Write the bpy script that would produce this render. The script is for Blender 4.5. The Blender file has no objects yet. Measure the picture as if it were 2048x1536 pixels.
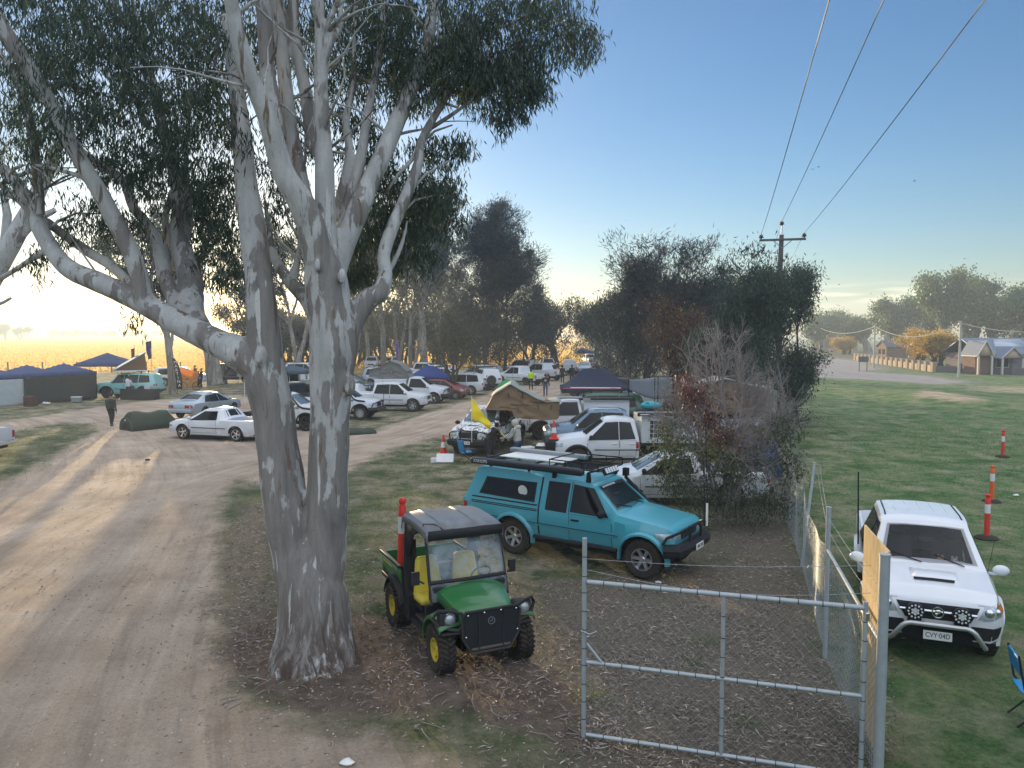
import bpy, bmesh, math, random
import numpy as np
from mathutils import Vector, Matrix, noise as mnoise
R = math.radians
S = bpy.context.scene
COL = S.collection
rng = np.random.default_rng(7)
random.seed(7)

# ------------------------------------------------------------------ camera and projection helpers
H = 4.9; F = 1540.0; TH = math.atan(100 / F)
cd = bpy.data.cameras.new('camera'); cam = bpy.data.objects.new('camera', cd); COL.objects.link(cam)
cam.location = (0, 0, H); cam.rotation_euler = (R(90) - TH, 0, 0)
cd.sensor_width = 36; cd.lens = 36 * F / 2048; cd.clip_end = 9000; cd.clip_start = .05
S.camera = cam
def ray(u, v):
    xc = (u - 1024) / F; yc = (768 - v) / F
    return Vector((xc, math.cos(TH) + yc * math.sin(TH), -math.sin(TH) + yc * math.cos(TH)))
def G(u, v, z=0.):
    d = ray(u, v); t = (z - H) / d.z
    return Vector((d.x * t, d.y * t, z))
def P(u, v, y):
    d = ray(u, v); t = y / d.y
    return Vector((d.x * t, y, H + d.z * t))
def X(u, y): return (u - 1024) / F * y

# ------------------------------------------------------------------ materials
MATS = {}
def nodes(m):
    m.use_nodes = True; nt = m.node_tree
    return nt, nt.nodes, nt.links
def srgb(h):
    h = h.lstrip('#'); c = [int(h[i:i + 2], 16) / 255 for i in (0, 2, 4)]
    return [x / 12.92 if x < .04045 else ((x + .055) / 1.055) ** 2.4 for x in c]
def mat(name, col, rough=.6, metal=0., var=.12, scale=6., bump=0., bscale=40., coat=0., spec=.5, dirt=0., alpha=1.):
    if name in MATS: return MATS[name]
    if isinstance(col, str): col = srgb(col)
    m = bpy.data.materials.new(name); nt, N, L = nodes(m); b = N['Principled BSDF']
    b.inputs['Roughness'].default_value = rough; b.inputs['Metallic'].default_value = metal
    b.inputs['Coat Weight'].default_value = coat; b.inputs['Coat Roughness'].default_value = .05
    b.inputs['Specular IOR Level'].default_value = spec
    if alpha < 1: b.inputs['Alpha'].default_value = alpha
    tc = N.new('ShaderNodeTexCoord')
    nz = N.new('ShaderNodeTexNoise'); nz.inputs['Scale'].default_value = scale; nz.inputs['Detail'].default_value = 5
    L.new(tc.outputs['Object'], nz.inputs['Vector'])
    mx = N.new('ShaderNodeMix'); mx.data_type = 'RGBA'; mx.clamp_factor = True
    mx.inputs[6].default_value = [c * (1 - var) for c in col] + [1]
    mx.inputs[7].default_value = [min(1, c * (1 + var)) for c in col] + [1]
    L.new(nz.outputs['Fac'], mx.inputs[0])
    out = mx.outputs[2]
    if dirt:
        g = N.new('ShaderNodeSeparateXYZ'); L.new(tc.outputs['Object'], g.inputs[0])
        mr = N.new('ShaderNodeMapRange'); mr.inputs[1].default_value = .25; mr.inputs[2].default_value = 1.0
        mr.inputs[3].default_value = dirt; mr.inputs[4].default_value = dirt * .12
        L.new(g.outputs[2], mr.inputs[0])
        n2 = N.new('ShaderNodeTexNoise'); n2.inputs['Scale'].default_value = 4; n2.inputs['Detail'].default_value = 8
        L.new(tc.outputs['Object'], n2.inputs['Vector'])
        mu = N.new('ShaderNodeMath'); mu.operation = 'MULTIPLY'; L.new(mr.outputs[0], mu.inputs[0]); L.new(n2.outputs['Fac'], mu.inputs[1])
        m2 = N.new('ShaderNodeMix'); m2.data_type = 'RGBA'; m2.inputs[7].default_value = (.16, .12, .085, 1)
        L.new(mu.outputs[0], m2.inputs[0]); L.new(out, m2.inputs[6]); out = m2.outputs[2]
        rm = N.new('ShaderNodeMapRange'); rm.inputs[3].default_value = rough; rm.inputs[4].default_value = min(1, rough + .5)
        L.new(mu.outputs[0], rm.inputs[0]); L.new(rm.outputs[0], b.inputs['Roughness'])
    L.new(out, b.inputs['Base Color'])
    if bump:
        n3 = N.new('ShaderNodeTexNoise'); n3.inputs['Scale'].default_value = bscale; n3.inputs['Detail'].default_value = 4
        L.new(tc.outputs['Object'], n3.inputs['Vector'])
        bp = N.new('ShaderNodeBump'); bp.inputs['Strength'].default_value = bump; bp.inputs['Distance'].default_value = .02
        L.new(n3.outputs['Fac'], bp.inputs['Height']); L.new(bp.outputs[0], b.inputs['Normal'])
    MATS[name] = m; return m
def paint(name, col, dirt=.6, metal=0., rough=.32): return mat(name, col, rough, metal, .05, 3, coat=.6, dirt=dirt, bump=.05, bscale=1.6)
def leafmat(name, c1, c2, trans=.35, c3=None, rough=.5):
    if name in MATS: return MATS[name]
    m = bpy.data.materials.new(name); nt, N, L = nodes(m); b = N['Principled BSDF']
    b.inputs['Roughness'].default_value = rough
    g = N.new('ShaderNodeNewGeometry')
    cr = N.new('ShaderNodeValToRGB'); e = cr.color_ramp.elements
    e[0].color = list(c1) + [1]; e[1].color = list(c2) + [1]
    if c3:
        k = e.new(.93); k.color = list(c2) + [1]; e[-1].color = list(c3) + [1]
    L.new(g.outputs['Random Per Island'], cr.inputs[0]); L.new(cr.outputs[0], b.inputs['Base Color'])
    t = N.new('ShaderNodeBsdfTranslucent'); hs = N.new('ShaderNodeHueSaturation'); hs.inputs['Value'].default_value = 1.5
    L.new(cr.outputs[0], hs.inputs['Color']); L.new(hs.outputs[0], t.inputs[0])
    mx = N.new('ShaderNodeMixShader'); mx.inputs[0].default_value = trans
    L.new(b.outputs[0], mx.inputs[1]); L.new(t.outputs[0], mx.inputs[2]); L.new(mx.outputs[0], N['Material Output'].inputs[0])
    MATS[name] = m; return m
def fabric(name, col, trans=.15):
    if name in MATS: return MATS[name]
    m = mat(name, col, .85, 0, .18, 3, .35, 9); nt, N, L = nodes(m); b = N['Principled BSDF']
    t = N.new('ShaderNodeBsdfTranslucent'); t.inputs[0].default_value = list(srgb(col) if isinstance(col, str) else col) + [1]
    mx = N.new('ShaderNodeMixShader'); mx.inputs[0].default_value = trans
    L.new(b.outputs[0], mx.inputs[1]); L.new(t.outputs[0], mx.inputs[2]); L.new(mx.outputs[0], N['Material Output'].inputs[0])
    return m
black = mat('black_plastic', (.012, .013, .015), .5, var=.2, dirt=.22, spec=.2)
rubber = mat('tyre_rubber', (.017, .017, .018), .85, var=.25, bump=.2, bscale=60, dirt=.45, spec=.15)
glass = mat('dark_glass', (.006, .008, .009), .03, var=.1, spec=.22)
glass_l = mat('windscreen_glass', (.05, .075, .075), .05, var=.3, spec=.9, coat=.4)
steel = mat('galvanised_steel', (.33, .36, .38), .5, .75, .2, 12, .1, 60)
alloy = mat('alloy', (.55, .56, .58), .3, .85, .1)
darkalloy = mat('dark_alloy', (.05, .05, .055), .35, .6, .1)
chrome = mat('chrome', (.7, .72, .74), .12, 1., .03)
lens = mat('lamp_lens', (.42, .46, .48), .06, .3, .3, 20, coat=1)
redlens = mat('tail_lens', (.35, .012, .015), .15, 0, .2, coat=.8)
amber = mat('amber_lens', (.6, .16, .03), .2, coat=.6)
white = paint('white_paint', (.74, .76, .78))
plate_w = mat('plate_white', (.75, .75, .72), .5)
ink = mat('ink', (.01, .01, .012), .6)
seam = mat('seam', (.01, .01, .011), .8)
orange = mat('safety_red', (.75, .035, .02), .5, var=.12, dirt=.3)
reflect = mat('reflective_white', (.72, .74, .75), .4)

# ------------------------------------------------------------------ mesh builder
class MB:
    def __init__(s): s.V = []; s.Fc = []; s.M = []
    def add(s, vs, fs, m=0, T=None):
        o = len(s.V)
        for v in vs:
            v = Vector(v); s.V.append(T @ v if T else v)
        for f in fs: s.Fc.append([o + i for i in f]); s.M.append(m)
    def box(s, c, d, m=0, rz=0, T=None, ry=0, rx=0, tx=1, ty=1):
        x, y, z = d[0] / 2, d[1] / 2, d[2] / 2
        vs = [(-x, -y, -z), (x, -y, -z), (x, y, -z), (-x, y, -z), (-x * tx, -y * ty, z), (x * tx, -y * ty, z), (x * tx, y * ty, z), (-x * tx, y * ty, z)]
        M = Matrix.Translation(Vector(c)) @ Matrix.Rotation(rz, 4, 'Z') @ Matrix.Rotation(ry, 4, 'Y') @ Matrix.Rotation(rx, 4, 'X')
        s.add(vs, [(0, 3, 2, 1), (4, 5, 6, 7), (0, 1, 5, 4), (1, 2, 6, 5), (2, 3, 7, 6), (3, 0, 4, 7)], m, T @ M if T else M)
    def tube(s, pts, r, n=8, m=0, cap=True, rough=0., seed=0, T=None):
        pts = [Vector(p) for p in pts]; k = len(pts)
        if not hasattr(r, '__len__'): r = [r] * k
        vs = []; up = Vector((.13, .31, 1)).normalized(); a = None
        for i, p in enumerate(pts):
            d = (pts[min(i + 1, k - 1)] - pts[max(i - 1, 0)]); d = d.normalized() if d.length > 1e-9 else Vector((0, 0, 1))
            if a is None:
                a = d.cross(up); a = a.normalized() if a.length > .05 else d.cross(Vector((1, 0, 0))).normalized()
            else:
                a = (a - d * a.dot(d)).normalized()
            b = d.cross(a)
            for j in range(n):
                t = 2 * math.pi * j / n; rr = r[i]
                q = a * math.cos(t) + b * math.sin(t)
                if rough: rr *= 1 + rough * mnoise.noise((p + q * rr) * 1.6 + Vector((seed, 0, 0)))
                vs.append(p + q * rr)
        fs = [(i * n + j, i * n + (j + 1) % n, (i + 1) * n + (j + 1) % n, (i + 1) * n + j) for i in range(k - 1) for j in range(n)]
        if cap: fs += [tuple(range(n))[::-1], tuple((k - 1) * n + j for j in range(n))]
        s.add(vs, fs, m, T)
    def lathe(s, prof, n=16, m=0, T=None, closed=False):
        vs = [(r * math.cos(2 * math.pi * j / n), r * math.sin(2 * math.pi * j / n), z) for r, z in prof for j in range(n)]
        k = len(prof); fs = []
        for i in range(k - 1 + (1 if closed else 0)):
            i2 = (i + 1) % k
            for j in range(n): fs.append((i * n + j, i * n + (j + 1) % n, i2 * n + (j + 1) % n, i2 * n + j))
        if not closed: fs += [tuple(range(n))[::-1], tuple((k - 1) * n + j for j in range(n))]
        s.add(vs, fs, m, T)
    def ell(s, c, r, m=0, nu=12, nv=8, T=None):
        vs = []; fs = []
        for i in range(nv + 1):
            p = math.pi * i / nv
            for j in range(nu):
                t = 2 * math.pi * j / nu
                vs.append((c[0] + r[0] * math.sin(p) * math.cos(t), c[1] + r[1] * math.sin(p) * math.sin(t), c[2] + r[2] * math.cos(p)))
        for i in range(nv):
            for j in range(nu): fs.append((i * nu + j, (i + 1) * nu + j, (i + 1) * nu + (j + 1) % nu, i * nu + (j + 1) % nu))
        s.add(vs, fs, m, T)
    def prism(s, poly, h, m=0, T=None):
        n = len(poly); vs = [(a, b, 0) for a, b in poly] + [(a, b, h) for a, b in poly]
        s.add(vs, [tuple(range(n))[::-1], tuple(range(n, 2 * n))] + [(i, (i + 1) % n, n + (i + 1) % n, n + i) for i in range(n)], m, T)
    def grid(s, pts, m=0, T=None):
        a, b = len(pts), len(pts[0]); vs = [p for row in pts for p in row]
        s.add(vs, [(i * b + j, i * b + j + 1, (i + 1) * b + j + 1, (i + 1) * b + j) for i in range(a - 1) for j in range(b - 1)], m, T)
    def build(s, name, mats, parent=None, smooth=True, bevel=0., solid=0., ang=38):
        me = bpy.data.meshes.new(name)
        me.from_pydata([tuple(v) for v in s.V], [], s.Fc)
        if not isinstance(mats, (list, tuple)): mats = [mats]
        for m in mats: me.materials.append(m)
        if len(mats) > 1: me.polygons.foreach_set('material_index', s.M)
        if smooth:
            me.polygons.foreach_set('use_smooth', [True] * len(me.polygons)); me.set_sharp_from_angle(angle=R(ang))
        me.update()
        o = bpy.data.objects.new(name, me); COL.objects.link(o)
        if parent: o.parent = parent
        if solid:
            md = o.modifiers.new('s', 'SOLIDIFY'); md.thickness = solid; md.offset = 0
        if bevel:
            md = o.modifiers.new('b', 'BEVEL'); md.width = bevel; md.segments = 2; md.limit_method = 'ANGLE'; md.angle_limit = R(40)
        return o
def tag(o, label, cat, group=None, kind=None):
    if label: o['label'] = label
    if cat: o['category'] = cat
    if group: o['group'] = group
    if kind: o['kind'] = kind
    return o
def thing(name, label, cat, loc=(0, 0, 0), rz=0., group=None, scale=1.):
    o = bpy.data.objects.new(name, None); COL.objects.link(o); o.empty_display_size = .2
    o.location = tuple(loc) if len(loc) == 3 else (loc[0], loc[1], 0); o.rotation_euler = (0, 0, rz); o.scale = (scale,) * 3
    return tag(o, label, cat, group)
def dup(root, loc, rz, label, group=None, scale=None):
    r = root.copy(); COL.objects.link(r); r.location = loc; r.rotation_euler = (0, 0, rz); r['label'] = label
    if group: r['group'] = group
    if scale: r.scale = scale if hasattr(scale, '__len__') else (scale,) * 3
    for ch in list(root.children):
        c = ch.copy(); COL.objects.link(c); c.parent = r
        for g in list(ch.children):
            d = g.copy(); COL.objects.link(d); d.parent = c
    return r
def npmesh(name, V, Q, m, parent=None, smooth=False, attrs=None):
    me = bpy.data.meshes.new(name); V = np.asarray(V, dtype=np.float32); Q = np.asarray(Q, dtype=np.int32)
    k = Q.shape[1]
    me.vertices.add(len(V)); me.vertices.foreach_set('co', V.ravel())
    me.loops.add(Q.size); me.loops.foreach_set('vertex_index', Q.ravel())
    me.polygons.add(len(Q)); me.polygons.foreach_set('loop_start', np.arange(0, Q.size, k, dtype=np.int32))
    if smooth: me.polygons.foreach_set('use_smooth', np.ones(len(Q), dtype=bool))
    for a, val in (attrs or {}).items():
        at = me.attributes.new(a, 'FLOAT', 'POINT'); at.data.foreach_set('value', np.asarray(val, dtype=np.float32))
    me.materials.append(m); me.update(calc_edges=True); me.validate()
    o = bpy.data.objects.new(name, me); COL.objects.link(o)
    if parent: o.parent = parent
    return o
def unit(a): return a / np.maximum(np.linalg.norm(a, axis=1, keepdims=True), 1e-9)
def blades(C, D, Ln, Wd, bend=None):
    """one lance-shaped quad per centre C along direction D"""
    n = len(C); D = unit(D); r = rng.normal(size=(n, 3)); Sd = unit(np.cross(D, r)); Nn = np.cross(D, Sd)
    Ln = np.broadcast_to(Ln, (n,))[:, None]; Wd = np.broadcast_to(Wd, (n,))[:, None]
    mid = C + D * Ln * .42 + (Nn * Ln * (bend if bend is not None else .08))
    V = np.stack([C, mid + Sd * Wd / 2, C + D * Ln, mid - Sd * Wd / 2], 1).reshape(-1, 3)
    return V, np.arange(4 * n).reshape(-1, 4)
def text(body, size, m, parent, loc, rot, name='lettering', extrude=.002, sx=1.):
    c = bpy.data.curves.new(name, 'FONT'); c.body = body; c.size = size; c.align_x = 'CENTER'; c.align_y = 'CENTER'; c.extrude = extrude
    t = bpy.data.objects.new(name, c); COL.objects.link(t)
    dg = bpy.context.evaluated_depsgraph_get(); dg.update()
    me = bpy.data.meshes.new_from_object(t.evaluated_get(dg)); bpy.data.objects.remove(t)
    me.name = name; me.materials.clear(); me.materials.append(m)
    o = bpy.data.objects.new(name, me); COL.objects.link(o); o.parent = parent; o.location = loc; o.rotation_euler = rot; o.scale = (sx, 1, 1)
    return o
# ------------------------------------------------------------------ sky, sun, haze
SUN_AZ = math.atan2(X(470, 1), 1); SUN_EL = R(4.7)
w = bpy.data.worlds.new('World'); S.world = w; w.use_nodes = True
N = w.node_tree.nodes; L = w.node_tree.links; bg = N['Background']
sky = N.new('ShaderNodeTexSky'); sky.sky_type = 'NISHITA'; sky.sun_disc = False
sky.sun_elevation = SUN_EL; sky.sun_rotation = SUN_AZ; sky.air_density = 1.0; sky.dust_density = .55; sky.ozone_density = 4.0; sky.altitude = 100
bg.inputs[1].default_value = .115
tc = N.new('ShaderNodeTexCoord'); sp = N.new('ShaderNodeSeparateXYZ'); L.new(tc.outputs['Generated'], sp.inputs[0])
mp = N.new('ShaderNodeMapping'); mp.inputs['Scale'].default_value = (5, 5, 60); L.new(tc.outputs['Generated'], mp.inputs[0])
nz = N.new('ShaderNodeTexNoise'); nz.inputs['Scale'].default_value = 2.2; nz.inputs['Detail'].default_value = 6; L.new(mp.outputs[0], nz.inputs[0])
band = N.new('ShaderNodeValToRGB'); cr = band.color_ramp; cr.elements[0].position = .030; cr.elements[0].color = (0, 0, 0, 1); cr.elements[1].position = .062; cr.elements[1].color = (0, 0, 0, 1)
e = cr.elements.new(.045); e.color = (1, 1, 1, 1); L.new(sp.outputs[2], band.inputs[0])
th = N.new('ShaderNodeValToRGB'); th.color_ramp.elements[0].position = .47; th.color_ramp.elements[1].position = .6; L.new(nz.outputs['Fac'], th.inputs[0])
mu = N.new('ShaderNodeMath'); mu.operation = 'MULTIPLY'; L.new(band.outputs[0], mu.inputs[0]); L.new(th.outputs[0], mu.inputs[1])
m2 = N.new('ShaderNodeMath'); m2.operation = 'MULTIPLY'; m2.inputs[1].default_value = 1.0; L.new(mu.outputs[0], m2.inputs[0])
br = N.new('ShaderNodeMix'); br.data_type = 'RGBA'; br.blend_type = 'ADD'; br.inputs[7].default_value = (2.6, 2.0, 1.3, 1)
L.new(m2.outputs[0], br.inputs[0]); L.new(sky.outputs[0], br.inputs[6])
# added glow overhead and behind the camera, out of view, brightens the shaded ground
def mrange(i, a, c_, lo=0., hi=1.):
    k = N.new('ShaderNodeMapRange'); k.interpolation_type = 'SMOOTHSTEP'; k.inputs[1].default_value = a; k.inputs[2].default_value = c_; k.inputs[3].default_value = lo; k.inputs[4].default_value = hi; L.new(i, k.inputs[0]); return k.outputs[0]
def op(o_, a, c_):
    k = N.new('ShaderNodeMath'); k.operation = o_
    for i, q in enumerate((a, c_)):
        if isinstance(q, (int, float)): k.inputs[i].default_value = q
        else: L.new(q, k.inputs[i])
    return k.outputs[0]
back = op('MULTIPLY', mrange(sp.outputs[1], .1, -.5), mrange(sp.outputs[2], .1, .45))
sky_fill = op('MAXIMUM', mrange(sp.outputs[2], .41, .72), back)
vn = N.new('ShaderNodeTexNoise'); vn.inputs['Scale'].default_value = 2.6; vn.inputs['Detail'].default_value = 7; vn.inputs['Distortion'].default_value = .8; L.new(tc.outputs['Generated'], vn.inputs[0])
sky_fill = op('MULTIPLY', sky_fill, mrange(vn.outputs['Fac'], .3, .65, .45, 1.))
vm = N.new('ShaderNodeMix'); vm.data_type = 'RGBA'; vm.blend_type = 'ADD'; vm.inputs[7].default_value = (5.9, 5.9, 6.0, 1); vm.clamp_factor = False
L.new(sky_fill, vm.inputs[0]); L.new(br.outputs[2], vm.inputs[6]); L.new(vm.outputs[2], bg.inputs[0])
sd = bpy.data.lights.new('sun', 'SUN'); sd.energy = 5; sd.angle = R(.5); sd.color = (1, .73, .40)
so = bpy.data.objects.new('sun', sd); COL.objects.link(so)
dv = Vector((math.sin(SUN_AZ) * math.cos(SUN_EL), math.cos(SUN_AZ) * math.cos(SUN_EL), math.sin(SUN_EL)))
so.rotation_euler = dv.to_track_quat('Z', 'Y').to_euler(); so.location = (-40, 110, 60)
S.view_settings.view_transform = 'Standard'; S.view_settings.look = 'None'; S.view_settings.exposure = 1.15; S.view_settings.gamma = 1
S.cycles.use_denoising = True; S.cycles.max_bounces = 6; S.cycles.transparent_max_bounces = 8; S.cycles.volume_bounces = 0
S.cycles.diffuse_bounces = 3; S.cycles.glossy_bounces = 3; S.cycles.caustics_reflective = False; S.cycles.caustics_refractive = False
S.cycles.sample_clamp_indirect = 6
HAZE = .0013
hb = MB(); hb.box((40, 330, 14.0), (1000, 760, 30))
hm = bpy.data.materials.new('haze'); nt, N, L = nodes(hm); N.remove(N['Principled BSDF'])
pv = N.new('ShaderNodeVolumePrincipled'); pv.inputs['Density'].default_value = HAZE; pv.inputs['Color'].default_value = (.72, .87, 1, 1); pv.inputs['Anisotropy'].default_value = .35
L.new(pv.outputs[0], N['Material Output'].inputs['Volume'])
haze = hb.build('haze', hm, smooth=False); tag(haze, 'thin pale morning haze lying over the whole campground', 'haze', kind='stuff')

# ------------------------------------------------------------------ ground
def axis(bps):
    out = []
    for a, b, st in bps: out += list(np.arange(a, b, st))
    return np.array(out + [bps[-1][1]])
gx = axis([(-2500, -300, 200), (-300, -80, 20), (-80, -36, 2), (-36, 24, .3), (24, 50, .8), (50, 120, 3), (120, 300, 20), (300, 2500, 200)])
gy = axis([(-60, 0, 10), (0, 5, 1), (5, 40, .25), (40, 80, .6), (80, 170, 2), (170, 400, 10), (400, 6000, 400)])
GX, GY = np.meshgrid(gx, gy)
PX, PY = GX.ravel(), GY.ravel()
def sdist(poly):
    """signed distance (m), positive inside, of every ground vertex to a polygon given in photo pixels on the ground"""
    q = np.array([[*G(u, v)[:2]] for u, v in poly]); d = np.full(len(PX), 1e9); ins = np.zeros(len(PX), bool)
    for a, b in zip(q, np.roll(q, -1, 0)):
        e = b - a; t = np.clip(((PX - a[0]) * e[0] + (PY - a[1]) * e[1]) / (e @ e + 1e-9), 0, 1)
        d = np.minimum(d, np.hypot(PX - a[0] - t * e[0], PY - a[1] - t * e[1]))
        c = ((a[1] > PY) != (b[1] > PY)); ins ^= c & (PX < (b[0] - a[0]) * (PY - a[1]) / (b[1] - a[1] + 1e-12) + a[0])
    return np.where(ins, d, -d)
def soft(s, wd): return 1 / (1 + np.exp(-np.clip(s / wd, -30, 30)))
dirt = soft(sdist([(-900, 1536), (-400, 900), (-60, 850), (60, 835), (190, 815), (300, 800), (480, 790), (560, 815), (640, 850), (720, 868), (820, 838), (940, 800), (1090, 752), (1140, 752), (1120, 790), (1000, 822), (900, 868), (760, 905), (700, 940), (620, 1000), (560, 980), (470, 960), (440, 1000), (440, 1100), (450, 1290), (520, 1420), (700, 1460), (900, 1536), (900, 2600), (-900, 2600)]), .55)
dirt *= 1 - soft(sdist([(-300, 890), (0, 868), (130, 842), (190, 850), (200, 862), (140, 890), (60, 940), (-100, 1010), (-400, 1090)]), .5) * .95
road = np.maximum(soft(sdist([(1600, 738), (1700, 742), (1850, 752), (1930, 764), (1880, 768), (1760, 760), (1600, 752)]), 1.2), soft(sdist([(1600, 738), (1640, 714), (1720, 722), (1760, 738), (1700, 745)]), 2))
dirt = np.maximum(dirt, soft(sdist([(1600, 738), (1700, 742), (1850, 752), (1930, 764), (1880, 768), (1760, 760), (1600, 752)]), 1.2))
dirt = np.maximum(dirt, .9 * soft(sdist([(1600, 738), (1640, 714), (1720, 722), (1760, 738), (1700, 745)]), 2))
dirt = np.maximum(dirt, .6 * soft(sdist([(1800, 794), (1860, 788), (1950, 800), (2010, 814), (1960, 818), (1880, 812), (1810, 803)]), .6))
dirt = np.maximum(dirt, .55 * soft(sdist([(1900, 768), (2300, 775), (2300, 800), (1900, 785)]), 1.5))
def lane(px):
    q = [np.array(G(u, v)[:2]) for u, v in px]; c = []
    for i in range(len(q) - 1):
        a, b_, c_, d_ = q[max(i - 1, 0)], q[i], q[i + 1], q[min(i + 2, len(q) - 1)]
        for t in np.arange(0, 1, .1): c.append(.5 * (2 * b_ + (c_ - a) * t + (2 * a - 5 * b_ + 4 * c_ - d_) * t * t + (3 * b_ - a - 3 * c_ + d_) * t ** 3))
    best = np.full(len(PX), 1e9); lat = np.zeros(len(PX)); alo = np.zeros(len(PX)); run = 0.
    for a, b_ in zip(c[:-1], c[1:]):
        e = b_ - a; ln = np.hypot(*e) + 1e-9; t = np.clip(((PX - a[0]) * e[0] + (PY - a[1]) * e[1]) / ln ** 2, 0, 1); dx, dy = PX - a[0] - t * e[0], PY - a[1] - t * e[1]; d = np.hypot(dx, dy); k = d < best
        best[k] = d[k]; lat[k] = (np.sign(e[0] * dy - e[1] * dx) * d)[k]; alo[k] = (run + t * ln)[k]; run += ln
    return lat, alo
l1, s1 = lane([(-350, 2300), (-60, 1560), (140, 1250), (290, 1060), (345, 950), (300, 880), (230, 842), (120, 822), (-60, 835)])
l2, s2 = lane([(-900, 2000), (-300, 1450), (40, 1180), (300, 1010), (520, 930), (760, 884), (930, 832), (1060, 775), (1130, 735)])
wmix = soft(np.abs(l1) - np.abs(l2), .6)
soil = soft(sdist([(420, 1300), (520, 1230), (690, 1220), (760, 1230), (900, 1300), (1060, 1310), (1180, 1400), (1180, 1500), (900, 1420), (700, 1440), (520, 1400)]), .35)
litter = soft(sdist([(1130, 1600), (1140, 1400), (1060, 1300), (1090, 1170), (1300, 1150), (1420, 1060), (1500, 1010), (1580, 1000), (1600, 1080), (1660, 1330), (1760, 1600)]), .4)
litter = np.maximum(litter, .8 * soft(sdist([(430, 1100), (470, 1010), (560, 1000), (560, 1290), (480, 1330), (420, 1230)]), .3))
litter = np.maximum(litter, .6 * soft(sdist([(700, 1120), (790, 1060), (900, 1120), (1000, 1150), (1150, 1130), (1130, 1330), (880, 1340), (740, 1250)]), .5))
right = soft(sdist([(1600, 720), (2700, 720), (2700, 1700), (1790, 1700), (1590, 880)]), .6)
campfloor = soft(sdist([(-600, 700), (1200, 700), (1480, 760), (1560, 850), (1500, 990), (1100, 1100), (700, 900), (-200, 860)]), 2)
field = (PX < -12 - .02 * PY) & (PY > 96)
Zg = np.array([.05 * mnoise.noise(Vector((x * .35, y * .35, 0))) + .02 * mnoise.noise(Vector((x * 1.3, y * 1.3, 3))) for x, y in zip(PX, PY)]) * np.clip((200 - np.abs(PY)) / 100, 0, 1)
Zg += .55 * soft(sdist([(1800, 792), (1860, 784), (1990, 806), (2060, 826), (1940, 822), (1830, 806)]), 1.6) - .25 * soft(sdist([(1700, 800), (1800, 830), (2060, 860), (2060, 880), (1850, 850)]), 1)
nx, ny = len(gx), len(gy); I = np.arange(nx * ny).reshape(ny, nx)
Qg = np.stack([I[:-1, :-1], I[:-1, 1:], I[1:, 1:], I[1:, :-1]], -1).reshape(-1, 4)
gm = bpy.data.materials.new('ground'); nt, N, L = nodes(gm); b = N['Principled BSDF']; b.inputs['Roughness'].default_value = .95; b.inputs['Specular IOR Level'].default_value = .115
tc = N.new('ShaderNodeTexCoord')
def nse(sc, det=6, rough=.6, vec=None, dist=0):
    n = N.new('ShaderNodeTexNoise'); n.inputs['Scale'].default_value = sc; n.inputs['Detail'].default_value = det; n.inputs['Roughness'].default_value = rough; n.inputs['Distortion'].default_value = dist
    L.new(vec or tc.outputs['Object'], n.inputs[0]); return n.outputs['Fac']
def ramp(i, stops):
    r = N.new('ShaderNodeValToRGB'); e = r.color_ramp.elements
    e[0].position, e[0].color = stops[0][0], (*stops[0][1], 1); e[1].position, e[1].color = stops[-1][0], (*stops[-1][1], 1)
    for p_, c_ in stops[1:-1]: k = e.new(p_); k.color = (*c_, 1)
    L.new(i, r.inputs[0]); return r.outputs[0]
def mixc(f, a, c):
    m = N.new('ShaderNodeMix'); m.data_type = 'RGBA'; L.new(f, m.inputs[0]); L.new(a, m.inputs[6]); L.new(c, m.inputs[7]); return m.outputs[2]
def att(n):
    a = N.new('ShaderNodeAttribute'); a.attribute_name = n; return a.outputs['Fac']
def mth(op, a, c):
    m = N.new('ShaderNodeMath'); m.operation = op; m.use_clamp = True
    for i, q in enumerate((a, c)):
        if isinstance(q, (int, float)): m.inputs[i].default_value = q
        else: L.new(q, m.inputs[i])
    return m.outputs[0]
def edge(a, sc=1.2, amt=.9):
    """zone mask broken up by noise"""
    n = nse(sc, 8, .7); s1 = mth('ADD', a, 0); m = N.new('ShaderNodeMapRange'); m.inputs[1].default_value = .38; m.inputs[2].default_value = .62
    k = N.new('ShaderNodeMath'); k.operation = 'MULTIPLY_ADD'; L.new(n, k.inputs[0]); k.inputs[1].default_value = amt; 
    k2 = N.new('ShaderNodeMath'); k2.operation = 'SUBTRACT'; L.new(s1, k2.inputs[0]); k2.inputs[1].default_value = amt / 2; L.new(k2.outputs[0], k.inputs[2])
    L.new(k.outputs[0], m.inputs[0]); return m.outputs[0]
grass = ramp(nse(.55, 9, .72), [(.3, (.05, .075, .032)), (.48, (.085, .12, .05)), (.62, (.15, .155, .08)), (.76, (.28, .235, .15))])
grassr = ramp(nse(.4, 9, .72), [(.3, (.062, .13, .045)), (.48, (.105, .21, .065)), (.62, (.16, .24, .085)), (.78, (.30, .27, .15))])
gfine = ramp(nse(14, 4, .8), [(.35, (.45, .45, .45)), (.7, (1.25, 1.25, 1.25))])
gr = mixc(att('right'), grass, grassr)
ml = N.new('ShaderNodeMix'); ml.data_type = 'RGBA'; ml.blend_type = 'MULTIPLY'; ml.inputs[0].default_value = .85; L.new(gr, ml.inputs[6]); L.new(gfine, ml.inputs[7]); gr = ml.outputs[2]
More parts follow.
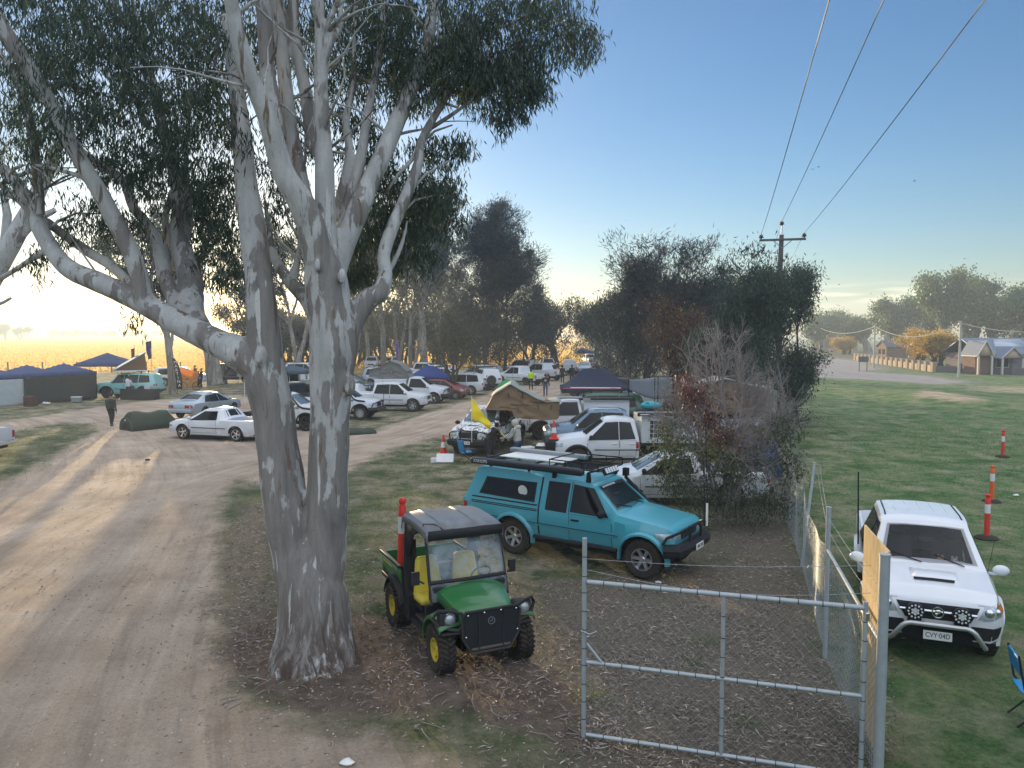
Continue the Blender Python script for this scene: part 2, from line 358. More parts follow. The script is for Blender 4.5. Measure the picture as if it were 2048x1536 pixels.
# wheel tracks: stretched noise following the lane
mpn = N.new('ShaderNodeMapping'); mpn.inputs['Rotation'].default_value = (0, 0, R(-32)); mpn.inputs['Scale'].default_value = (.22, 2.4, 1); L.new(tc.outputs['Object'], mpn.inputs[0])
def lanevec(a, c_):
    k = N.new('ShaderNodeCombineXYZ'); x1 = N.new('ShaderNodeMath'); x1.operation = 'MULTIPLY'; x1.inputs[1].default_value = 2.6; L.new(att(a), x1.inputs[0]); L.new(x1.outputs[0], k.inputs[0])
    y1 = N.new('ShaderNodeMath'); y1.operation = 'MULTIPLY'; y1.inputs[1].default_value = .14; L.new(att(c_), y1.inputs[0]); L.new(y1.outputs[0], k.inputs[1]); return k.outputs[0]
tn1, tn2 = nse(1.0, 7, .68, lanevec('l1', 's1'), .25), nse(1.15, 7, .68, lanevec('l2', 's2'), .25)
tm_ = N.new('ShaderNodeMix'); L.new(att('wmix'), tm_.inputs[0]); L.new(tn1, tm_.inputs[2]); L.new(tn2, tm_.inputs[3]); trk = tm_.outputs[0]
dirtc = ramp(nse(.5, 8, .65), [(.3, (.38, .295, .22)), (.55, (.52, .42, .325)), (.75, (.62, .52, .42))])
dirtt = ramp(trk, [(.32, (.60, .585, .58)), (.48, (.95, .94, .93)), (.55, (1.02, 1.0, .98)), (.68, (1.28, 1.27, 1.25))])
m3 = N.new('ShaderNodeMix'); m3.data_type = 'RGBA'; m3.blend_type = 'MULTIPLY'; m3.inputs[0].default_value = .8; L.new(dirtc, m3.inputs[6]); L.new(dirtt, m3.inputs[7])
dfine = ramp(nse(22, 5, .8), [(.3, (.72, .7, .68)), (.65, (1.12, 1.12, 1.12))])
m4 = N.new('ShaderNodeMix'); m4.data_type = 'RGBA'; m4.blend_type = 'MULTIPLY'; m4.inputs[0].default_value = .8; L.new(m3.outputs[2], m4.inputs[6]); L.new(dfine, m4.inputs[7])
worn = ramp(nse(.8, 8, .75), [(.42, (0, 0, 0)), (.62, (1, 1, 1))]); wm_ = mth('MULTIPLY', worn, mth('ADD', mth('MULTIPLY', att('camp'), .4), .42))
gr = mixc(wm_, gr, m4.outputs[2])
c = mixc(edge(att('dirt'), .9, .8), gr, m4.outputs[2])
litc = ramp(nse(18, 6, .85), [(.3, (.08, .068, .05)), (.55, (.19, .165, .125)), (.72, (.32, .28, .225))])
c = mixc(att('road'), c, ramp(nse(.6, 8, .7), [(.3, (.24, .235, .24)), (.7, (.36, .35, .35))]))
c = mixc(edge(att('litter'), 1.6, .9), c, litc)
soilc = ramp(nse(3, 8, .75), [(.3, (.08, .06, .048)), (.6, (.20, .15, .115)), (.8, (.33, .25, .19))])
c = mixc(edge(att('soil'), 1.3, .8), c, soilc)
fieldc = ramp(nse(.05, 6, .6), [(.3, (.5, .33, .12)), (.7, (.72, .5, .2))])
c = mixc(att('field'), c, fieldc)
L.new(c, b.inputs['Base Color'])
bp = N.new('ShaderNodeBump'); bp.inputs['Strength'].default_value = .95; bp.inputs['Distance'].default_value = .09
L.new(nse(9, 8, .75), bp.inputs['Height']); L.new(bp.outputs[0], b.inputs['Normal'])
ground = npmesh('ground', np.stack([PX, PY, Zg], 1), Qg, gm, smooth=True, attrs=dict(road=road, l1=l1, s1=s1, l2=l2, s2=s2, wmix=wmix, camp=campfloor, dirt=dirt, soil=soil, litter=litter, right=right, field=field.astype(float)))
tag(ground, 'open campground floor of pale dirt lanes and worn green grass', 'ground', kind='structure')
# ------------------------------------------------------------------ trees
def bark_mat(name, pale, grey, brown, zlo=2.2, zhi=6., scale=1., rough_base=True):
    m = bpy.data.materials.new(name); nt, N, L = nodes(m); b = N['Principled BSDF']; b.inputs['Roughness'].default_value = .8; b.inputs['Specular IOR Level'].default_value = .25
    tc = N.new('ShaderNodeTexCoord')
    def vecmap(s):
        k = N.new('ShaderNodeMapping'); k.inputs['Scale'].default_value = s; L.new(tc.outputs['Object'], k.inputs[0]); return k.outputs[0]
    def nz(v, sc, d=5, r=.55, dist=.4):
        k = N.new('ShaderNodeTexNoise'); k.inputs['Scale'].default_value = sc; k.inputs['Detail'].default_value = d; k.inputs['Roughness'].default_value = r; k.inputs['Distortion'].default_value = dist
        L.new(v, k.inputs[0]); return k.outputs['Fac']
    def step(v, a, c_):
        k = N.new('ShaderNodeMapRange'); k.inputs[1].default_value = a; k.inputs[2].default_value = c_; L.new(v, k.inputs[0]); return k.outputs[0]
    def mx(f, a, c_):
        k = N.new('ShaderNodeMix'); k.data_type = 'RGBA'
        L.new(f, k.inputs[0])
        for i, q in ((6, a), (7, c_)):
            if isinstance(q, tuple): k.inputs[i].default_value = (*q, 1)
            else: L.new(q, k.inputs[i])
        return k.outputs[2]
    v1 = vecmap((1, 1, .34)); sp = N.new('ShaderNodeSeparateXYZ'); L.new(tc.outputs['Object'], sp.inputs[0])
    zr = step(sp.outputs[2], zlo, zhi)
    bg0 = nz(v1, 2.3 * scale); fz = nz(vecmap((1, 1, .22)), 9 * scale, 6, .65); big_ = N.new('ShaderNodeMath'); big_.operation = 'MULTIPLY_ADD'; L.new(fz, big_.inputs[0]); big_.inputs[1].default_value = .34; ba = N.new('ShaderNodeMath'); ba.operation = 'SUBTRACT'; L.new(bg0, ba.inputs[0]); ba.inputs[1].default_value = .17; L.new(ba.outputs[0], big_.inputs[2]); big = big_.outputs[0]; ofs = N.new('ShaderNodeMath'); ofs.operation = 'MULTIPLY_ADD'; L.new(zr, ofs.inputs[0]); ofs.inputs[1].default_value = .12; L.new(big, ofs.inputs[2])
    palem = step(ofs.outputs[0], .55, .585)
    greyv = mx(step(nz(vecmap((1, 1, .16)), 3.2 * scale, 9, .75), .3, .7), tuple(c * .62 for c in grey), tuple(min(1, c * 1.45) for c in grey))
    palev = mx(step(nz(v1, 4 * scale, 9, .7), .3, .7), tuple(c * .68 for c in pale), tuple(min(1, c * 1.15) for c in pale))
    c = mx(palem, greyv, palev)
    c = mx(step(nz(vecmap((1.4, 1.4, .2)), 5 * scale, 6, .6), .60, .66), c, brown)
    c = mx(step(nz(vecmap((1.8, 1.8, .12)), 4.2 * scale, 6, .6), .615, .64), c, tuple(min(1, q * 1.12) for q in pale))
    dots = nz(vecmap((1, 1, 2.4)), 26 * scale, 2); c = mx(step(dots, .70, .74), c, tuple(q * .5 for q in grey))
    if rough_base:
        zb = step(sp.outputs[2], 1.5, .25); st = nz(vecmap((1, 1, .1)), 9, 8, .7)
        k = N.new('ShaderNodeMath'); k.operation = 'MULTIPLY'; L.new(zb, k.inputs[0]); L.new(step(st, .42, .55), k.inputs[1])
        c = mx(k.outputs[0], c, (.11, .082, .066))
    L.new(c, b.inputs['Base Color'])
    add = N.new('ShaderNodeMath'); add.operation = 'MULTIPLY_ADD'; L.new(palem, add.inputs[0]); add.inputs[1].default_value = -.35; L.new(nz(vecmap((1, 1, .16)), 11 * scale, 8, .7), add.inputs[2])
    bp = N.new('ShaderNodeBump'); bp.inputs['Strength'].default_value = .55; bp.inputs['Distance'].default_value = .035
    L.new(add.outputs[0], bp.inputs['Height']); L.new(bp.outputs[0], b.inputs['Normal'])
    return m
gumbark = bark_mat('smooth_gum_bark', (.50, .495, .47), (.235, .215, .195), (.17, .125, .09))
farbark = bark_mat('far_gum_bark', (.34, .31, .27), (.2, .17, .145), (.12, .09, .07), 0, 5, .6, False)
darkbark = mat('rough_dark_bark', (.06, .05, .042), .95, var=.35, scale=8, bump=.8, bscale=14)
greytwig = mat('dead_grey_wood', (.25, .22, .205), .9, var=.35, scale=5, bump=.4)
gumleaf = leafmat('hanging_gum_leaf', (.028, .05, .032), (.07, .10, .058), .34, (.16, .16, .07))
farleaf = leafmat('far_gum_leaf', (.026, .038, .019), (.065, .075, .036), .45, (.13, .10, .05))
sheleaf = leafmat('she_oak_needles', (.02, .026, .019), (.048, .05, .032), .35, (.10, .075, .045))
autleaf = leafmat('rust_red_leaf', (.045, .028, .022), (.16, .075, .03), .4, (.42, .27, .06))
redleaf = leafmat('maroon_leaf', (.05, .022, .022), (.13, .05, .045), .3)
shrubleaf = leafmat('olive_shrub_leaf', (.035, .055, .028), (.08, .105, .05), .3, (.15, .12, .055), .75)
goldleaf = leafmat('golden_leaf', (.28, .19, .035), (.48, .31, .05), .4)
hazeleaf = leafmat('pale_gum_leaf', (.035, .07, .03), (.10, .16, .07), .4)

# --- the big gum in front: limbs as (u, v, depth, width px) read off the real tree, then grown into one skin
LIMBS = [
 [(632, 1375, 11.25, 176), (631, 1335, 11.3, 156), (629, 1270, 11.4, 140), (625, 1180, 11.5, 134), (618, 1110, 11.55, 124), (612, 1060, 11.6, 90), (610, 1020, 11.6, 40)],
 [(616, 1290, 11.45, 60), (608, 1210, 11.5, 84), (594, 1130, 11.5, 94), (580, 1050, 11.5, 94), (568, 985, 11.5, 88), (556, 900, 11.5, 84), (548, 830, 11.5, 83), (534, 760, 11.5, 86), (531, 690, 11.5, 74), (527, 640, 11.5, 64), (519, 560, 11.5, 56), (508, 480, 11.6, 56), (497, 400, 11.7, 47), (486, 300, 11.8, 40), (474, 190, 11.9, 32), (463, 110, 12, 24), (452, 30, 12.1, 17)],
 [(636, 1290, 11.45, 60), (641, 1210, 11.5, 84), (646, 1130, 11.5, 90), (651, 1050, 11.5, 88), (655, 985, 11.45, 84), (657, 900, 11.45, 80), (660, 830, 11.45, 82), (664, 753, 11.45, 88), (668, 690, 11.45, 92), (662, 630, 11.45, 92), (650, 562, 11.4, 84), (640, 500, 11.35, 66)],
 [(640, 520, 11.3, 62), (622, 450, 11.2, 58), (600, 400, 11.1, 52), (566, 342, 11, 45), (535, 239, 10.8, 40), (510, 175, 10.7, 37), (489, 120, 10.6, 36), (468, 34, 10.5, 31), (456, -40, 10.4, 28)],
 [(618, 430, 11.8, 36), (600, 359, 11.9, 34), (583, 270, 12, 30), (574, 205, 12, 29), (562, 85, 12.1, 27), (551, -40, 12.2, 25)],
 [(560, 280, 11.6, 28), (543, 190, 11.7, 32), (534, 137, 11.7, 33), (527, -40, 11.8, 31)],
 [(650, 530, 11.5, 60), (650, 444, 11.5, 42), (650, 342, 11.5, 39), (646, 273, 11.5, 33), (642, 171, 11.5, 28), (642, 113, 11.5, 27), (640, 60, 11.5, 20), (638, -40, 11.5, 17)],
 [(644, 118, 11.5, 22), (662, 80, 11.5, 17), (680, 51, 11.6, 13), (682, 20, 11.7, 9), (690, -30, 11.8, 8)], [(644, 70, 11.5, 14), (668, 20, 11.4, 11), (690, -40, 11.3, 10)],
 [(641, 310, 11.9, 24), (625, 284, 12, 26), (612, 188, 12.1, 24), (591, 85, 12.2, 23), (585, -40, 12.3, 21)],
 [(664, 560, 11.6, 56), (679, 506, 11.7, 50), (713, 427, 11.8, 44), (744, 359, 12, 39), (781, 273, 12.2, 36), (805, 219, 12.3, 33), (836, 143, 12.5, 28), (858, 68, 12.6, 23), (869, -40, 12.8, 19)],
 [(676, 500, 12, 26), (696, 410, 12.1, 24), (720, 325, 12.2, 21), (733, 239, 12.3, 18), (747, 171, 12.4, 16), (764, 68, 12.5, 14), (772, -40, 12.6, 12)],
 [(668, 440, 12.1, 18), (684, 376, 12.2, 17), (699, 307, 12.2, 16), (692, 239, 12.3, 15), (706, 171, 12.4, 12), (709, 68, 12.5, 9), (712, -30, 12.6, 8)],
 [(690, 690, 11.5, 56), (706, 640, 11.6, 48), (735, 600, 11.7, 42), (760, 583, 11.8, 36), (771, 548, 11.9, 30), (768, 510, 12, 27), (785, 454, 12.1, 25), (812, 393, 12.2, 24), (836, 328, 12.3, 21), (841, 287, 12.4, 18), (867, 236, 12.5, 15), (892, 195, 12.6, 12), (902, 164, 12.7, 10), (915, 110, 12.9, 7)],
 [(772, 552, 12.1, 12), (790, 520, 12.2, 11), (806, 480, 12.4, 9), (815, 440, 12.6, 6)],
 [(640, 640, 12, 42), (612, 596, 12.2, 32), (579, 562, 12.4, 25), (549, 516, 12.6, 20), (541, 480, 12.7, 14), (530, 400, 12.9, 9)], [(585, 566, 12.4, 20), (594, 524, 12.5, 16), (602, 480, 12.6, 12), (606, 400, 12.8, 9)],
 [(530, 735, 11.5, 80), (500, 716, 11.5, 74), (470, 702, 11.5, 66), (431, 684, 11.6, 58), (355, 644, 11.75, 50), (279, 603, 11.9, 44), (203, 567, 12, 40), (142, 540, 12.1, 37), (109, 507, 12.2, 35), (84, 466, 12.25, 31), (66, 425, 12.3, 28), (51, 393, 12.3, 26), (20, 352, 12.4, 24), (-30, 310, 12.5, 21)],
 [(300, 618, 11.8, 40), (287, 595, 11.8, 38), (276, 545, 11.75, 36), (254, 489, 11.7, 35), (228, 438, 11.6, 34), (200, 385, 11.5, 33), (150, 301, 11.4, 30), (113, 226, 11.3, 30), (75, 164, 11.2, 30), (27, 92, 11.1, 31), (-20, 20, 11, 31)],
 [(276, 592, 12.2, 22), (264, 573, 12.4, 21), (228, 537, 12.5, 20), (178, 504, 12.6, 20), (127, 469, 12.5, 19), (90, 440, 12.4, 18)],
 [(80, 430, 12.2, 17), (79, 400, 12.2, 18), (73, 342, 12.2, 18), (65, 267, 12.1, 18), (51, 212, 12.1, 18), (38, 171, 12, 17), (0, 106, 12, 15), (-30, 70, 12, 14)],
 [(60, 425, 12.6, 15), (40, 402, 12.7, 14), (0, 369, 12.8, 13), (-30, 350, 12.9, 12)],
 [(410, 678, 12, 54), (388, 632, 12.4, 46), (381, 565, 12.8, 44), (365, 507, 13, 42), (356, 463, 13.1, 34), (360, 420, 13.2, 28), (345, 325, 13.3, 24), (325, 260, 13.4, 20), (314, 188, 13.5, 17), (284, 103, 13.6, 13), (263, 58, 13.7, 11), (205, -20, 13.8, 9)],
 [(372, 660, 12.3, 34), (348, 603, 12.5, 30), (330, 552, 12.7, 28), (317, 489, 12.8, 26), (292, 446, 12.9, 22), (266, 413, 13, 19), (246, 362, 13.1, 17), (190, 321, 13.2, 13), (120, 270, 13.3, 9)],
 [(345, 540, 13, 18), (372, 470, 13.2, 18), (378, 430, 13.3, 15), (372, 300, 13.5, 11), (385, 180, 13.7, 8)], [(340, 490, 13.2, 14), (330, 440, 13.3, 13), (345, 380, 13.4, 11)],
 [(300, 260, 13.4, 12), (262, 180, 13.5, 10), (232, 90, 13.6, 8)], [(480, 300, 12, 9), (430, 180, 12.2, 8), (440, 60, 12.3, 6)],
]
TWIGS = [[(853, 262, 12.5, 9), (900, 232, 12.6, 8), (942, 202, 12.7, 6), (960, 170, 12.8, 4)], [(885, 205, 12.6, 6), (915, 215, 12.7, 5), (925, 200, 12.8, 3)], [(838, 300, 12.4, 9), (815, 330, 12.3, 8), (795, 350, 12.3, 6), (770, 390, 12.3, 5)],
 [(900, 170, 12.7, 6), (935, 182, 12.8, 5)], [(860, 80, 12.7, 9), (930, 70, 12.9, 8), (1012, 52, 13.1, 6), (1065, 25, 13.3, 6), (1110, 0, 13.4, 5)], [(1065, 25, 13.3, 4), (1110, 36, 13.4, 4), (1130, 55, 13.5, 3)], [(1050, 48, 13.2, 4), (1110, 60, 13.4, 3), (1150, 80, 13.5, 2)],
 [(901, 164, 12.7, 8), (940, 130, 12.9, 6), (1000, 150, 13, 4), (1050, 190, 13.1, 2)], [(840, 287, 12.4, 6), (870, 262, 12.4, 5), (905, 250, 12.5, 3)], [(95, 500, 12.3, 16), (65, 517, 12.6, 12), (30, 540, 12.8, 11), (-20, 570, 13, 10)],
 [(22, 596, 12.6, 5), (8, 604, 12.6, 6), (-20, 616, 12.6, 6)], [(203, 560, 12, 5), (160, 500, 12.2, 4), (140, 470, 12.4, 3)], [(190, 376, 11.5, 10), (160, 352, 11.6, 9), (100, 335, 11.8, 7), (70, 330, 12, 5)], [(150, 300, 11.5, 6), (180, 240, 11.6, 5), (215, 200, 11.8, 3)],
 [(836, 143, 12.5, 8), (880, 110, 12.7, 6), (960, 110, 12.9, 4), (1010, 130, 13, 2)], [(805, 219, 12.3, 6), (830, 200, 12.5, 5), (870, 190, 12.6, 3)], [(812, 393, 12.2, 7), (850, 350, 12.4, 5), (900, 320, 12.6, 3)], [(790, 440, 12.2, 6), (830, 400, 12.5, 5), (870, 390, 12.7, 2)]]
hero = thing('gum_tree', 'huge smooth barked gum tree with two pale mottled trunks beside the dirt lane', 'tree', G(630, 1335))
def hero_trunk():
    mb = MB()
    for k, lb in enumerate(LIMBS):
        if lb[-1][1] < 0:                             # carry the limbs on above the picture, thinning out
            u, v, y, wd = lb[-1]; u0, v0, y0, w0 = lb[-2]; e = 170 / max(40, math.hypot(u - u0, v - v0)); lb = lb + [(u + (u - u0) * e, v + (v - v0) * e, y + .2, wd * .7), (u + (u - u0) * e * 1.9 + 14, v + (v - v0) * e * 1.9, y + .4, wd * .35)]
        pts = [P(u, v, y) for u, v, y, wd in lb]; rad = [wd / 2 * y / F for u, v, y, wd in lb]
        pp, rr = [], []
        for i in range(len(pts) - 1):           # smooth the run of each limb
            p0, p1, p2, p3 = pts[max(i - 1, 0)], pts[i], pts[i + 1], pts[min(i + 2, len(pts) - 1)]
            for s in range(4):
                t = s / 4; pp.append(.5 * (2 * p1 + (p2 - p0) * t + (2 * p0 - 5 * p1 + 4 * p2 - p3) * t * t + (3 * p1 - p0 - 3 * p2 + p3) * t ** 3)); rr.append(rad[i] + (rad[i + 1] - rad[i]) * t)
        pp.append(pts[-1]); rr.append(rad[-1])
        mb.tube(pp, rr, 14, rough=.12, seed=k)
    for (u, v, y, r) in ((698, 770, 11.22, .12), (684, 552, 11.15, .08), (636, 530, 11.05, .07), (520, 716, 11.2, .09)):   # burls and old branch scars
        p = P(u, v, y); mb.ell(p, (r * .8, r * .7, r * 1.5), nu=12, nv=8)
    o = mb.build('tmp', gumbark); md = o.modifiers.new('r', 'REMESH'); md.mode = 'VOXEL'; md.voxel_size = .026; md.use_smooth_shade = True
    sm = o.modifiers.new('s', 'SMOOTH'); sm.iterations = 5; sm.factor = .5
    dg = bpy.context.evaluated_depsgraph_get(); me = bpy.data.meshes.new_from_object(o.evaluated_get(dg)); bpy.data.objects.remove(o)
    n = len(me.vertices); co = np.empty(n * 3); me.vertices.foreach_get('co', co); co = co.reshape(-1, 3); no = np.empty(n * 3); me.vertices.foreach_get('normal', no); no = no.reshape(-1, 3)
    base = np.array(G(630, 1330))
    for i in range(n):                                # ribs, folds and a shaggy foot
        x, y, z = co[i]; f = mnoise.noise(Vector((x * 3.2, y * 3.2, z * .55))) * .018 + mnoise.noise(Vector((x * 9, y * 9, z * 1.4))) * .007
        if z < 1.3:
            an = math.atan2(y - base[1], x - base[0]); k = ((1.3 - z) / 1.3) ** 2.2
            f += (1.3 - z) * mnoise.noise(Vector((x * 11, y * 11, z * 1.1))) * .028 + k * (.10 + .05 * math.sin(7 * an + 1.3 + z) + .035 * math.sin(12 * an + .5 - z * 1.5) + .06 * mnoise.noise(Vector((x * 5, y * 5, 2))))
        if z > 5: f *= .5
        co[i] += no[i] * f
    me.vertices.foreach_set('co', (co - np.array(hero.location)).ravel()); me.update(); me.name = 'trunk'
    me.materials.clear(); me.materials.append(gumbark)
    t = bpy.data.objects.new('trunk', me); COL.objects.link(t); t.parent = hero
    tw = MB(); off = hero.location
    for k, lb in enumerate(TWIGS): tw.tube([P(u, v, y) - off for u, v, y, wd in lb], [wd / 2 * y / F for u, v, y, wd in lb], 6, rough=.15, seed=k + 50)
    for k in range(70):
        lb = LIMBS[random.choice([3, 4, 5, 6, 8, 9, 10, 11, 12, 16, 17, 19, 21, 22])]; u, v, y, wd = random.choice(lb[-5:]); p = P(u, v, y) - off
        d = Vector((random.uniform(-1, 1), random.uniform(-.6, .6), random.uniform(.2, 1))).normalized(); q = p.copy(); pts = [q.copy()]
        for s in range(5): d = (d + Vector((random.uniform(-.4, .4), random.uniform(-.4, .4), random.uniform(-.35, .2)))).normalized(); q = q + d * .32; pts.append(q.copy())
        tw.tube(pts, [.028, .024, .018, .013, .009, .005], 5)
    bm = bmesh.new(); bm.from_mesh(me); vs = [bm.verts.new(v) for v in tw.V]
    for f in tw.Fc: bm.faces.new([vs[i] for i in f]).smooth = True
    bm.to_mesh(me); bm.free()
hero_trunk()
CLUMPS = [(100, -90, 170, 80, 11, 15, 30), (330, -110, 170, 90, 11, 15, 30), (560, -130, 150, 110, 11, 15, 36), (760, -120, 150, 90, 11.5, 15, 32), (950, -80, 140, 70, 12, 14.5, 24), (480, -280, 200, 110, 10.5, 14, 30), (720, -270, 200, 110, 11, 14.5, 30), (60, 60, 140, 110, 10.5, 15, 60), (200, 80, 130, 110, 10.5, 15, 70), (330, 100, 120, 120, 10.5, 15, 62), (430, 110, 80, 120, 11.5, 15, 42), (90, 200, 120, 90, 10.5, 14.5, 40), (290, 240, 110, 80, 10.5, 15, 46), (410, 280, 90, 100, 11, 15, 46),
 (130, 260, 60, 50, 11, 14, 12), (40, 330, 80, 60, 11, 14, 14), (240, 330, 80, 40, 11.5, 15, 22), (340, 370, 80, 60, 11.5, 15, 22), (440, 400, 70, 80, 12, 15, 26), (430, 520, 70, 60, 12.5, 15, 18), (400, 470, 50, 60, 13, 15, 12), (250, 450, 60, 40, 12, 14, 7), (200, 430, 50, 40, 12, 14, 6), (160, 430, 50, 50, 12, 14, 6), (75, 520, 16, 34, 12.4, 12.9, 3), (120, 480, 30, 30, 12.5, 13, 3), (265, 640, 24, 14, 12.5, 13, 1.5),
 (520, 60, 80, 90, 12.2, 15, 34), (600, 60, 80, 90, 12.2, 15.5, 30), (690, 70, 70, 100, 12.2, 15, 32), (700, 190, 60, 70, 12.4, 15, 22), (560, 330, 50, 90, 12.8, 15, 15), (600, 250, 60, 70, 12.6, 15, 14), (720, 300, 60, 70, 12.6, 15, 16),
 (770, 80, 90, 100, 11.8, 14.5, 46), (860, 60, 110, 80, 11.8, 14.5, 50), (880, 140, 100, 60, 12, 14.5, 44), (960, 110, 100, 80, 12.2, 14.5, 50), (990, 170, 80, 60, 12.2, 14.2, 34), (1050, 130, 60, 60, 12.4, 14, 22), (1090, 80, 60, 60, 12.6, 14, 16), (1150, 80, 45, 50, 12.8, 14, 11), (1180, 90, 22, 34, 12.9, 13.8, 5), (1120, 10, 70, 35, 12.6, 14, 12), (1020, 20, 90, 40, 12, 14, 22), (1030, 215, 32, 34, 12.6, 13.6, 7), (1000, 245, 18, 22, 12.7, 13.3, 2.5), (1070, 180, 30, 30, 12.6, 13.6, 6), (820, 180, 60, 50, 12, 14, 16),
 (870, 300, 60, 28, 12.4, 13.8, 10), (920, 290, 26, 26, 12.5, 13.6, 5), (870, 380, 50, 50, 12.4, 14, 18), (820, 420, 60, 60, 12.5, 14.5, 24), (770, 420, 60, 90, 12.8, 15, 28), (740, 520, 60, 60, 12.8, 15, 24), (700, 520, 30, 60, 12.6, 14, 10), (830, 500, 50, 50, 13, 15, 14), (890, 440, 40, 40, 13, 14.5, 9), (560, 460, 40, 70, 13, 15, 10), (760, 330, 40, 50, 12.6, 14, 8)]
def hero_crown():
    Cs, Ds = [], []
    for (u, v, ru, rv, y0, y1, n) in CLUMPS:
        for k in range(int(n * 5.3)):
            a, q = random.uniform(0, 6.283), random.random() ** .5
            p = P(u + ru * q * math.cos(a), v + rv * q * math.sin(a), random.uniform(y0, y1))
            td = Vector((random.uniform(-1, 1), random.uniform(-1, 1), random.uniform(-.9, .3))).normalized(); ln = random.uniform(.3, .6)
            for s in range(random.randint(9, 17)):
                t = random.random(); c = p + td * (t - .5) * ln + Vector((random.gauss(0, .05), random.gauss(0, .05), random.gauss(0, .05)))
                Cs.append(c); Ds.append((random.gauss(0, .34) + td.x * .25, random.gauss(0, .34) + td.y * .25, -1 + random.gauss(0, .25)))
    C = np.array([tuple(c) for c in Cs]) - np.array(hero.location); D = np.array(Ds); n = len(C)
    V, Q = blades(C, D, rng.uniform(.10, .19, n), rng.uniform(.016, .027, n))
    npmesh('crown', V, Q, gumleaf, hero)
hero_crown()

def grow(mb, p, d, ln, r, depth, tips, rnd, ang=(20, 42), fork=(2, 3), wander=.18, lift=.05, shrink=.74, n=6, taper=.62, kids_along=.35):
    pts = [p.copy()]; rad = [r]; q = p.copy(); k = 5
    for s in range(k):
        d = (d + Vector((rnd.uniform(-wander, wander), rnd.uniform(-wander, wander), rnd.uniform(-wander, wander) * .5 + lift))).normalized()
        q = q + d * ln / k; pts.append(q.copy()); rad.append(r * (1 - (1 - taper) * (s + 1) / k))
        if depth > 0 and s >= 2 and rnd.random() < kids_along:
            ax = d.cross(Vector((rnd.uniform(-1, 1), rnd.uniform(-1, 1), rnd.uniform(-1, 1)))).normalized()
            grow(mb, q, Matrix.Rotation(R(rnd.uniform(*ang) * 1.25), 3, ax) @ d, ln * shrink * .8, rad[-1] * .5, depth - 1, tips, rnd, ang, fork, wander, lift, shrink, max(4, n - 1), taper, kids_along)
        if depth <= 2 and s > 1: tips.append((q.copy(), d.copy()))
    mb.tube(pts, rad, n, cap=depth == 0)
    if depth == 0: tips.append((q.copy(), d.copy())); return
    for c in range(rnd.randint(*fork)):
        ax = d.cross(Vector((rnd.uniform(-1, 1), rnd.uniform(-1, 1), rnd.uniform(-1, 1)))).normalized()
        grow(mb, q, Matrix.Rotation(R(rnd.uniform(*ang)), 3, ax) @ d, ln * shrink * rnd.uniform(.8, 1.15), r * taper * .82, depth - 1, tips, rnd, ang, fork, wander, lift, shrink, max(4, n - 1), taper, kids_along)
def lerp_(a, b, t): return a + (b - a) * t
def tree(name, label, x, y, h, seed, stems=1, r=.25, depth=3, bole=.3, ang=(18, 38), lf=farleaf, bk=farbark, nleaf=6000, ll=.42, lw=.1, sig=.75, droop=-.9, upd=0., lift=.06, group=None, shrink=.74, wander=.16, squash=1., cat='tree', fork=(2, 3), lean=(0, 0), env=None):
    """x, y: foot; h: height reached by the top leaves"""
    rnd = random.Random(seed); t = thing(name, label, cat, (x, y, -.05), group=group); mb = MB(); tips = []
    for s in range(stems):
        d = Vector((rnd.uniform(-.22, .22) * (stems > 1) + lean[0], rnd.uniform(-.22, .22) * (stems > 1) + lean[1], 1)).normalized()
        grow(mb, Vector((rnd.uniform(-.3, .3) * (stems > 1), rnd.uniform(-.3, .3) * (stems > 1), 0)), d, h * bole * rnd.uniform(.85, 1.15), r * rnd.uniform(.8, 1.1), depth, tips, rnd, ang, fork, wander, lift, shrink, 8)
    T = np.array([tuple(a) for a, b in tips]); TD = np.array([tuple(b) for a, b in tips]); sc = (h - sig * .8) / max(T[:, 2].max(), .1)
    mb.V = [Vector((v.x * sc * squash, v.y * sc * squash, v.z * sc)) for v in mb.V]; T = T * np.array([sc * squash, sc * squash, sc])
    if env:                                                # leafy side branches all the way up, in separate sprays
        z0, z1, rm, nc, ax = env
        for q in range(nc):
            f = rnd.random(); zc = lerp_(z0, z1, f); a = rnd.uniform(0, 6.283); rr = rm * (math.sin(math.pi * (.12 + .84 * f ** .8)) ** .7) * rnd.uniform(.25, 1) ** .6; bx = lean[0] * zc * 1.2 + rnd.choice(ax); p1 = Vector((bx + rr * math.cos(a), rr * math.sin(a), zc))
            p0 = Vector((bx * .8, 0, max(.3, zc - rr * rnd.uniform(.5, 1.1)))); mid = p0.lerp(p1, .5) + Vector((0, 0, -.1 * rr)); mb.tube([p0, mid, p1], [.05, .035, .012], 4, cap=False)
            T = np.vstack([T, np.array([p1]), np.array([p0.lerp(p1, .75)])]); TD = np.vstack([TD, np.array([(p1 - p0).normalized()]), np.array([(p1 - p0).normalized()])])
    mb.build('trunk', bk, t)
    if nleaf:
        i = rng.integers(0, len(T), nleaf); sg = rng.uniform(.55, 1.25, len(T))[i][:, None]; C = T[i] + rng.normal(size=(nleaf, 3)) * sig * sg * np.array([.62, .62, .5])
        C[:, 2] = np.maximum(C[:, 2], .25)
        D = rng.normal(size=(nleaf, 3)) * .55 + np.array([0, 0, droop]) + TD[i] * upd
        V, Q = blades(C, D, rng.uniform(.6, 1.2, nleaf) * ll, rng.uniform(.7, 1.2, nleaf) * lw)
        npmesh('crown', V, Q, lf, t)
    return t
GA = 'gum trees standing among the parked cars'
tree('gum_tree', 'slender pale gum trunk behind the black feather banner', X(345, 63), 63, 15, 11, r=.42, bole=.34, nleaf=7000, group=GA, squash=.8)
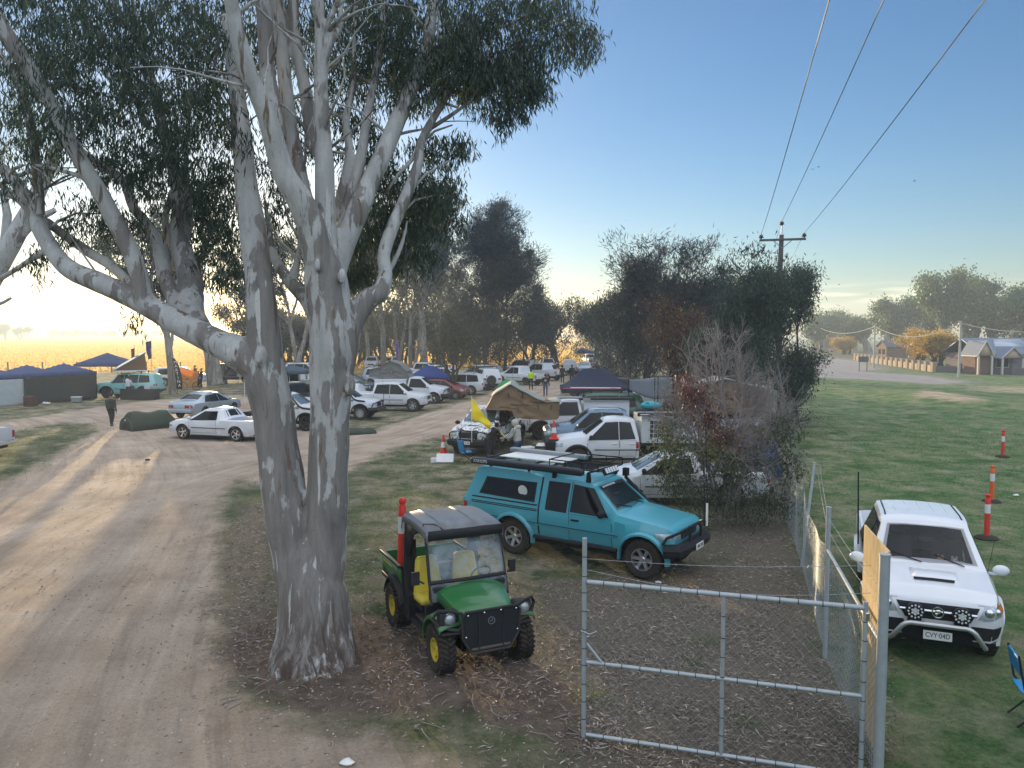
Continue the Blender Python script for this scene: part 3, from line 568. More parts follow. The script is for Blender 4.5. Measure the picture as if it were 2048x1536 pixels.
tree('gum_tree', 'stout pale gum trunk beside the standing couple', X(430, 74), 74, 19, 12, stems=1, r=.48, bole=.24, nleaf=9000, group=GA, ang=(20, 48), lean=(-.12, 0))
tree('gum_tree', 'thin twin stemmed gum hidden behind the left pale trunk', X(522, 98), 98, 18, 13, stems=2, r=.26, nleaf=7000, group=GA)
tree('gum_tree', 'gum showing between the two pale trunks, behind the white truck', X(590, 84), 84, 20, 14, stems=2, r=.35, nleaf=9000, group=GA, lw=.13)
for i, (u, d, h, st, rr, lab, ln) in enumerate([(733, 104, 21, 1, .34, 'straight gum trunk nearest the grey rooftop tent on its left', .0), (765, 98, 23, 1, .36, 'gum trunk rising just behind the peak of the grey rooftop tent', .0), (798, 103, 22, 2, .3, 'twin stemmed gum right of the grey rooftop tent peak', .05),
        (822, 96, 24, 2, .3, 'leaning forked gum behind the blue gazebo left corner', .1), (852, 93, 25, 1, .42, 'thick upright gum above the blue gazebo roof', .0), (884, 110, 22, 2, .3, 'gum with low leaves right of the blue gazebo', .02), (700, 112, 21, 1, .3, 'gum half hidden by the right edge of the pale forked trunk', 0), (925, 118, 17, 2, .3, 'distant gum between blue gazebo and the tall she oaks', 0)]):
    tree('gum_tree', lab, X(u, d), d, h, 20 + i, stems=st, r=rr, bole=.33, nleaf=9500, group=GA, lean=(ln, 0), lw=.12, ll=.45, squash=.85, env=(h * .26, h * .97, 3.0, 60, (-.5, 0, .5)))
tree('small_tree', 'small dark many stemmed tree in front of the white wagon', X(908, 60), 60, 7.2, 41, stems=4, r=.13, depth=3, bole=.3, ang=(18, 40), nleaf=4500, ll=.24, lw=.09, sig=.5, squash=.85, bk=darkbark)
GS = 'she oaks in the middle of the camp'
she = dict(lf=sheleaf, bk=darkbark, ll=.55, lw=.06, droop=.1, upd=.8, lift=.07, ang=(28, 58), wander=.2, group=GS)
tree('she_oak', 'tall feathery she oak, left one of the pair behind the spare wheel wagon', X(966, 80), 80, 17.2, 51, r=.2, depth=4, bole=.17, nleaf=30000, sig=.7, squash=.55, fork=(2, 2), env=(2.2, 16.6, 3.2, 150, (-.8, 0, .6)), **she)
tree('she_oak', 'tallest feathery she oak with wispy top above the white extra cab ute', X(1008, 83), 83, 19, 52, r=.21, depth=4, bole=.17, nleaf=26000, sig=.75, squash=.5, fork=(2, 2), env=(2.2, 18.6, 3.2, 150, (-.6, 0, .8)), **she)
tree('she_oak', 'sparse she oak leaning right beside the tallest she oak', X(1046, 90), 90, 15.5, 53, r=.24, depth=4, bole=.32, nleaf=9000, sig=.6, squash=.4, lean=(.12, 0), env=(4, 15, 1.7, 60, (0, .2)), **she)
tree('bushy_tree', 'low dark bushy tree behind the person in the yellow vest', X(1060, 92), 92, 9.6, 54, stems=3, r=.2, nleaf=6500, lw=.12, ll=.4, bole=.25, lf=sheleaf, bk=darkbark, squash=1.0, sig=.8, env=(1.2, 9, 3.2, 70, (-1, 0, 1)))
tree('bushy_tree', 'rounded dark tree left of the gap where the lane vanishes', X(1112, 104), 104, 10.6, 55, stems=3, r=.22, nleaf=10000, lw=.13, ll=.42, bole=.25, lf=farleaf, bk=darkbark, sig=.9, env=(1.2, 10, 3.8, 80, (-1.5, 0, 1.5)))
tree('bushy_tree', 'far dark tree just right of the vanishing lane', X(1192, 128), 128, 11, 56, stems=3, r=.22, nleaf=8000, lw=.16, ll=.5, bole=.25, lf=farleaf, bk=darkbark, sig=1., env=(1, 10.5, 4, 70, (-1.5, 0, 1.5)))
tree('bushy_tree', 'dusky tree behind the navy gazebo roof', X(1222, 88), 88, 10.5, 57, stems=3, r=.25, nleaf=10000, lw=.12, ll=.4, bole=.28, lf=farleaf, sig=.8, env=(1, 10, 3.2, 80, (-1, 0, 1)))
tree('she_oak', 'broad feathery she oak behind the grey awning, forked into three', X(1292, 64), 64, 13.4, 58, stems=3, r=.22, depth=4, bole=.3, nleaf=18000, sig=.6, squash=.9, fork=(2, 2), env=(2, 12.9, 3.0, 130, (-1, 0, 1)), **{**she, 'ang': (16, 34)})
tree('she_oak', 'rounded she oak left of the power pole behind the rust leaved tree', X(1362, 61), 61, 12.8, 59, stems=3, r=.2, depth=4, bole=.3, nleaf=16000, sig=.6, squash=.9, fork=(2, 2), env=(2, 12.3, 3.0, 120, (-1, 0, 1)), **{**she, 'ang': (16, 34)})
tree('bushy_tree', 'dark broad tree filling the gap behind the grey awning', X(1250, 66), 66, 8.4, 60, stems=3, r=.2, nleaf=9500, lw=.1, ll=.34, bole=.25, lf=farleaf, sig=.7, squash=1.1, env=(.8, 8.2, 2.8, 80, (-1, 0, 1)))
tree('autumn_tree', 'tree with rust red and yellow leaves catching the sun', X(1345, 46), 46, 7.4, 61, stems=3, r=.13, nleaf=9000, lw=.09, ll=.2, bole=.28, lf=autleaf, bk=darkbark, sig=.6, squash=1.0)
tree('bushy_tree', 'dark low tree between the rust leaved tree and the power pole', X(1430, 44), 44, 6.8, 62, stems=3, r=.14, nleaf=8000, lw=.07, ll=.22, bole=.25, lf=gumleaf, bk=darkbark, sig=.6, squash=1.1)
tree('gum_tree', 'dark drooping gum wrapped round the foot of the power pole', X(1500, 40), 40, 10.0, 63, stems=3, r=.16, nleaf=19000, lw=.055, ll=.26, bole=.3, lf=gumleaf, bk=darkbark, sig=.62, squash=.7, depth=4, env=(.8, 9.6, 2.0, 70, (-.7, 0, .6)))
tree('gum_tree', 'drooping gum on the grass side of the power pole', X(1564, 43.5), 43.5, 9.2, 64, stems=2, r=.14, nleaf=14000, lw=.055, ll=.26, bole=.3, lf=gumleaf, bk=darkbark, sig=.6, squash=.7, depth=4, env=(.6, 8.6, 1.6, 60, (-.4, 0, .4)))
tree('bushy_shrub', 'dark round shrub at the edge of the right hand grass', X(1592, 41), 41, 4.6, 65, stems=4, r=.08, nleaf=10000, lw=.06, ll=.16, bole=.25, lf=gumleaf, bk=darkbark, sig=.45, squash=.75, env=(.3, 4.4, 1.2, 50, (-.2, .2)), cat='shrub')
# the half dead shrub in front: bare grey twigs above, olive leaves below, one maroon clump
def dead_shrub():
    p0 = G(1442, 1046); t = thing('half_dead_tree', 'half dead tree with bare grey twigs over olive leaves by the fence', 'tree', p0); rnd = random.Random(77); mb = MB(); tips = []
    for (dx, dy, ox, ln, r) in ((-.75, .1, -.3, 2.0, .085), (.14, 0, .15, 2.1, .13), (.55, .2, .35, 1.9, .08), (-.3, -.1, -.1, 1.8, .07), (.02, .3, .1, 2.1, .08), (.85, -.1, .3, 1.8, .07), (-.5, -.25, -.2, 1.9, .06)):
        grow(mb, Vector((ox, 0, -.05)), Vector((dx, dy, 1)).normalized(), ln, r * 1.25, 5, tips, rnd, (18, 52), (2, 3), .34, .02, .72, 5, .74, .62)
    T = np.array([tuple(a) for a, b in tips]); zc = T[:, 2].max(); sx = 1.7 / np.percentile(np.abs(T[:, 0]), 93); sz = 5.5 / zc
    mb.V = [Vector((v.x * sx * (.55 + .45 * min(1, max(0, v.z * sz - .4) / 2.2)), v.y * sx * .7, v.z * sz)) for v in mb.V]
    mb.build('trunk', greytwig, t)
    def leaves(name, boxes, m, ll, lw):
        Cs = []
        for (cx, cz, rx, rz, n) in boxes:
            a = rng.normal(size=(int(n * 1.5), 3)) * np.array([rx * .55, .55, rz * .55]); Cs.append(a + np.array([cx, -.2, cz]))
        C = np.concatenate(Cs); C[:, 2] = np.maximum(C[:, 2], .1); n = len(C); D = rng.normal(size=(n, 3)) * .6 + np.array([0, 0, -.7])
        V, Q = blades(C, D, rng.uniform(.6, 1.3, n) * ll, rng.uniform(.7, 1.3, n) * lw); npmesh(name, V, Q, m, t)
    q = lambda u, v: ((u - 1442) * 19.96 / F, H - (v - 668) * 19.96 / F)
    leaves('crown', [(*q(1340, 900), .5, .5, 750), (*q(1350, 960), .5, .35, 520), (*q(1420, 900), .5, .5, 560), (*q(1460, 930), .5, .6, 700), (*q(1400, 990), .6, .4, 620), (*q(1500, 900), .4, .5, 480), (*q(1545, 860), .4, .45, 620), (*q(1560, 930), .35, .45, 520), (*q(1540, 1000), .5, .35, 620), (*q(1480, 1010), .5, .3, 420), (*q(1330, 850), .25, .3, 160)], shrubleaf, .12, .036)
    leaves('crown', [(*q(1375, 790), .35, .35, 620), (*q(1400, 835), .4, .3, 560), (*q(1360, 770), .2, .3, 160), (*q(1440, 870), .3, .25, 300)], redleaf, .13, .03)
dead_shrub()
tree('bushy_tree', 'dark dense tree right behind the brown roof tent', X(1452, 38), 38, 5.6, 66, stems=4, r=.1, nleaf=12000, lw=.06, ll=.2, bole=.2, lf=gumleaf, bk=darkbark, sig=.5, squash=1.0, env=(.6, 5.4, 1.9, 60, (-.8, 0, .8)))
# far trees
GF = 'trees fading in the haze beyond the street'
far = dict(nleaf=11000, lw=.30, ll=.6, bole=.11, sig=1.5, lf=hazeleaf, r=.35, group=GF)
for i, (u, d, h, lab) in enumerate([(1640, 205, 11.5, 'bluish hazy tree nearest the dark shrub edge at the end of the road'), (1668, 225, 12.5, 'second hazy tree from the end of the road'), (1706, 232, 10.5, 'hazy tree with ragged top behind the information board'), (1742, 200, 10, 'hazy low tree behind the farther street pole'),
        (1775, 172, 13.5, 'rounded hazy tree left of the tall street side group'), (1812, 176, 14, 'hazy tree above the orange foliage'), (1850, 180, 13, 'hazy tree between orange foliage and tallest gum'), (1888, 150, 17.8, 'tallest pale gum above the golden trees'), (1932, 152, 17.2, 'dark topped gum next to the tallest pale gum'), (1975, 150, 16, 'broad gum behind the house roof ridge'), (2020, 136, 13.8, 'brownish gum behind the right end of the house'), (2062, 150, 16, 'gum cut by the right picture edge')]):
    tree('gum_tree', lab, X(u, d), d, h, 80 + i, stems=2, squash=.95 if h > 15 else 1.25, **far)
for u, d, h, s, lab in ((1832, 116, 6.2, 95, 'round orange gold tree, left of the golden pair'), (1880, 106, 5.4, 96, 'golden green tree in front of the house porch'), (1690, 185, 4.6, 97, 'small golden bush beyond the information board'), (1648, 215, 4.2, 98, 'tiny golden bush at the end of the road')):
    tree('golden_tree', lab, X(u, d), d, h, s, stems=4, r=.12, nleaf=8000, lw=.2, ll=.3, bole=.16, sig=.8, lf=goldleaf, bk=darkbark, group='golden leaved trees along the street', squash=1.75, droop=.2)
GU = 'bushes in a row along the paddock fence'
us = [tree('bush', 'dense bush of the dark row behind the parked cars', X(560, 116), 116, 9.2, 130 + k, stems=5, r=.1, nleaf=3600, lw=.26, ll=.5, bole=.2, sig=.8, lf=farleaf, bk=darkbark, group=GU, squash=1.4, cat='shrub', depth=2, ang=(25, 55)) for k in range(3)]
for k, u in enumerate([536, 554, 580, 606, 632, 658, 684, 708, 732, 764, 800, 838, 872, 902, 930, 958]):
    o = us[k] if k < 3 else dup(us[k % 3], (0, 0, 0), k * 1.3, '', GU, scale=random.uniform(.8, 1.15)); o.location = (X(u, 116 + (k % 3) * 5), 116 + (k % 3) * 5, 0); o['label'] = 'dense dark bush of the low row behind the far parked cars'
ft = tree('field_tree', 'larger of two far trees on the golden paddock at the left edge', X(12, 560), 560, 13, 110, stems=2, r=.4, nleaf=2600, lw=.6, ll=1.2, bole=.15, sig=2.0, lf=hazeleaf, squash=1.0, group='far paddock trees')
dup(ft, (X(31, 560), 565, 0), 1.3, 'smaller of two far trees on the golden paddock at the left edge', scale=.85)
for i in range(24):
    dup(ft, (X(100 + i * 8.6 + rng.uniform(-2.5, 2.5) + (6 if i > 6 else 0), 950), 950 + rng.uniform(-8, 8), 0), i * 1.7, 'far tree in the thin row on the paddock horizon', 'thin row of trees on the paddock horizon', scale=float(rng.uniform(.5, .8)))
# near tree just outside the left edge
def edge_gum():
    t = thing('gum_tree', 'pale gum trunk leaning in at the left picture edge', 'tree', G(-190, 900)); mb = MB(); o = t.location; y = o.y
    for lb in ([(-190, 900, 60), (-120, 720, 50), (-40, 590, 44), (20, 490, 38), (60, 420, 32), (100, 330, 24), (130, 260, 16)], [(-30, 575, 26), (10, 500, 20), (15, 430, 16), (5, 380, 12)], [(30, 480, 22), (70, 440, 16), (110, 420, 10)]):
        mb.tube([P(u, v, y) - o for u, v, w_ in lb], [w_ / 2 * y / F for u, v, w_ in lb], 10, rough=.15)
    mb.build('trunk', gumbark, t)
    C = np.array([tuple(P(random.gauss(60, 60), random.gauss(220, 90), y + random.gauss(0, 1.2)) - o) for _ in range(2600)]); n = len(C)
    V, Q = blades(C, rng.normal(size=(n, 3)) * .4 + np.array([0, 0, -1]), rng.uniform(.12, .22, n), rng.uniform(.02, .035, n)); npmesh('crown', V, Q, gumleaf, t)
edge_gum()
# ------------------------------------------------------------------ vehicles: one lofted shell per kind, every panel laid on it
def lerp(a, b, t): return a + (b - a) * t
class Shell:
    def __init__(s, top, sh, bot, axles, wr, ar, bed=None, crown=.05, tuck=.05, belly=.02):
        f = lambda l: np.array(sorted(l, key=lambda q: q[0]), dtype=float)
        s.t, s.s, s.b = f(top), f(sh), f(bot); s.axles, s.wr, s.ar, s.bed, s.crown, s.tuck, s.belly = axles, wr, ar, bed, crown, tuck, belly
        s.x0, s.x1 = s.t[0, 0], s.t[-1, 0]
    def base(s, x):
        zt, wt = np.interp(x, s.t[:, 0], s.t[:, 1]), np.interp(x, s.t[:, 0], s.t[:, 2]); zs, ws = np.interp(x, s.s[:, 0], s.s[:, 1]), np.interp(x, s.s[:, 0], s.s[:, 2])
        zb0 = zb = np.interp(x, s.b[:, 0], s.b[:, 1])
        for a in s.axles:
            if abs(x - a) < s.ar: zb = max(zb, s.wr + math.sqrt(s.ar ** 2 - (x - a) ** 2))
        zs = max(zs, zb + .03); zt = max(zt, zs + .012)
        return zt, wt, zs, ws, zb, zb0
    def half(s, x):
        zt, wt, zs, ws, zb, zb0 = s.base(x); zm = max(zb + .012, lerp(zb0, zs, .5)); wm = ws + s.belly; k = min(1, max(0, (zb - zb0) / .25)); wb = lerp(ws - s.tuck, wm, k)
        c = s.crown * min(1, (s.x1 - x) / .3 + .25)
        if s.bed and s.bed[0] <= x <= s.bed[1]: tail = [(wt - .05, zt), (wt - .07, s.bed[2]), (0, s.bed[2])]
        else: tail = [(wt * .8, zt + c * .5), (wt * .45, zt + c * .88), (0, zt + c)]
        return [(wb, zb), (wm, zm), (ws, zs), (wt, zt)] + tail
    def side(s, x, z):
        h = s.half(x); p = [(q[1], q[0]) for q in h[:4]]
        return float(np.interp(z, [a for a, b in p], [b for a, b in p]))
    def topz(s, x, y):
        h = s.half(x); y = abs(y)
        return float(np.interp(y, [q[0] for q in h[3:][::-1]] + [h[2][0] + .001], [q[1] for q in h[3:][::-1]] + [h[2][1]]))
    def front(s, y, z, rear=False):
        lo, hi = (s.x0, s.x1)
        for i in range(160):
            x = (hi - i * .01 if not rear else lo + i * .01); zt, wt, zs, ws, zb, zb0 = s.base(x)
            if z >= zb0 - .01 and z <= s.topz(x, y) and abs(y) <= s.side(x, z): return x
        return hi - .4 if not rear else lo + .4
    def mesh(s):
        xs = set(np.round(np.linspace(s.x0, s.x1, 64), 4)) | set(np.round(s.t[:, 0], 4)) | set(np.round(s.s[:, 0], 4))
        for a in s.axles:
            for k in range(15): xs.add(round(a + s.ar * math.cos(math.pi * k / 14), 4))
            xs |= {round(a + s.ar + .003, 4), round(a - s.ar - .003, 4)}
        if s.bed: xs |= {s.bed[0] - .002, s.bed[0], s.bed[1], s.bed[1] + .002}
        xs = sorted(x for x in xs if s.x0 <= x <= s.x1); mb = MB(); vs = []; n = 13
        for x in xs:
            h = s.half(x); ring = [(x, y, z) for y, z in h] + [(x, -y, z) for y, z in h[-2::-1]]
            vs += ring
        fs = [(i * n + j, i * n + j + 1, (i + 1) * n + j + 1, (i + 1) * n + j) for i in range(len(xs) - 1) for j in range(n - 1)]
        fs += [tuple(range(n))[::-1], tuple((len(xs) - 1) * n + j for j in range(n))]
        mb.add(vs, fs); return mb
def rs(pl, n):
    pl = np.array(pl, float)
    if len(pl) == n: return pl
    d = np.r_[0, np.cumsum(np.hypot(*np.diff(pl, axis=0).T))]; t = np.linspace(0, d[-1], n)
    return np.stack([np.interp(t, d, pl[:, 0]), np.interp(t, d, pl[:, 1])], 1)
def panel(sh, how, lo, hi, sgn=1, eps=.006, n=9, m=4, mb=None, mi=0):
    """grid laid on the shell between two polylines: how = side (x,z), top (x,y), front or rear (y,z)"""
    a, b = rs(lo, n), rs(hi, n); g = []
    for j in range(m):
        q = a + (b - a) * (j / (m - 1)); row = []
        for p0, p1 in q:
            if how == 'side': row.append((p0, sgn * (sh.side(p0, p1) + eps), p1))
            elif how == 'top': row.append((p0 + eps * .7, p1, sh.topz(p0, p1) + eps))
            else: row.append((sh.front(p0, p1, how == 'rear') + (eps if how == 'front' else -eps), p0, p1))
        g.append(row)
    mb = mb or MB(); mb.grid(g, mi); return mb
clear = mat('tinted_clear_glass', (.012, .016, .018), .03, var=.05, spec=.8, alpha=.42)
WM = {}
def wheel(par, x, y, r, w, style='alloy', rim=.6, name='wheel'):
    key = (r, w, style, rim)
    if key not in WM:
        T = Matrix.Rotation(R(90), 4, 'X'); mb = MB(); rr = r * rim; h = w / 2
        mb.lathe([(rr, -h * .8), (r * .86, -h), (r * .97, -h * .78), (r, -h * .5), (r, h * .5), (r * .97, h * .78), (r * .86, h), (rr, h * .8)], 28, 0, T, closed=True)
        lugs = 30 if r > .3 else 0
        for k in range(lugs):
            a = 2 * math.pi * k / lugs
            for sgn in (-1, 1):
                big = style == 'yellow'; off = .5 * (k % 2)
                M = Matrix.Rotation(a + (.08 * sgn), 4, 'Y') @ Matrix.Translation((0, sgn * h * (.42 if not big else .5), r))
                mb.box((0, 0, 0), (r * (.10 if not big else .13), h * (.62 if not big else .95), .022 if not big else .05), 0, T=M, rz=.55 * sgn if big else .2 * sgn)
        ty = mb.build('wheel', rubber, par); me = ty.data; bpy.data.objects.remove(ty)
        m2 = MB(); face = {'alloy': alloy, 'steel': alloy, 'white': plate_w, 'dark': darkalloy, 'chrome': chrome, 'yellow': mat('deere_yellow', (.62, .47, .03), .4, dirt=.3)}[style]; f = h * .62
        m2.lathe([(rr * 1.02, -h * .8), (rr * 1.02, h * .82), (rr * .93, h * .82), (rr * .9, -h * .4), (rr * .9, -h * .8)], 24, 0, T, closed=True)
        m2.lathe([(.001, -.01), (rr * .92, -.01), (rr * .92, .0), (.001, .0)], 20, 1, T)
        ns = {'alloy': 6, 'chrome': 5, 'dark': 6, 'steel': 8, 'white': 8, 'yellow': 5}[style]
        for sgn in (1, -1):
            for k in range(ns):
                M = T @ Matrix.Rotation(2 * math.pi * k / ns, 4, 'Z'); wd = .3 if style in ('steel', 'white', 'yellow') else .2
                m2.add([(rr * .15, -rr * wd * .8, sgn * f * .7), (rr * .95, -rr * wd * .75, sgn * f), (rr * .95, rr * wd * .75, sgn * f), (rr * .15, rr * wd * .8, sgn * f * .7), (rr * .15, -rr * wd * .8, sgn * f * .2), (rr * .95, -rr * wd * .75, sgn * f * .4), (rr * .95, rr * wd * .75, sgn * f * .4), (rr * .15, rr * wd * .8, sgn * f * .2)],
                       [(0, 1, 2, 3), (7, 6, 5, 4), (0, 4, 5, 1), (1, 5, 6, 2), (2, 6, 7, 3), (3, 7, 4, 0)], 0, M)
            m2.lathe([(.001, sgn * f * .2), (rr * .24, sgn * f * .2), (rr * .24, sgn * f * .78), (rr * .16, sgn * f * .95), (.001, sgn * f * .95)], 14, 0, T)
        rm = m2.build('rim', [face, seam], par); WM[key] = (me, rm.data); bpy.data.objects.remove(rm)
    t = bpy.data.objects.new(name, WM[key][0]); COL.objects.link(t); t.parent = par; t.location = (x, y, r); t.rotation_euler = (0, random.uniform(0, 6), 0)
    q = bpy.data.objects.new('rim', WM[key][1]); COL.objects.link(q); q.parent = t
    return t
def vehicle(name, label, pos, head, kind, pm, group=None, opt=(), cat=None, plate=None, wstyle='alloy', scale=1.):
    """pos: ground point under the middle of the wheelbase; head: direction the nose points to"""
    k = dict(KINDS[kind]); t = thing(name, label, cat or k.get('cat', 'car'), (pos[0], pos[1], 0), math.atan2(head[1], head[0]), group, scale)
    ax = k['axles']; wr = k['wr']; sh = Shell(k['top'], k['sh'], k['bot'], ax, wr, k.get('ar', wr * 1.22), k.get('bed'), k.get('crown', .05)); t_sh = sh
    bmb = sh.mesh()
    if 'open' in opt:                                   # real opening behind the windscreen and front side glass, with a cabin inside
        sc_ = k['screen']; keep = []
        for f in bmb.Fc:
            c = sum((bmb.V[i] for i in f), Vector()) / len(f)
            keep.append(not (sc_[1] + .02 < c.x < sc_[0] - .02 and c.z > sh.base(c.x)[2] + .04 and abs(c.y) < lerp(sc_[3], sc_[2], (c.x - sc_[1]) / (sc_[0] - sc_[1])) - .01))
        bmb.Fc = [f for f, q in zip(bmb.Fc, keep) if q]; bmb.M = [m for m, q in zip(bmb.M, keep) if q]
        trimi = mat('cabin_grey', (.06, .06, .062), .8); b2 = MB(); zf = sh.base(sc_[0])[2]; b2.box((sc_[0] - .28, 0, zf - .12), (.5, sc_[2] * 1.9, .22)); b2.build('dashboard', trimi, t, bevel=.05); b2 = MB(); b2.box((sc_[1] - .9, 0, .72), (2.6, sc_[2] * 1.9, .1)); b2.build('cabin_floor', trimi, t)
        for s in (1, -1):
            b2 = MB(); b2.box((sc_[1] - .35, s * .38, zf + .06), (.16, .48, .62), ry=R(-12)); b2.box((sc_[1] - .42, s * .38, zf + .46), (.1, .26, .18), ry=R(-8)); b2.box((sc_[1] - .05, s * .38, zf - .26), (.5, .5, .14)); b2.build('seat', mat('seat_cloth', (.10, .10, .105), .9), t, bevel=.05)
        b2 = MB(); b2.lathe([(.165, -.012), (.19, -.012), (.19, .012), (.165, .012)], 20, 0, Matrix.Translation((sc_[1] + .25, -.38, zf + .02)) @ Matrix.Rotation(R(-62), 4, 'Y'), closed=True); b2.box((sc_[1] + .25, -.38, zf + .02), (.05, .3, .05)); b2.build('steering_wheel', trimi, t)
        b2 = MB(); b2.box((sc_[1] + .14, 0, sh.topz(sc_[1] + .14, 0) - .12), (.03, .24, .07)); b2.build('rear_view_mirror', trimi, t, bevel=.015)
    bmb.build('body', pm, t, ang=32)
    W = max(q[2] for q in k['sh'])
    ub = MB(); ub.box(((sh.x0 + sh.x1) / 2, 0, .5), (sh.x1 - sh.x0 - .35, W * 1.55, .34)); ub.box(((sh.x0 + sh.x1) / 2, 0, .36), (sh.x1 - sh.x0 - 1.1, .9, .16))
    for a in ax:
        ub.tube([(a, -W * .8, wr), (a, W * .8, wr)], .06, 8)
        ub.box((a, 0, wr + .2), (wr * 2.3, W * 1.2, wr * 1.3))
    ub.build('underbody', seam, t, smooth=False)
    for a in ax:
        for s in (1, -1): wheel(t, a, s * (W - k.get('ww', .25) / 2 + .0), wr, k.get('ww', .25), wstyle, k.get('rim', .6))
    # glass
    ws = k['screen']; gl = MB(); panel(sh, 'top', [(ws[0], -ws[2]), (ws[0] + .05, 0), (ws[0], ws[2])], [(ws[1], -ws[3]), (ws[1] + .02, 0), (ws[1], ws[3])], n=11, m=7, mb=gl, eps=.008); gl.build('windscreen', clear if 'open' in opt else (glass_l if 'palescreen' in opt else glass), t)
    if 'wipers' in opt:
        wp = MB()
        for y0 in (-.1, .5): wp.tube([(ws[0] + .06, y0, sh.topz(ws[0] + .06, y0) + .02), (ws[0] - .08, y0 - .42, sh.topz(ws[0] - .08, y0 - .42) + .025)], .009, 5)
        wp.build('wiper', black, t)
    if 'rearglass' in k:
        rg = k['rearglass']; gl = MB(); panel(sh, 'top', [(rg[0], -rg[2]), (rg[0], rg[2])], [(rg[1], -rg[3]), (rg[1], rg[3])], n=9, m=7, mb=gl, eps=.008); gl.build('rear_window', glass, t)
    for i, (lo, hi) in enumerate(k['wins']):
        for s in (1, -1):
            g2 = MB(); a_, b2_ = np.array(lo, float), np.array(hi, float); ctr = (a_.mean(0) + b2_.mean(0)) / 2; gr2 = lambda q: [(x + math.copysign(.018, x - ctr[0]), z + math.copysign(.016, z - ctr[1])) for x, z in q]
            panel(sh, 'side', gr2(lo), gr2(hi), s, .003, 11, 4, g2, 1); panel(sh, 'side', lo, hi, s, .008, 11, 4, g2, 0); g2.build('window', [glass, seam], t)
    for i, (x0, x1, z0, z1) in enumerate(k.get('doors', ())):
        for s in (1, -1):
            d = MB(); panel(sh, 'side', [(x0, z0), (x1, z0)], [(x0, z1), (x1, z1)], s, .002, 9, 6, d, 1); panel(sh, 'side', [(x0 + .012, z0 + .012), (x1 - .012, z0 + .012)], [(x0 + .012, z1 - .006), (x1 - .012, z1 - .006)], s, .005, 9, 6, d, 0)
            do = d.build('door', [pm, seam], t)
            hx = x0 + .16; hz = z1 - .12; y = sh.side(hx, hz); h = MB(); h.box((hx, s * (y + .02), hz), (.19, .03, .035), 0); h.build('handle', black if 'blackhandle' in opt else pm, do, bevel=.008)
    sd_ = MB(); zc_ = lerp(k['doors'][0][2], k['doors'][0][3], .38)
    for s in (1, -1): panel(sh, 'side', [(ax[0] - sh.ar - .12, zc_), (ax[1] + sh.ar + .12, zc_)], [(ax[0] - sh.ar - .12, zc_ + .035), (ax[1] + sh.ar + .12, zc_ + .035)], s, .016, 16, 3, sd_)
    sd_.build('side_moulding', pm if kind in ('teal', 'hero_white') else black, t)
    # lamps
    for s in (1, -1):
        for nm, m_, key, how in (('headlight', lens, 'hl', 'front'), ('tail_light', redlens, 'tl', 'rear')):
            y0, y1, z0, z1 = k[key]; l = MB(); panel(sh, how, [(s * y0, z0), (s * y1, z0 + .02)], [(s * y0, z1), (s * y1, z1)], 1, .012, 7, 4, l); 
            if nm == 'headlight' and k.get('wrap', 1): panel(sh, 'side', [(sh.x1 - .32, z0 + .05), (sh.x1 - .05, z0 + .02)], [(sh.x1 - .36, z1 - .01), (sh.x1 - .05, z1)], s, .008, 6, 3, l)
            if nm == 'tail_light': panel(sh, 'side', [(sh.x0 + .02, z0), (sh.x0 + .12, z0)], [(sh.x0 + .02, z1), (sh.x0 + .12, z1)], s, .008, 4, 3, l)
            l.build(nm, m_, t)
        mr = k['mirror']; m_ = MB(); y = sh.side(mr[0], mr[1]); m_.ell((mr[0], s * (y + .17), mr[1] + .06), (.07, .12, .085)); m_.box((mr[0], s * (y + .05), mr[1]), (.05, .14, .03)); m_.build('mirror', chrome if 'chromemirror' in opt else (black if 'blackmirror' in opt else pm), t)
    gz0, gz1, gy = k['grille']; g = MB(); panel(sh, 'front', [(-gy, gz0), (gy, gz0)], [(-gy * 1.05, gz1), (gy * 1.05, gz1)], 1, .012, 13, 5, g); 
    for zz in np.linspace(gz0 + .03, gz1 - .03, 4): g.tube([(sh.front(y, zz) + .016, y, zz) for y in np.linspace(-gy, gy, 9)], .008, 5, 1)
    g.build('grille', [black, chrome if 'chromegrille' in opt else darkalloy], t)
    bz0, bz1 = k['bumper']; bm = MB(); fb = [sh.front(y, (bz0 + bz1) / 2) for y in np.linspace(-W * .96, W * .96, 13)]
    if 'bullbar' in opt:
        bm.tube([(x + .09, y, (bz0 + bz1) / 2) for x, y in zip(fb, np.linspace(-W * .99, W * .99, 13))], .14, 8)
        b2 = MB(); xf = sh.x1 + .12; zt = k['hl'][3] + .06
        for y in (-.28, .28): b2.tube([(xf + .02, y, bz1 - .02), (xf + .04, y, zt - .08), (xf, y * .9, zt)], .03, 8)
        b2.tube([(xf, -.26, zt), (xf, .26, zt)], .032, 8)
        for s in (1, -1): b2.tube([(xf, s * .27, zt), (xf - .04, s * .62, zt - .03), (xf - .22, s * .84, zt - .12), (xf - .3, s * .88, bz1)], .026, 8)
        b2.tube([(xf + .02, -.28, zt - .2), (xf + .02, .28, zt - .2)], .022, 8)
        b2.build('bullbar_hoops', black, t)
        bm.build('bullbar', black, t)
    else:
        panel(sh, 'front', [(y, bz0) for y in np.linspace(-W * .9, W * .9, 13)], [(y, bz1) for y in np.linspace(-W * .94, W * .94, 13)], 1, .03, 13, 4, bm); bm.build('bumper', pm if k.get('pbump', 1) else black, t)
        lg = MB(); panel(sh, 'front', [(-W * .6, bz0 + .02), (W * .6, bz0 + .02)], [(-W * .55, bz0 + .16), (W * .55, bz0 + .16)], 1, .036, 9, 3, lg); lg.build('air_intake', black, t)
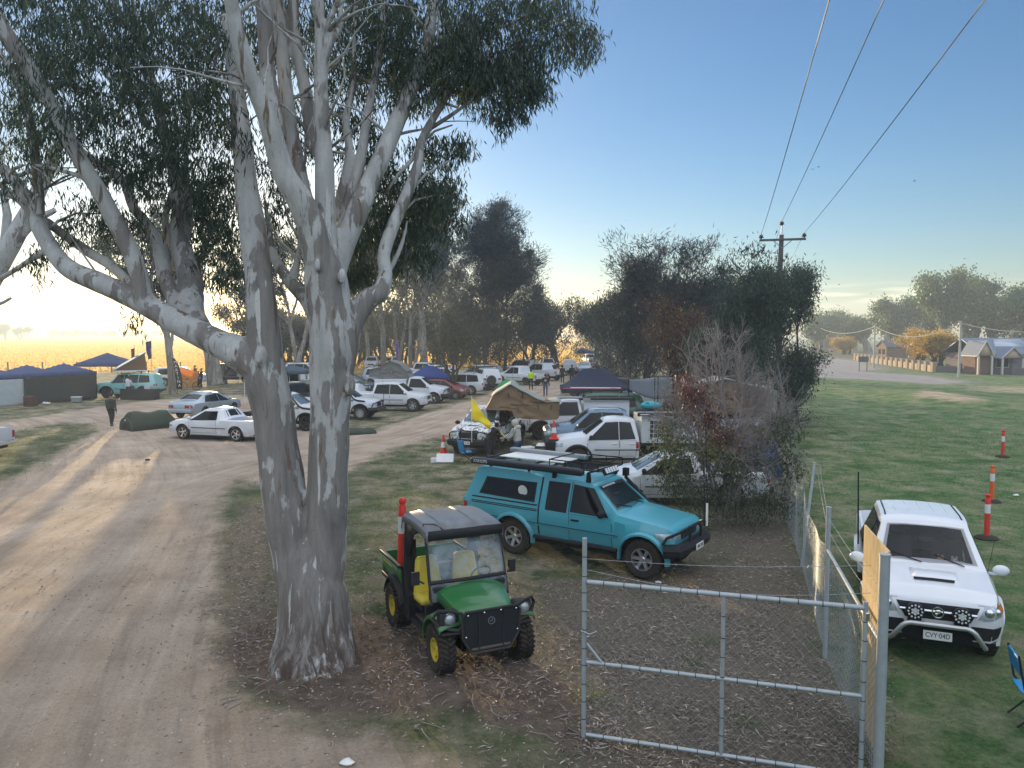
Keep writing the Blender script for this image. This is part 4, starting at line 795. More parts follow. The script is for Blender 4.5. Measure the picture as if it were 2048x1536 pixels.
    rb = MB(); zr = k.get('rbz', .55); rb.box((sh.x0 - .04, 0, zr), (.14, W * 1.86, .18)); rb.build('rear_bumper', chrome if 'chromebump' in opt else (pm if 'paintbump' in opt else black), t, bevel=.03)
    if 'flares' in opt or 'darkflares' in opt:
        for a in ax:
            for s in (1, -1):
                fl = MB(); rad = sh.ar; rows = []
                for kk in range(17):
                    an = math.pi * (kk / 16) * 1.08 - .12; x = a + rad * math.cos(an); z = wr + rad * math.sin(an); y = sh.side(x, z + .02) if z < sh.base(x)[0] else W
                    x2, z2 = a + (rad + .075) * math.cos(an), wr + (rad + .075) * math.sin(an); y2 = sh.side(x2, min(z2, sh.base(x2)[2]))
                    rows.append([(x, s * (y - .03), z), (x, s * (y + .065), z), (lerp(x, x2, .5), s * (y + .06), lerp(z, z2, .5)), (x2, s * (y2 + .004), z2)])
                fl.grid(rows); fl.build('fender_flare', black if 'darkflares' in opt else pm, t)
    if 'snorkel' in opt:
        s = k.get('snork', -1); sn = MB(); xa = ws[0]; y = sh.side(xa - .05, k['mirror'][1]) + .03
        sn.tube([(xa + .62, s * y, k['mirror'][1] - .07), (xa + .2, s * (y + .02), k['mirror'][1] - .03), (xa - .02, s * (y + .0), k['mirror'][1] + .05), (ws[1] + .02, s * (ws[3] + .12), sh.topz(ws[1], 0) + .02)], [.045, .05, .045, .04], 8)
        sn.box((ws[1] + .04, s * (ws[3] + .12), sh.topz(ws[1], 0) + .12), (.13, .11, .18)); sn.build('snorkel', black, t, bevel=.015)
    if 'rack' in opt:
        rk = MB(); x0, x1 = k['roof']; zz = sh.topz((x0 + x1) / 2, .5) + .13
        for s in (1, -1): rk.tube([(x0, s * .6, zz), (x1, s * .6, zz)], .022, 6)
        for x in np.linspace(x0, x1, 6): rk.tube([(x, -.6, zz), (x, .6, zz)], .015, 5)
        for x in (x0 + .15, x1 - .15):
            for s in (1, -1): rk.box((x, s * .58, zz - .07), (.08, .05, .14))
        rk.build('roof_rack', black, t)
    if 'roofbars' in opt:
        for s in (1, -1):
            rk = MB(); x0, x1 = k['roof']; rk.tube([(x0, s * .55, sh.topz(x0, .55) - .01), (x0 + .12, s * .55, sh.topz(x0 + .12, .55) + .05), (x1 - .12, s * .55, sh.topz(x1 - .12, .55) + .05), (x1, s * .55, sh.topz(x1, .55) - .01)], .018, 6); rk.build('roof_rail', alloy, t)
    if 'spare' in opt:
        sp = wheel(t, sh.x0 - .14, .1, wr, .25, wstyle, k.get('rim', .6), 'spare_wheel'); sp.location.z = .95; sp.rotation_euler = (0, 0, R(90))
    if 'whip' in opt:
        a = MB(); a.tube([(sh.x1 + .1, .62, .9), (sh.x1 + .1, .62, 1.5)], .018, 6); a.tube([(sh.x1 + .1, .62, 1.5), (sh.x1 + .04, .64, 2.4)], .006, 5); a.build('antenna', black, t)
    if plate:
        for xx, rot in ((max(fb) + (.25 if 'bullbar' in opt else .05), (R(90), 0, R(90))), (sh.x0 - .125, (R(90), 0, R(-90)))):
            z = k.get('plz', (bz0 + bz1) / 2) if rot[2] > 0 else zr + .02
            p = MB(); p.box((xx, 0, z), (.012, .37, .125)); po = p.build('number_plate', plate_w, t); text(plate, .095, ink, po, (xx + (.008 if rot[2] > 0 else -.008), 0, z), rot, sx=.8)
    if k.get('tray'):
        x0, x1, zf = k['tray']; tr = MB(); tr.box(((x0 + x1) / 2, 0, zf), (x1 - x0, W * 2 + .06, .07)); tr.box((x1 - .03, 0, zf + .5), (.06, W * 1.9, .95)); 
        tr.build('tray', k.get('traymat', alloy), t, bevel=.01)
    return t, sh
KINDS = {}
def ute(name, nose=2.45, wb=1.58, cr=-1.05, tail=-2.8, H=1.8, hz=1.1, W=.9, belt=1.08, wsb=1.32, wst=.58, wr=.39, rail=1.15, box=False, dbl=True, **kw):
    top = [(nose, hz - .2, W * .78), (nose - .06, hz - .1, W * .83), (nose - .28, hz - .01, W * .87), (wsb, hz + .1, W * .885), (wst, H - .07, W * .70), (wst - .2, H - .02, W * .71), (wst - .45, H, W * .715), (cr + .3, H - .02, W * .71), (cr + .12, H - .07, W * .70), (cr, hz + .12, W * .86)]
    if not box: top += [(cr - .03, rail, W * .95), (tail, rail - .01, W * .95)]
    else: top += [(cr - .01, .9, W * .9)]
    end = tail if not box else cr - .01
    shl = [(nose, hz - .34, W * .80), (nose - .22, hz - .2, W * .95), (wsb, belt - .02, W * .985), (cr, belt + .03, W), (end, min(rail, belt + .02) - .03, W * .985)]
    bot = [(nose, .48), (nose - .3, .44), (cr, .44), (end, .52)]
    wins = [([(wsb - .12, belt + .02), (.12, belt + .035)], [(wst - .03, H - .13), (.12, H - .10)])]
    if dbl: wins.append(([(.06, belt + .035), (cr + .14, belt + .06)], [(.06, H - .10), (cr + .3, H - .13)])); doors = [(.09, wsb - .08, .5, belt), (cr + .1, .08, .5, belt)]
    else: doors = [(.02, wsb - .08, .5, belt)]
    if not dbl: wins = [([(wsb - .12, belt + .02), (cr + .14, belt + .05)], [(wst - .03, H - .13), (cr + .24, H - .12)])]
    k = dict(rearglass=(cr + .025, cr + .105, W * .66, W * .62), top=top, sh=shl, bot=bot, axles=(wb, -wb), wr=wr, bed=(tail + .06, cr - .08, .78) if not box else None, screen=(wsb - .06, wst + .06, W * .76, W * .62), wins=wins, doors=doors, hl=(.50, .82, hz - .3, hz - .12), tl=(W * .8, W * .97, .72, 1.02), mirror=(wsb - .2, belt + .06), grille=(hz - .36, hz - .12, .40), bumper=(.46, .70), cat='ute', roof=(cr + .35, wst - .1), pbump=1, rbz=.58)
    k.update(kw); KINDS[name] = k
def wagon(name, nose=2.3, wb=1.4, tail=-2.4, H=1.75, hz=1.08, W=.93, belt=1.05, wsb=1.22, wst=.42, wr=.37, **kw):
    top = [(nose, hz - .24, W * .74), (nose - .06, hz - .12, W * .82), (nose - .3, hz - .01, W * .86), (wsb, hz + .09, W * .88), (wst, H - .08, W * .68), (wst - .3, H - .01, W * .69), (-.6, H, W * .69), (tail + .45, H - .05, W * .67), (tail + .22, H - .14, W * .66), (tail + .04, belt + .05, W * .78), (tail, belt - .08, W * .8)]
    shl = [(nose, hz - .36, W * .76), (nose - .25, hz - .22, W * .94), (wsb, belt - .03, W * .985), (tail + .5, belt + .02, W), (tail, belt - .1, W * .86)]
    bot = [(nose, .4), (nose - .3, .34), (tail + .5, .34), (tail, .45)]
    k = dict(top=top, sh=shl, bot=bot, axles=(wb, -wb), wr=wr, screen=(wsb - .05, wst + .05, W * .76, W * .60), rearglass=(tail + .06, tail + .2, W * .62, W * .52), wins=[([(wsb - .12, belt + .02), (.1, belt + .03)], [(wst - .02, H - .15), (.1, H - .11)]), ([(.03, belt + .03), (-1.0, belt + .04)], [(.03, H - .11), (-1.0, H - .11)]), ([(-1.08, belt + .045), (tail + .4, belt + .07)], [(-1.08, H - .11), (tail + .52, H - .17)])],
             doors=[(.06, wsb - .08, .42, belt), (-1.0, .05, .42, belt)], hl=(.46, .80, hz - .36, hz - .17), tl=(W * .55, W * .80, belt - .22, belt - .06), mirror=(wsb - .2, belt + .05), grille=(hz - .38, hz - .2, .38), bumper=(.38, .62), cat='car', roof=(-1.3, wst - .1), rbz=.55)
    k.update(kw); KINDS[name] = k
ute('dual', )
ute('extracab', cr=-.75, dbl=True)
ute('boxcab', cr=-.62, box=True, dbl=True, H=1.82)
ute('boxsingle', cr=-.35, box=True, dbl=False, H=1.86, hz=1.16, belt=1.12)
wagon('wagon'); wagon('fourwd', H=1.88, hz=1.16, belt=1.16, wr=.4, W=.95, wsb=1.1, wst=.62, tail=-2.3); wagon('hatch', nose=2.0, wb=1.3, tail=-2.0, H=1.48, hz=.95, belt=.92, W=.86, wr=.31)
KINDS['sedan'] = dict(top=[(2.35, .62, .66), (2.3, .74, .72), (2.0, .84, .76), (1.1, .95, .79), (.25, 1.38, .60), (-.1, 1.44, .61), (-.7, 1.42, .60), (-1.05, 1.33, .59), (-1.75, 1.04, .72), (-2.2, 1.03, .72), (-2.42, .98, .70), (-2.5, .8, .66)], sh=[(2.35, .52, .68), (2.1, .68, .84), (1, .86, .895), (-1.8, .92, .90), (-2.3, .88, .86), (-2.5, .7, .72)], bot=[(2.35, .3), (2, .24), (-2, .26), (-2.5, .4)], axles=(1.4, -1.4), wr=.32, screen=(1.05, .3, .70, .53), rearglass=(-1.68, -1.1, .62, .52), wins=[([(.95, .90), (.02, .925)], [(.22, 1.30), (.02, 1.34)]), ([(-.05, .925), (-1.35, .95)], [(-.05, 1.34), (-1.0, 1.27)])], doors=[(0, 1.0, .34, .89), (-1.0, -.01, .34, .91)], hl=(.42, .72, .54, .68), tl=(.38, .70, .66, .84), mirror=(.9, .95), grille=(.52, .64, .35), bumper=(.28, .48), cat='car', roof=(-.8, .1), rbz=.5, ww=.22)
KINDS['carute'] = dict(top=[(2.4, .62, .66), (2.34, .74, .72), (2.05, .85, .76), (1.2, .97, .79), (.4, 1.38, .61), (.05, 1.44, .62), (-.35, 1.42, .61), (-.55, 1.36, .60), (-.8, 1.02, .74), (-.84, .97, .80), (-2.6, 1.0, .80)], sh=[(2.4, .52, .68), (2.15, .68, .84), (1.1, .88, .895), (-.8, .94, .90), (-2.5, .93, .88), (-2.6, .9, .84)], bot=[(2.4, .3), (2, .24), (-2.1, .26), (-2.6, .42)], axles=(1.48, -1.45), wr=.33, bed=(-2.52, -.9, .62), rearglass=(-.775, -.57, .60, .52), screen=(1.15, .45, .70, .54), wins=[([(1.05, .92), (-.42, .965)], [(.36, 1.31), (-.34, 1.33)])], doors=[(-.4, 1.1, .34, .92)], hl=(.42, .72, .54, .68), tl=(.66, .84, .6, .88), mirror=(1.0, .97), grille=(.52, .64, .35), bumper=(.28, .48), cat='ute', roof=(-.3, .1), rbz=.48, ww=.22, rim=.68)
# ---- old teal extra cab with a canopy
KINDS['teal'] = dict(top=[(2.2, .92, .66), (2.15, 1.02, .70), (2.05, 1.08, .73), (.98, 1.21, .76), (.38, 1.72, .615), (.2, 1.78, .62), (-.1, 1.80, .625), (-.78, 1.80, .63), (-.86, 1.80, .63), (-.885, 1.77, .64), (-.905, 1.79, .655), (-1.4, 1.86, .665), (-2.5, 1.86, .665), (-2.66, 1.82, .66), (-2.94, 1.17, .76), (-2.96, 1.14, .80)], sh=[(2.2, .80, .70), (2.05, .92, .80), (1.5, 1.02, .835), (.95, 1.10, .845), (-.9, 1.14, .85), (-2.96, 1.13, .83)], bot=[(2.2, .62), (2.0, .50), (-2.2, .50), (-2.96, .60)], axles=(1.56, -1.56), wr=.40, ar=.49, crown=.04, screen=(.92, .42, .66, .54), wins=[([(.80, 1.15), (-.08, 1.165)], [(.36, 1.655), (-.08, 1.70)]), ([(-.20, 1.13), (-.70, 1.14)], [(-.20, 1.705), (-.70, 1.705)])], doors=[(-.12, .90, .54, 1.115)], hl=(.42, .70, .84, .98), tl=(.66, .80, .75, 1.05), mirror=(.72, 1.17), grille=(.82, .98, .38), bumper=(.52, .78), cat='ute', roof=(-.7, .2), rbz=.62, ww=.27, rim=.56, snork=1)
teal = paint('teal_paint', (.05, .36, .44), dirt=.6, rough=.28)
def teal_ute():
    fr, rr_ = G(1297, 1160), G(1034, 1108); f = (fr - rr_); f.normalize(); side = Vector((-f.y, f.x, 0)); mid = (fr + rr_) / 2 + side * .84 - Vector((.12, 0, 0))
    t, sh = vehicle('parked_ute', 'metallic teal extra cab ute with canopy, roof rack and long black awning', mid, f, 'teal', teal, opt=('bullbar', 'flares', 'snorkel', 'blackmirror', 'blackhandle', 'whip', 'wipers', 'open'), wstyle='alloy', plate='ABX 27K')
    for s in (1, -1):
        g = MB(); panel(sh, 'side', [(-1.0, 1.24), (-2.52, 1.27)], [(-1.0, 1.66), (-2.36, 1.66)], s, .006, 13, 5, g); g.build('canopy_window_seal', black, t)
        g = MB(); panel(sh, 'side', [(-1.05, 1.28), (-2.46, 1.31)], [(-1.05, 1.62), (-2.32, 1.62)], s, .012, 13, 5, g); wn = g.build('canopy_window', glass, t)
        if s < 0:
            st = MB(); y = -(sh.side(-1.32, 1.46) + .018); st.lathe([(.001, 0), (.12, 0), (.12, .006), (.001, .006)], 24, 0, Matrix.Translation((-1.32, y - .02, 1.46)) @ Matrix.Rotation(R(97), 4, 'X')); st.build('round_sticker', plate_w, wn)
        ln = MB()
        for (xa, xb, z, h) in ((-.92, -2.72, 1.175, .03), (-.92, -2.72, 1.09, .018), (-.92, -2.72, 1.055, .018), (1.05, -2.7, .80, .014), (1.05, -2.7, .765, .008)):
            panel(sh, 'side', [(xa, z), (xb, z)], [(xa, z + h), (xb, z + h)], s, .007, 20, 2, ln)
        panel(sh, 'side', [(-.895, .56), (-.86, .56)], [(-.895, 1.78), (-.86, 1.78)], s, .006, 3, 16, ln)
        panel(sh, 'side', [(-.135, 1.12), (-.12, 1.12)], [(-.135, 1.76), (-.12, 1.76)], s, .006, 3, 8, ln)
        ln.build('trim_line', seam, t)
        fc = MB(); panel(sh, 'side', [(-1.02, .86), (-1.2, .88)], [(-1.02, 1.0), (-1.2, 1.02)], s, .008, 5, 3, fc); fc.build('fuel_flap', teal, t)
        ss = MB(); ss.tube([(1.0, s * .84, .5), (-1.0, s * .84, .5)], .04, 8); ss.build('side_step', black, t)
    al = MB(); al.box((2.36, -.62, .6), (.03, .14, .06)); al.box((2.36, .62, .6), (.03, .14, .06)); al.build('indicator', amber, t)
    # roof gear: rails on feet, basket, long awning bag on the near side, light bar
    rk = MB(); z = 2.0
    for x in (-.62, .22):
        rk.tube([(x, -.64, z - .02), (x, .64, z - .02)], .022, 8)
        for s in (1, -1): rk.box((x, s * .60, 1.88), (.10, .07, .2), tx=.5)
    for x in (-1.3, -2.35):
        rk.tube([(x, -.64, z), (x, .64, z)], .02, 8)
        for s in (1, -1): rk.box((x, s * .58, 1.93), (.05, .04, .14))
    for s in (-.55, .6): rk.tube([(-2.55, s, z + .03), (-.6, s, z + .03)], .018, 6)
    rk.tube([(-2.55, -.55, z + .03), (-2.55, .6, z + .03)], .018, 6)
    rk.build('roof_bars', black, t)
    bk = MB(); x0, x1 = -.78, .42
    for zz in (z + .02, z + .17):
        bk.tube([(x0, -.56, zz), (x1, -.56, zz), (x1 + .05, 0, zz), (x1, .56, zz), (x0, .56, zz), (x0, -.56, zz)], .014, 6)
    for x in np.linspace(x0, x1, 4):
        for s in (1, -1): bk.tube([(x, s * .56, z + .02), (x, s * .56, z + .17)], .012, 5)
    for x in np.linspace(x0 + .05, x1 - .05, 17): bk.tube([(x, -.55, z + .02), (x, .55, z + .02)], .007, 4)
    bk.build('roof_basket', black, t)
    aw = MB(); aw.box((-1.30, -.74, 2.0), (2.95, .17, .15)); a = aw.build('awning', mat('awning_pvc', (.012, .015, .02), .5), t, bevel=.05); text('XXHOPS', .10, plate_w, a, (-2.48, -.829, 2.005), (R(90), 0, 0))
    pl = MB(); pl.box((-1.5, .12, z + .06), (1.7, .72, .02)); pl.build('white_board', plate_w, t)
    dk = MB(); dk.box((-1.5, .53, z + .10), (2.1, .16, .12)); dk.build('silver_tube', steel, t, bevel=.03)
    lb = MB(); lb.box((.56, -.28, 2.03), (.06, .62, .17), ry=R(-28)); lo = lb.build('light_panel', black, t, bevel=.02)
    for kx in (-.5, -.39, -.28, -.17, -.06):
        q = MB(); q.box((.592, kx, 2.047), (.012, .075, .11), ry=R(-28)); q.build('lamp', reflect, lo)
    st = MB(); panel(sh, 'top', [(.50, -.50), (.50, .50)], [(.44, -.5), (.44, .5)], n=9, m=3, mb=st, eps=.014); so_ = st.build('screen_strip', seam, t)
    q = MB()
    for i in range(10): panel(sh, 'top', [(.488, -.46 + i * .055), (.488, -.46 + i * .055 + .03)], [(.455, -.46 + i * .055), (.455, -.46 + i * .055 + .03)], n=2, m=2, mb=q, eps=.02)
    q.build('lettering', plate_w, so_)
    uh = MB(); uh.tube([(2.42, .45, .95), (2.42, .45, 1.42)], [.02, .022], 8); uh.build('antenna_base', plate_w, t); uh = MB(); uh.tube([(2.42, .45, 1.42), (2.36, .45, 3.1)], .008, 5); uh.build('antenna', black, t)
teal_ute()
# ---- white dual cab facing us on the right
ute('hero_white', nose=2.46, wb=1.55, H=1.80, hz=1.10, W=.91, wr=.38, belt=1.08, wsb=1.34, wst=.62, ar=.47, cr=-1.1, hl=(.52, .84, .80, 1.0), grille=(.80, .97, .40), bumper=(.48, .74), wrap=0)
def white_front():
    a, b_ = G(1882, 1338), G(1790, 1020); pos = Vector((7.14, 13.3, 0)); f = Vector((-.375, -.927, 0)).normalized()
    t, sh = vehicle('parked_ute', 'white dual cab ute facing the camera with bonnet scoop and two round spotlights', pos, f, 'hero_white', white, opt=('wipers', 'flares', 'open'), wstyle='alloy')
    g = MB()
    panel(sh, 'front', [(-.47, .70), (0, .68), (.47, .70)], [(-.60, .985), (0, 1.0), (.60, .985)], 1, .02, 15, 6, g, 0); g.build('grille_surround', white, t)
    g = MB(); panel(sh, 'front', [(-.42, .735), (.42, .735)], [(-.54, .96), (.54, .96)], 1, .03, 15, 5, g); gg = g.build('grille_mesh', black, t)
    g = MB(); g.tube([(sh.front(y, .86) + .045, y, .865) for y in np.linspace(-.5, .5, 13)], .022, 6); g.build('grille_bar', chrome, gg)
    em = MB(); xx = sh.front(0, .86) + .06; em.lathe([(.07, 0), (.082, .005), (.082, .018), (.066, .02)], 22, 0, Matrix.Translation((xx, 0, .86)) @ Matrix.Rotation(R(90), 4, 'Y'), closed=True); em.ell((xx + .012, .005, .868), (.015, .042, .034)); em.ell((xx + .012, -.018, .832), (.014, .025, .022)); em.build('badge', chrome, t)
    for s in (1, -1):
        # headlamp clusters with inner lamps and amber corner
        hl = MB(); panel(sh, 'front', [(s * .58, .79), (s * .85, .83)], [(s * .60, .985), (s * .84, 1.035)], 1, .014, 8, 6, hl, 0); panel(sh, 'side', [(2.28, .86), (2.40, .84)], [(2.14, 1.0), (2.38, 1.0)], s, .012, 6, 4, hl, 2)
        for yy, r_ in ((.66, .065), (.77, .055)):
            px_ = sh.front(s * yy, .9) + .0; hl.ell((px_, s * yy, .905), (.04, r_, r_), 1)
        hl.build('headlamp', [lens, chrome, amber], t)
        sp = MB(); cx = sh.x1 + .13; cy = s * .30; T = Matrix.Translation((cx - .06, cy, .86)) @ Matrix.Rotation(R(90), 4, 'Y')
        sp.lathe([(.001, -.06), (.08, -.06), (.125, .02), (.125, .07), (.112, .078)], 26, 0, T); sp.box((cx - .05, cy, .72), (.06, .18, .05), 0); so_ = sp.build('spotlight', black, t)
        ln = MB(); ln.lathe([(.001, .06), (.112, .06), (.112, .072), (.001, .082)], 26, 0, T)
        for kk in range(19):
            rr = 0 if kk == 0 else (.045 if kk < 7 else .09); an = kk * 1.047 if kk < 7 else kk * .5236
            ln.lathe([(.001, .08), (.016, .08), (.012, .09), (.001, .092)], 8, 1, T @ Matrix.Translation((rr * math.cos(an), rr * math.sin(an), 0)))
        ln.build('spotlight_lens', [mat('led_lens', (.55, .58, .56), .25, coat=.8), mat('led_cell', (.75, .78, .76), .15, .3)], so_)
        fv = MB(); panel(sh, 'front', [(s * .40, .50), (s * .80, .52)], [(s * .44, .70), (s * .84, .70)], 1, .036, 7, 4, fv); fv.build('fog_lamp_recess', black, t)
    lo = MB(); panel(sh, 'front', [(-.46, .47), (.46, .47)], [(-.43, .66), (.43, .66)], 1, .036, 9, 4, lo); lo.build('lower_intake', black, t)
    nb = MB(); xb = sh.x1 + .17; pts = [(xb - .14, -.62, .40), (xb - .05, -.58, .46), (xb, -.47, .64), (xb, -.42, .68), (xb, -.36, .70), (xb, .36, .70), (xb, .42, .68), (xb, .47, .64), (xb - .05, .58, .46), (xb - .14, .62, .40)]; nb.tube(pts, .036, 12); nb.build('nudge_bar', mat('satin_aluminium', (.52, .53, .52), .38, .8), t)
    p = MB(); xp = sh.x1 + .12; p.box((xp, 0, .53), (.012, .372, .13)); po = p.build('number_plate', plate_w, t, bevel=.004); text('CVY·04D', .10, ink, po, (xp + .008, 0, .532), (R(90), 0, R(90)), sx=.82)
    sc = MB(); rows = []
    for x, z in ((2.02, -.005), (1.98, .05), (1.9, .062), (1.7, .045), (1.55, .0)): rows.append([(x, y, sh.topz(x, y) + z * (1 if abs(y) < .3 else .0)) for y in np.linspace(-.36, .36, 13)])
    sc.grid(rows); sc.build('bonnet_scoop', white, t)
    q = MB(); rows = [[(2.022, y, sh.topz(2.0, y) + .012) for y in np.linspace(-.27, .27, 9)], [(1.995, y, sh.topz(1.99, y) + .046) for y in np.linspace(-.28, .28, 9)]]; q.grid(rows); q.build('scoop_opening', seam, t)
    rib = MB()
    for y in (-.4, -.2, 0, .2, .4): rib.tube([(x, y, sh.topz(x, y) + .002) for x in (.2, -.1, -.4, -.7)], .012, 5)
    for s in (1, -1): rib.tube([(x, s * .575, sh.topz(x, s * .575) + .004) for x in (.42, .2, -.2, -.75)], .013, 5, 1)
    rib.build('roof_rib', [white, seam], t)
    an = MB(); an.tube([(-.5, -.95, 1.0), (-.5, -.98, 2.35)], .014, 6); an.build('antenna', black, t); an = MB(); an.tube([(1.35, .8, 1.12), (1.5, .86, 1.75)], .004, 4); an.build('aerial', black, t)
    for y0, c_, nm in ((.30, (.42, .30, .18), 'tan'), (.50, (.5, .48, .45), 'pale')):     # two plush toys lying on the dashboard
        q = MB(); q.ell((1.02, y0, 1.17), (.10, .12, .08)); q.ell((1.04, y0 - .10, 1.24), (.06, .06, .06)); q.ell((1.04, y0 - .13, 1.30), (.02, .02, .035)); q.ell((1.04, y0 - .07, 1.30), (.02, .02, .035)); q.build('plush_toy', mat('plush_' + nm, c_, .95, var=.3, scale=30), t)
white_front()
# ------------------------------------------------------------------ green utility buggy
def gator():
    a, b_, c = G(872, 1342), G(1045, 1312), G(778, 1243); front = (a + b_) / 2; f = (a - c); f = Vector((f.x, f.y, 0)).normalized(); ax = (b_ - a); f2 = Vector((ax.y, -ax.x, 0)).normalized(); f = (f * .6 + f2 * .4).normalized()
    pos = front - f * 1.02; t = thing('utility_buggy', 'muddy green and yellow utility buggy with black roof beside the big tree', 'utility vehicle', (pos.x, pos.y, 0), math.atan2(f.y, f.x))
    gp = paint('deere_green', (.014, .15, .035), .8, rough=.35); bp = mat('buggy_black', (.022, .024, .026), .55, var=.25, dirt=.7, spec=.25); yp = MATS['deere_yellow'] if 'deere_yellow' in MATS else mat('deere_yellow', (.62, .47, .03), .4, dirt=.3); yl = mat('seat_yellow', (.70, .55, .05), .5, var=.1)
    rt = mat('dusty_sheen_roof', (.17, .18, .19), .42, var=.2, scale=5)  # dark plastic roof; sky reflection and dust put into a paler grey
    for s in (1, -1):
        wheel(t, 1.02, s * .62, .335, .25, 'yellow', .5); wheel(t, -1.02, s * .63, .34, .30, 'yellow', .5)
    ch = MB(); ch.box((0, 0, .38), (2.3, .7, .16)); ch.box((-.05, 0, .33), (1.25, 1.30, .07)); ch.tube([(1.02, -.55, .36), (1.02, .55, .36)], .05); ch.tube([(-1.02, -.55, .36), (-1.02, .55, .36)], .05)
    for s in (1, -1):
        ch.tube([(1.0, s * .2, .7), (1.02, s * .48, .36)], .045); ch.box((.48, s * .5, .55), (.08, .34, .5)); ch.box((-.5, s * .52, .5), (.35, .3, .4))
    ch.build('chassis', seam, t, smooth=False)
    hb = MB(); rows = []
    for x, z, w_, e in ((.50, 1.10, .56, .80), (.70, 1.09, .54, .80), (.95, 1.03, .50, .76), (1.15, .97, .47, .72), (1.30, .90, .44, .66), (1.36, .80, .42, .62)):
        rows.append([(x, -w_, z - .16), (x, -w_ * .93, z - .05), (x, -w_ * .72, z), (x, -w_ * .3, z + .025), (x, 0, z + .035), (x, w_ * .3, z + .025), (x, w_ * .72, z), (x, w_ * .93, z - .05), (x, w_, z - .16)])
    hb.grid(rows); hb.build('bonnet', gp, t, solid=.02)
    for s in (1, -1):
        fd = MB(); rows = []
        for k in range(13):
            an = R(48 + k * 11.5); x = 1.02 + .46 * math.cos(an); z = .40 + .44 * math.sin(an); o = .74 if k < 11 else .72
            rows.append([(x, s * .42, z + .03), (x, s * .62, z + .02), (x, s * o, z - .02), (x, s * (o + .01), z - .07)])
        fd.grid(rows); fd.build('front_fender', gp, t, solid=.02)
        mf = MB(); rows = []
        for k in range(9):
            an = R(10 + k * 20); x = -1.02 + .46 * math.cos(an); z = .42 + .42 * math.sin(an); rows.append([(x, s * .5, z + .02), (x, s * .74, z), (x, s * .76, z - .06)])
        mf.grid(rows); mf.build('rear_fender', bp, t, solid=.02)
        hd = MB(); pts = [(1.36, s * .42, .93), (1.34, s * .58, .99), (1.24, s * .74, .98), (1.20, s * .80, .88), (1.26, s * .72, .74), (1.36, s * .48, .70), (1.38, s * .40, .78), (1.36, s * .42, .93)]; hd.tube(pts, .026, 8); hd.tube([(1.36, s * .42, .66), (1.28, s * .70, .64)], .022, 8); ho = hd.build('brush_guard', bp, t)
        cup = MB(); cup.box((1.2, s * .58, .85), (.18, .3, .22)); cup.build('headlight_housing', bp, ho, bevel=.05)
        lp = MB(); T = Matrix.Translation((1.29, s * .585, .86)) @ Matrix.Rotation(R(90), 4, 'Y'); lp.lathe([(.001, 0), (.075, 0), (.08, .02), (.05, .05), (.001, .06)], 20, 0, T); l = lp.build('headlight', lens, t); rg = MB(); rg.lathe([(.075, 0), (.092, 0), (.092, .03), (.075, .03)], 20, 0, T, closed=True); rg.build('lamp_ring', chrome, l)
    gd = MB(); pl = [(-.40, .52), (-.44, .60), (-.45, .90), (-.40, .97), (.40, .97), (.45, .90), (.44, .60), (.40, .52), (.30, .36), (-.30, .36)]
    gd.prism(pl, .03, 0, Matrix.Translation((1.40, 0, 0)) @ Matrix(((0, 0, 1, 0), (1, 0, 0, 0), (0, 1, 0, 0), (0, 0, 0, 1)))); gm_ = gd.build('front_guard', mat('guard_mesh', (.012, .016, .02), .6, var=.4, scale=60, bump=.5, bscale=80), t, bevel=.01)
    fr = MB(); loop = [(1.44, a_, b2) for a_, b2 in pl] + [(1.44, *pl[0])]; fr.tube(loop, .02, 8)
    for y in (-.19, .19): fr.tube([(1.445, y, .40), (1.445, y, .96)], .01, 6)
    fr.build('guard_frame', bp, t)
    bt = MB()
    for y, z in ((-.37, .93), (-.12, .94), (.14, .94), (.38, .93), (-.4, .62), (.4, .62)): bt.ell((1.468, y, z), (.012, .016, .016), nu=8, nv=6)
    bt.build('guard_bolt', chrome, gm_)
    em = MB(); em.lathe([(.045, 0), (.055, .0), (.055, .012), (.045, .012)], 20, 0, Matrix.Translation((1.436, 0, .80)) @ Matrix.Rotation(R(90), 4, 'Y'), closed=True); em.box((1.442, .0, .80), (.008, .05, .012), rx=.5); em.box((1.442, .012, .81), (.008, .012, .035), rx=-.4); em.build('emblem', steel, gm_)
    sk = MB(); sk.box((1.25, 0, .34), (.42, .62, .05), ry=R(-22)); sk.build('skid_plate', mat('muddy_plate', (.09, .075, .06), .8), t, bevel=.02)
    # cab
    gl = bpy.data.materials.new('scratched_screen'); nt, N, L = nodes(gl); b = N['Principled BSDF']; b.inputs['Base Color'].default_value = (.34, .40, .43, 1); b.inputs['Roughness'].default_value = .12; b.inputs['Coat Weight'].default_value = .6
    tcn = N.new('ShaderNodeTexCoord'); nn = N.new('ShaderNodeTexNoise'); nn.inputs['Scale'].default_value = 5; nn.inputs['Detail'].default_value = 8; L.new(tcn.outputs['Object'], nn.inputs[0]); mr = N.new('ShaderNodeMapRange'); mr.inputs[1].default_value = .35; mr.inputs[2].default_value = .75; mr.inputs[3].default_value = .10; mr.inputs[4].default_value = .52; L.new(nn.outputs['Fac'], mr.inputs[0]); L.new(mr.outputs[0], b.inputs['Alpha'])
    wsx = lambda z: .36 + (1.80 - z) * .34
    ws = MB(); rows = [[(wsx(z) + .03 * (1 - (y / .66) ** 2), y * (1 + .04 * (1.8 - z)), z) for y in np.linspace(-.66, .66, 11)] for z in (1.80, 1.6, 1.4, 1.25, 1.19)]; ws.grid(rows); w_ = ws.build('windscreen', gl, t, solid=.008)
    w2 = MB(); rows = [[(wsx(z) + .03 * (1 - (y / .66) ** 2) + .0, y, z) for y in np.linspace(-.69, .69, 11)] for z in (1.15, 1.0, .90)]; w2.grid(rows); w2.build('lower_screen', gl, t, solid=.008)
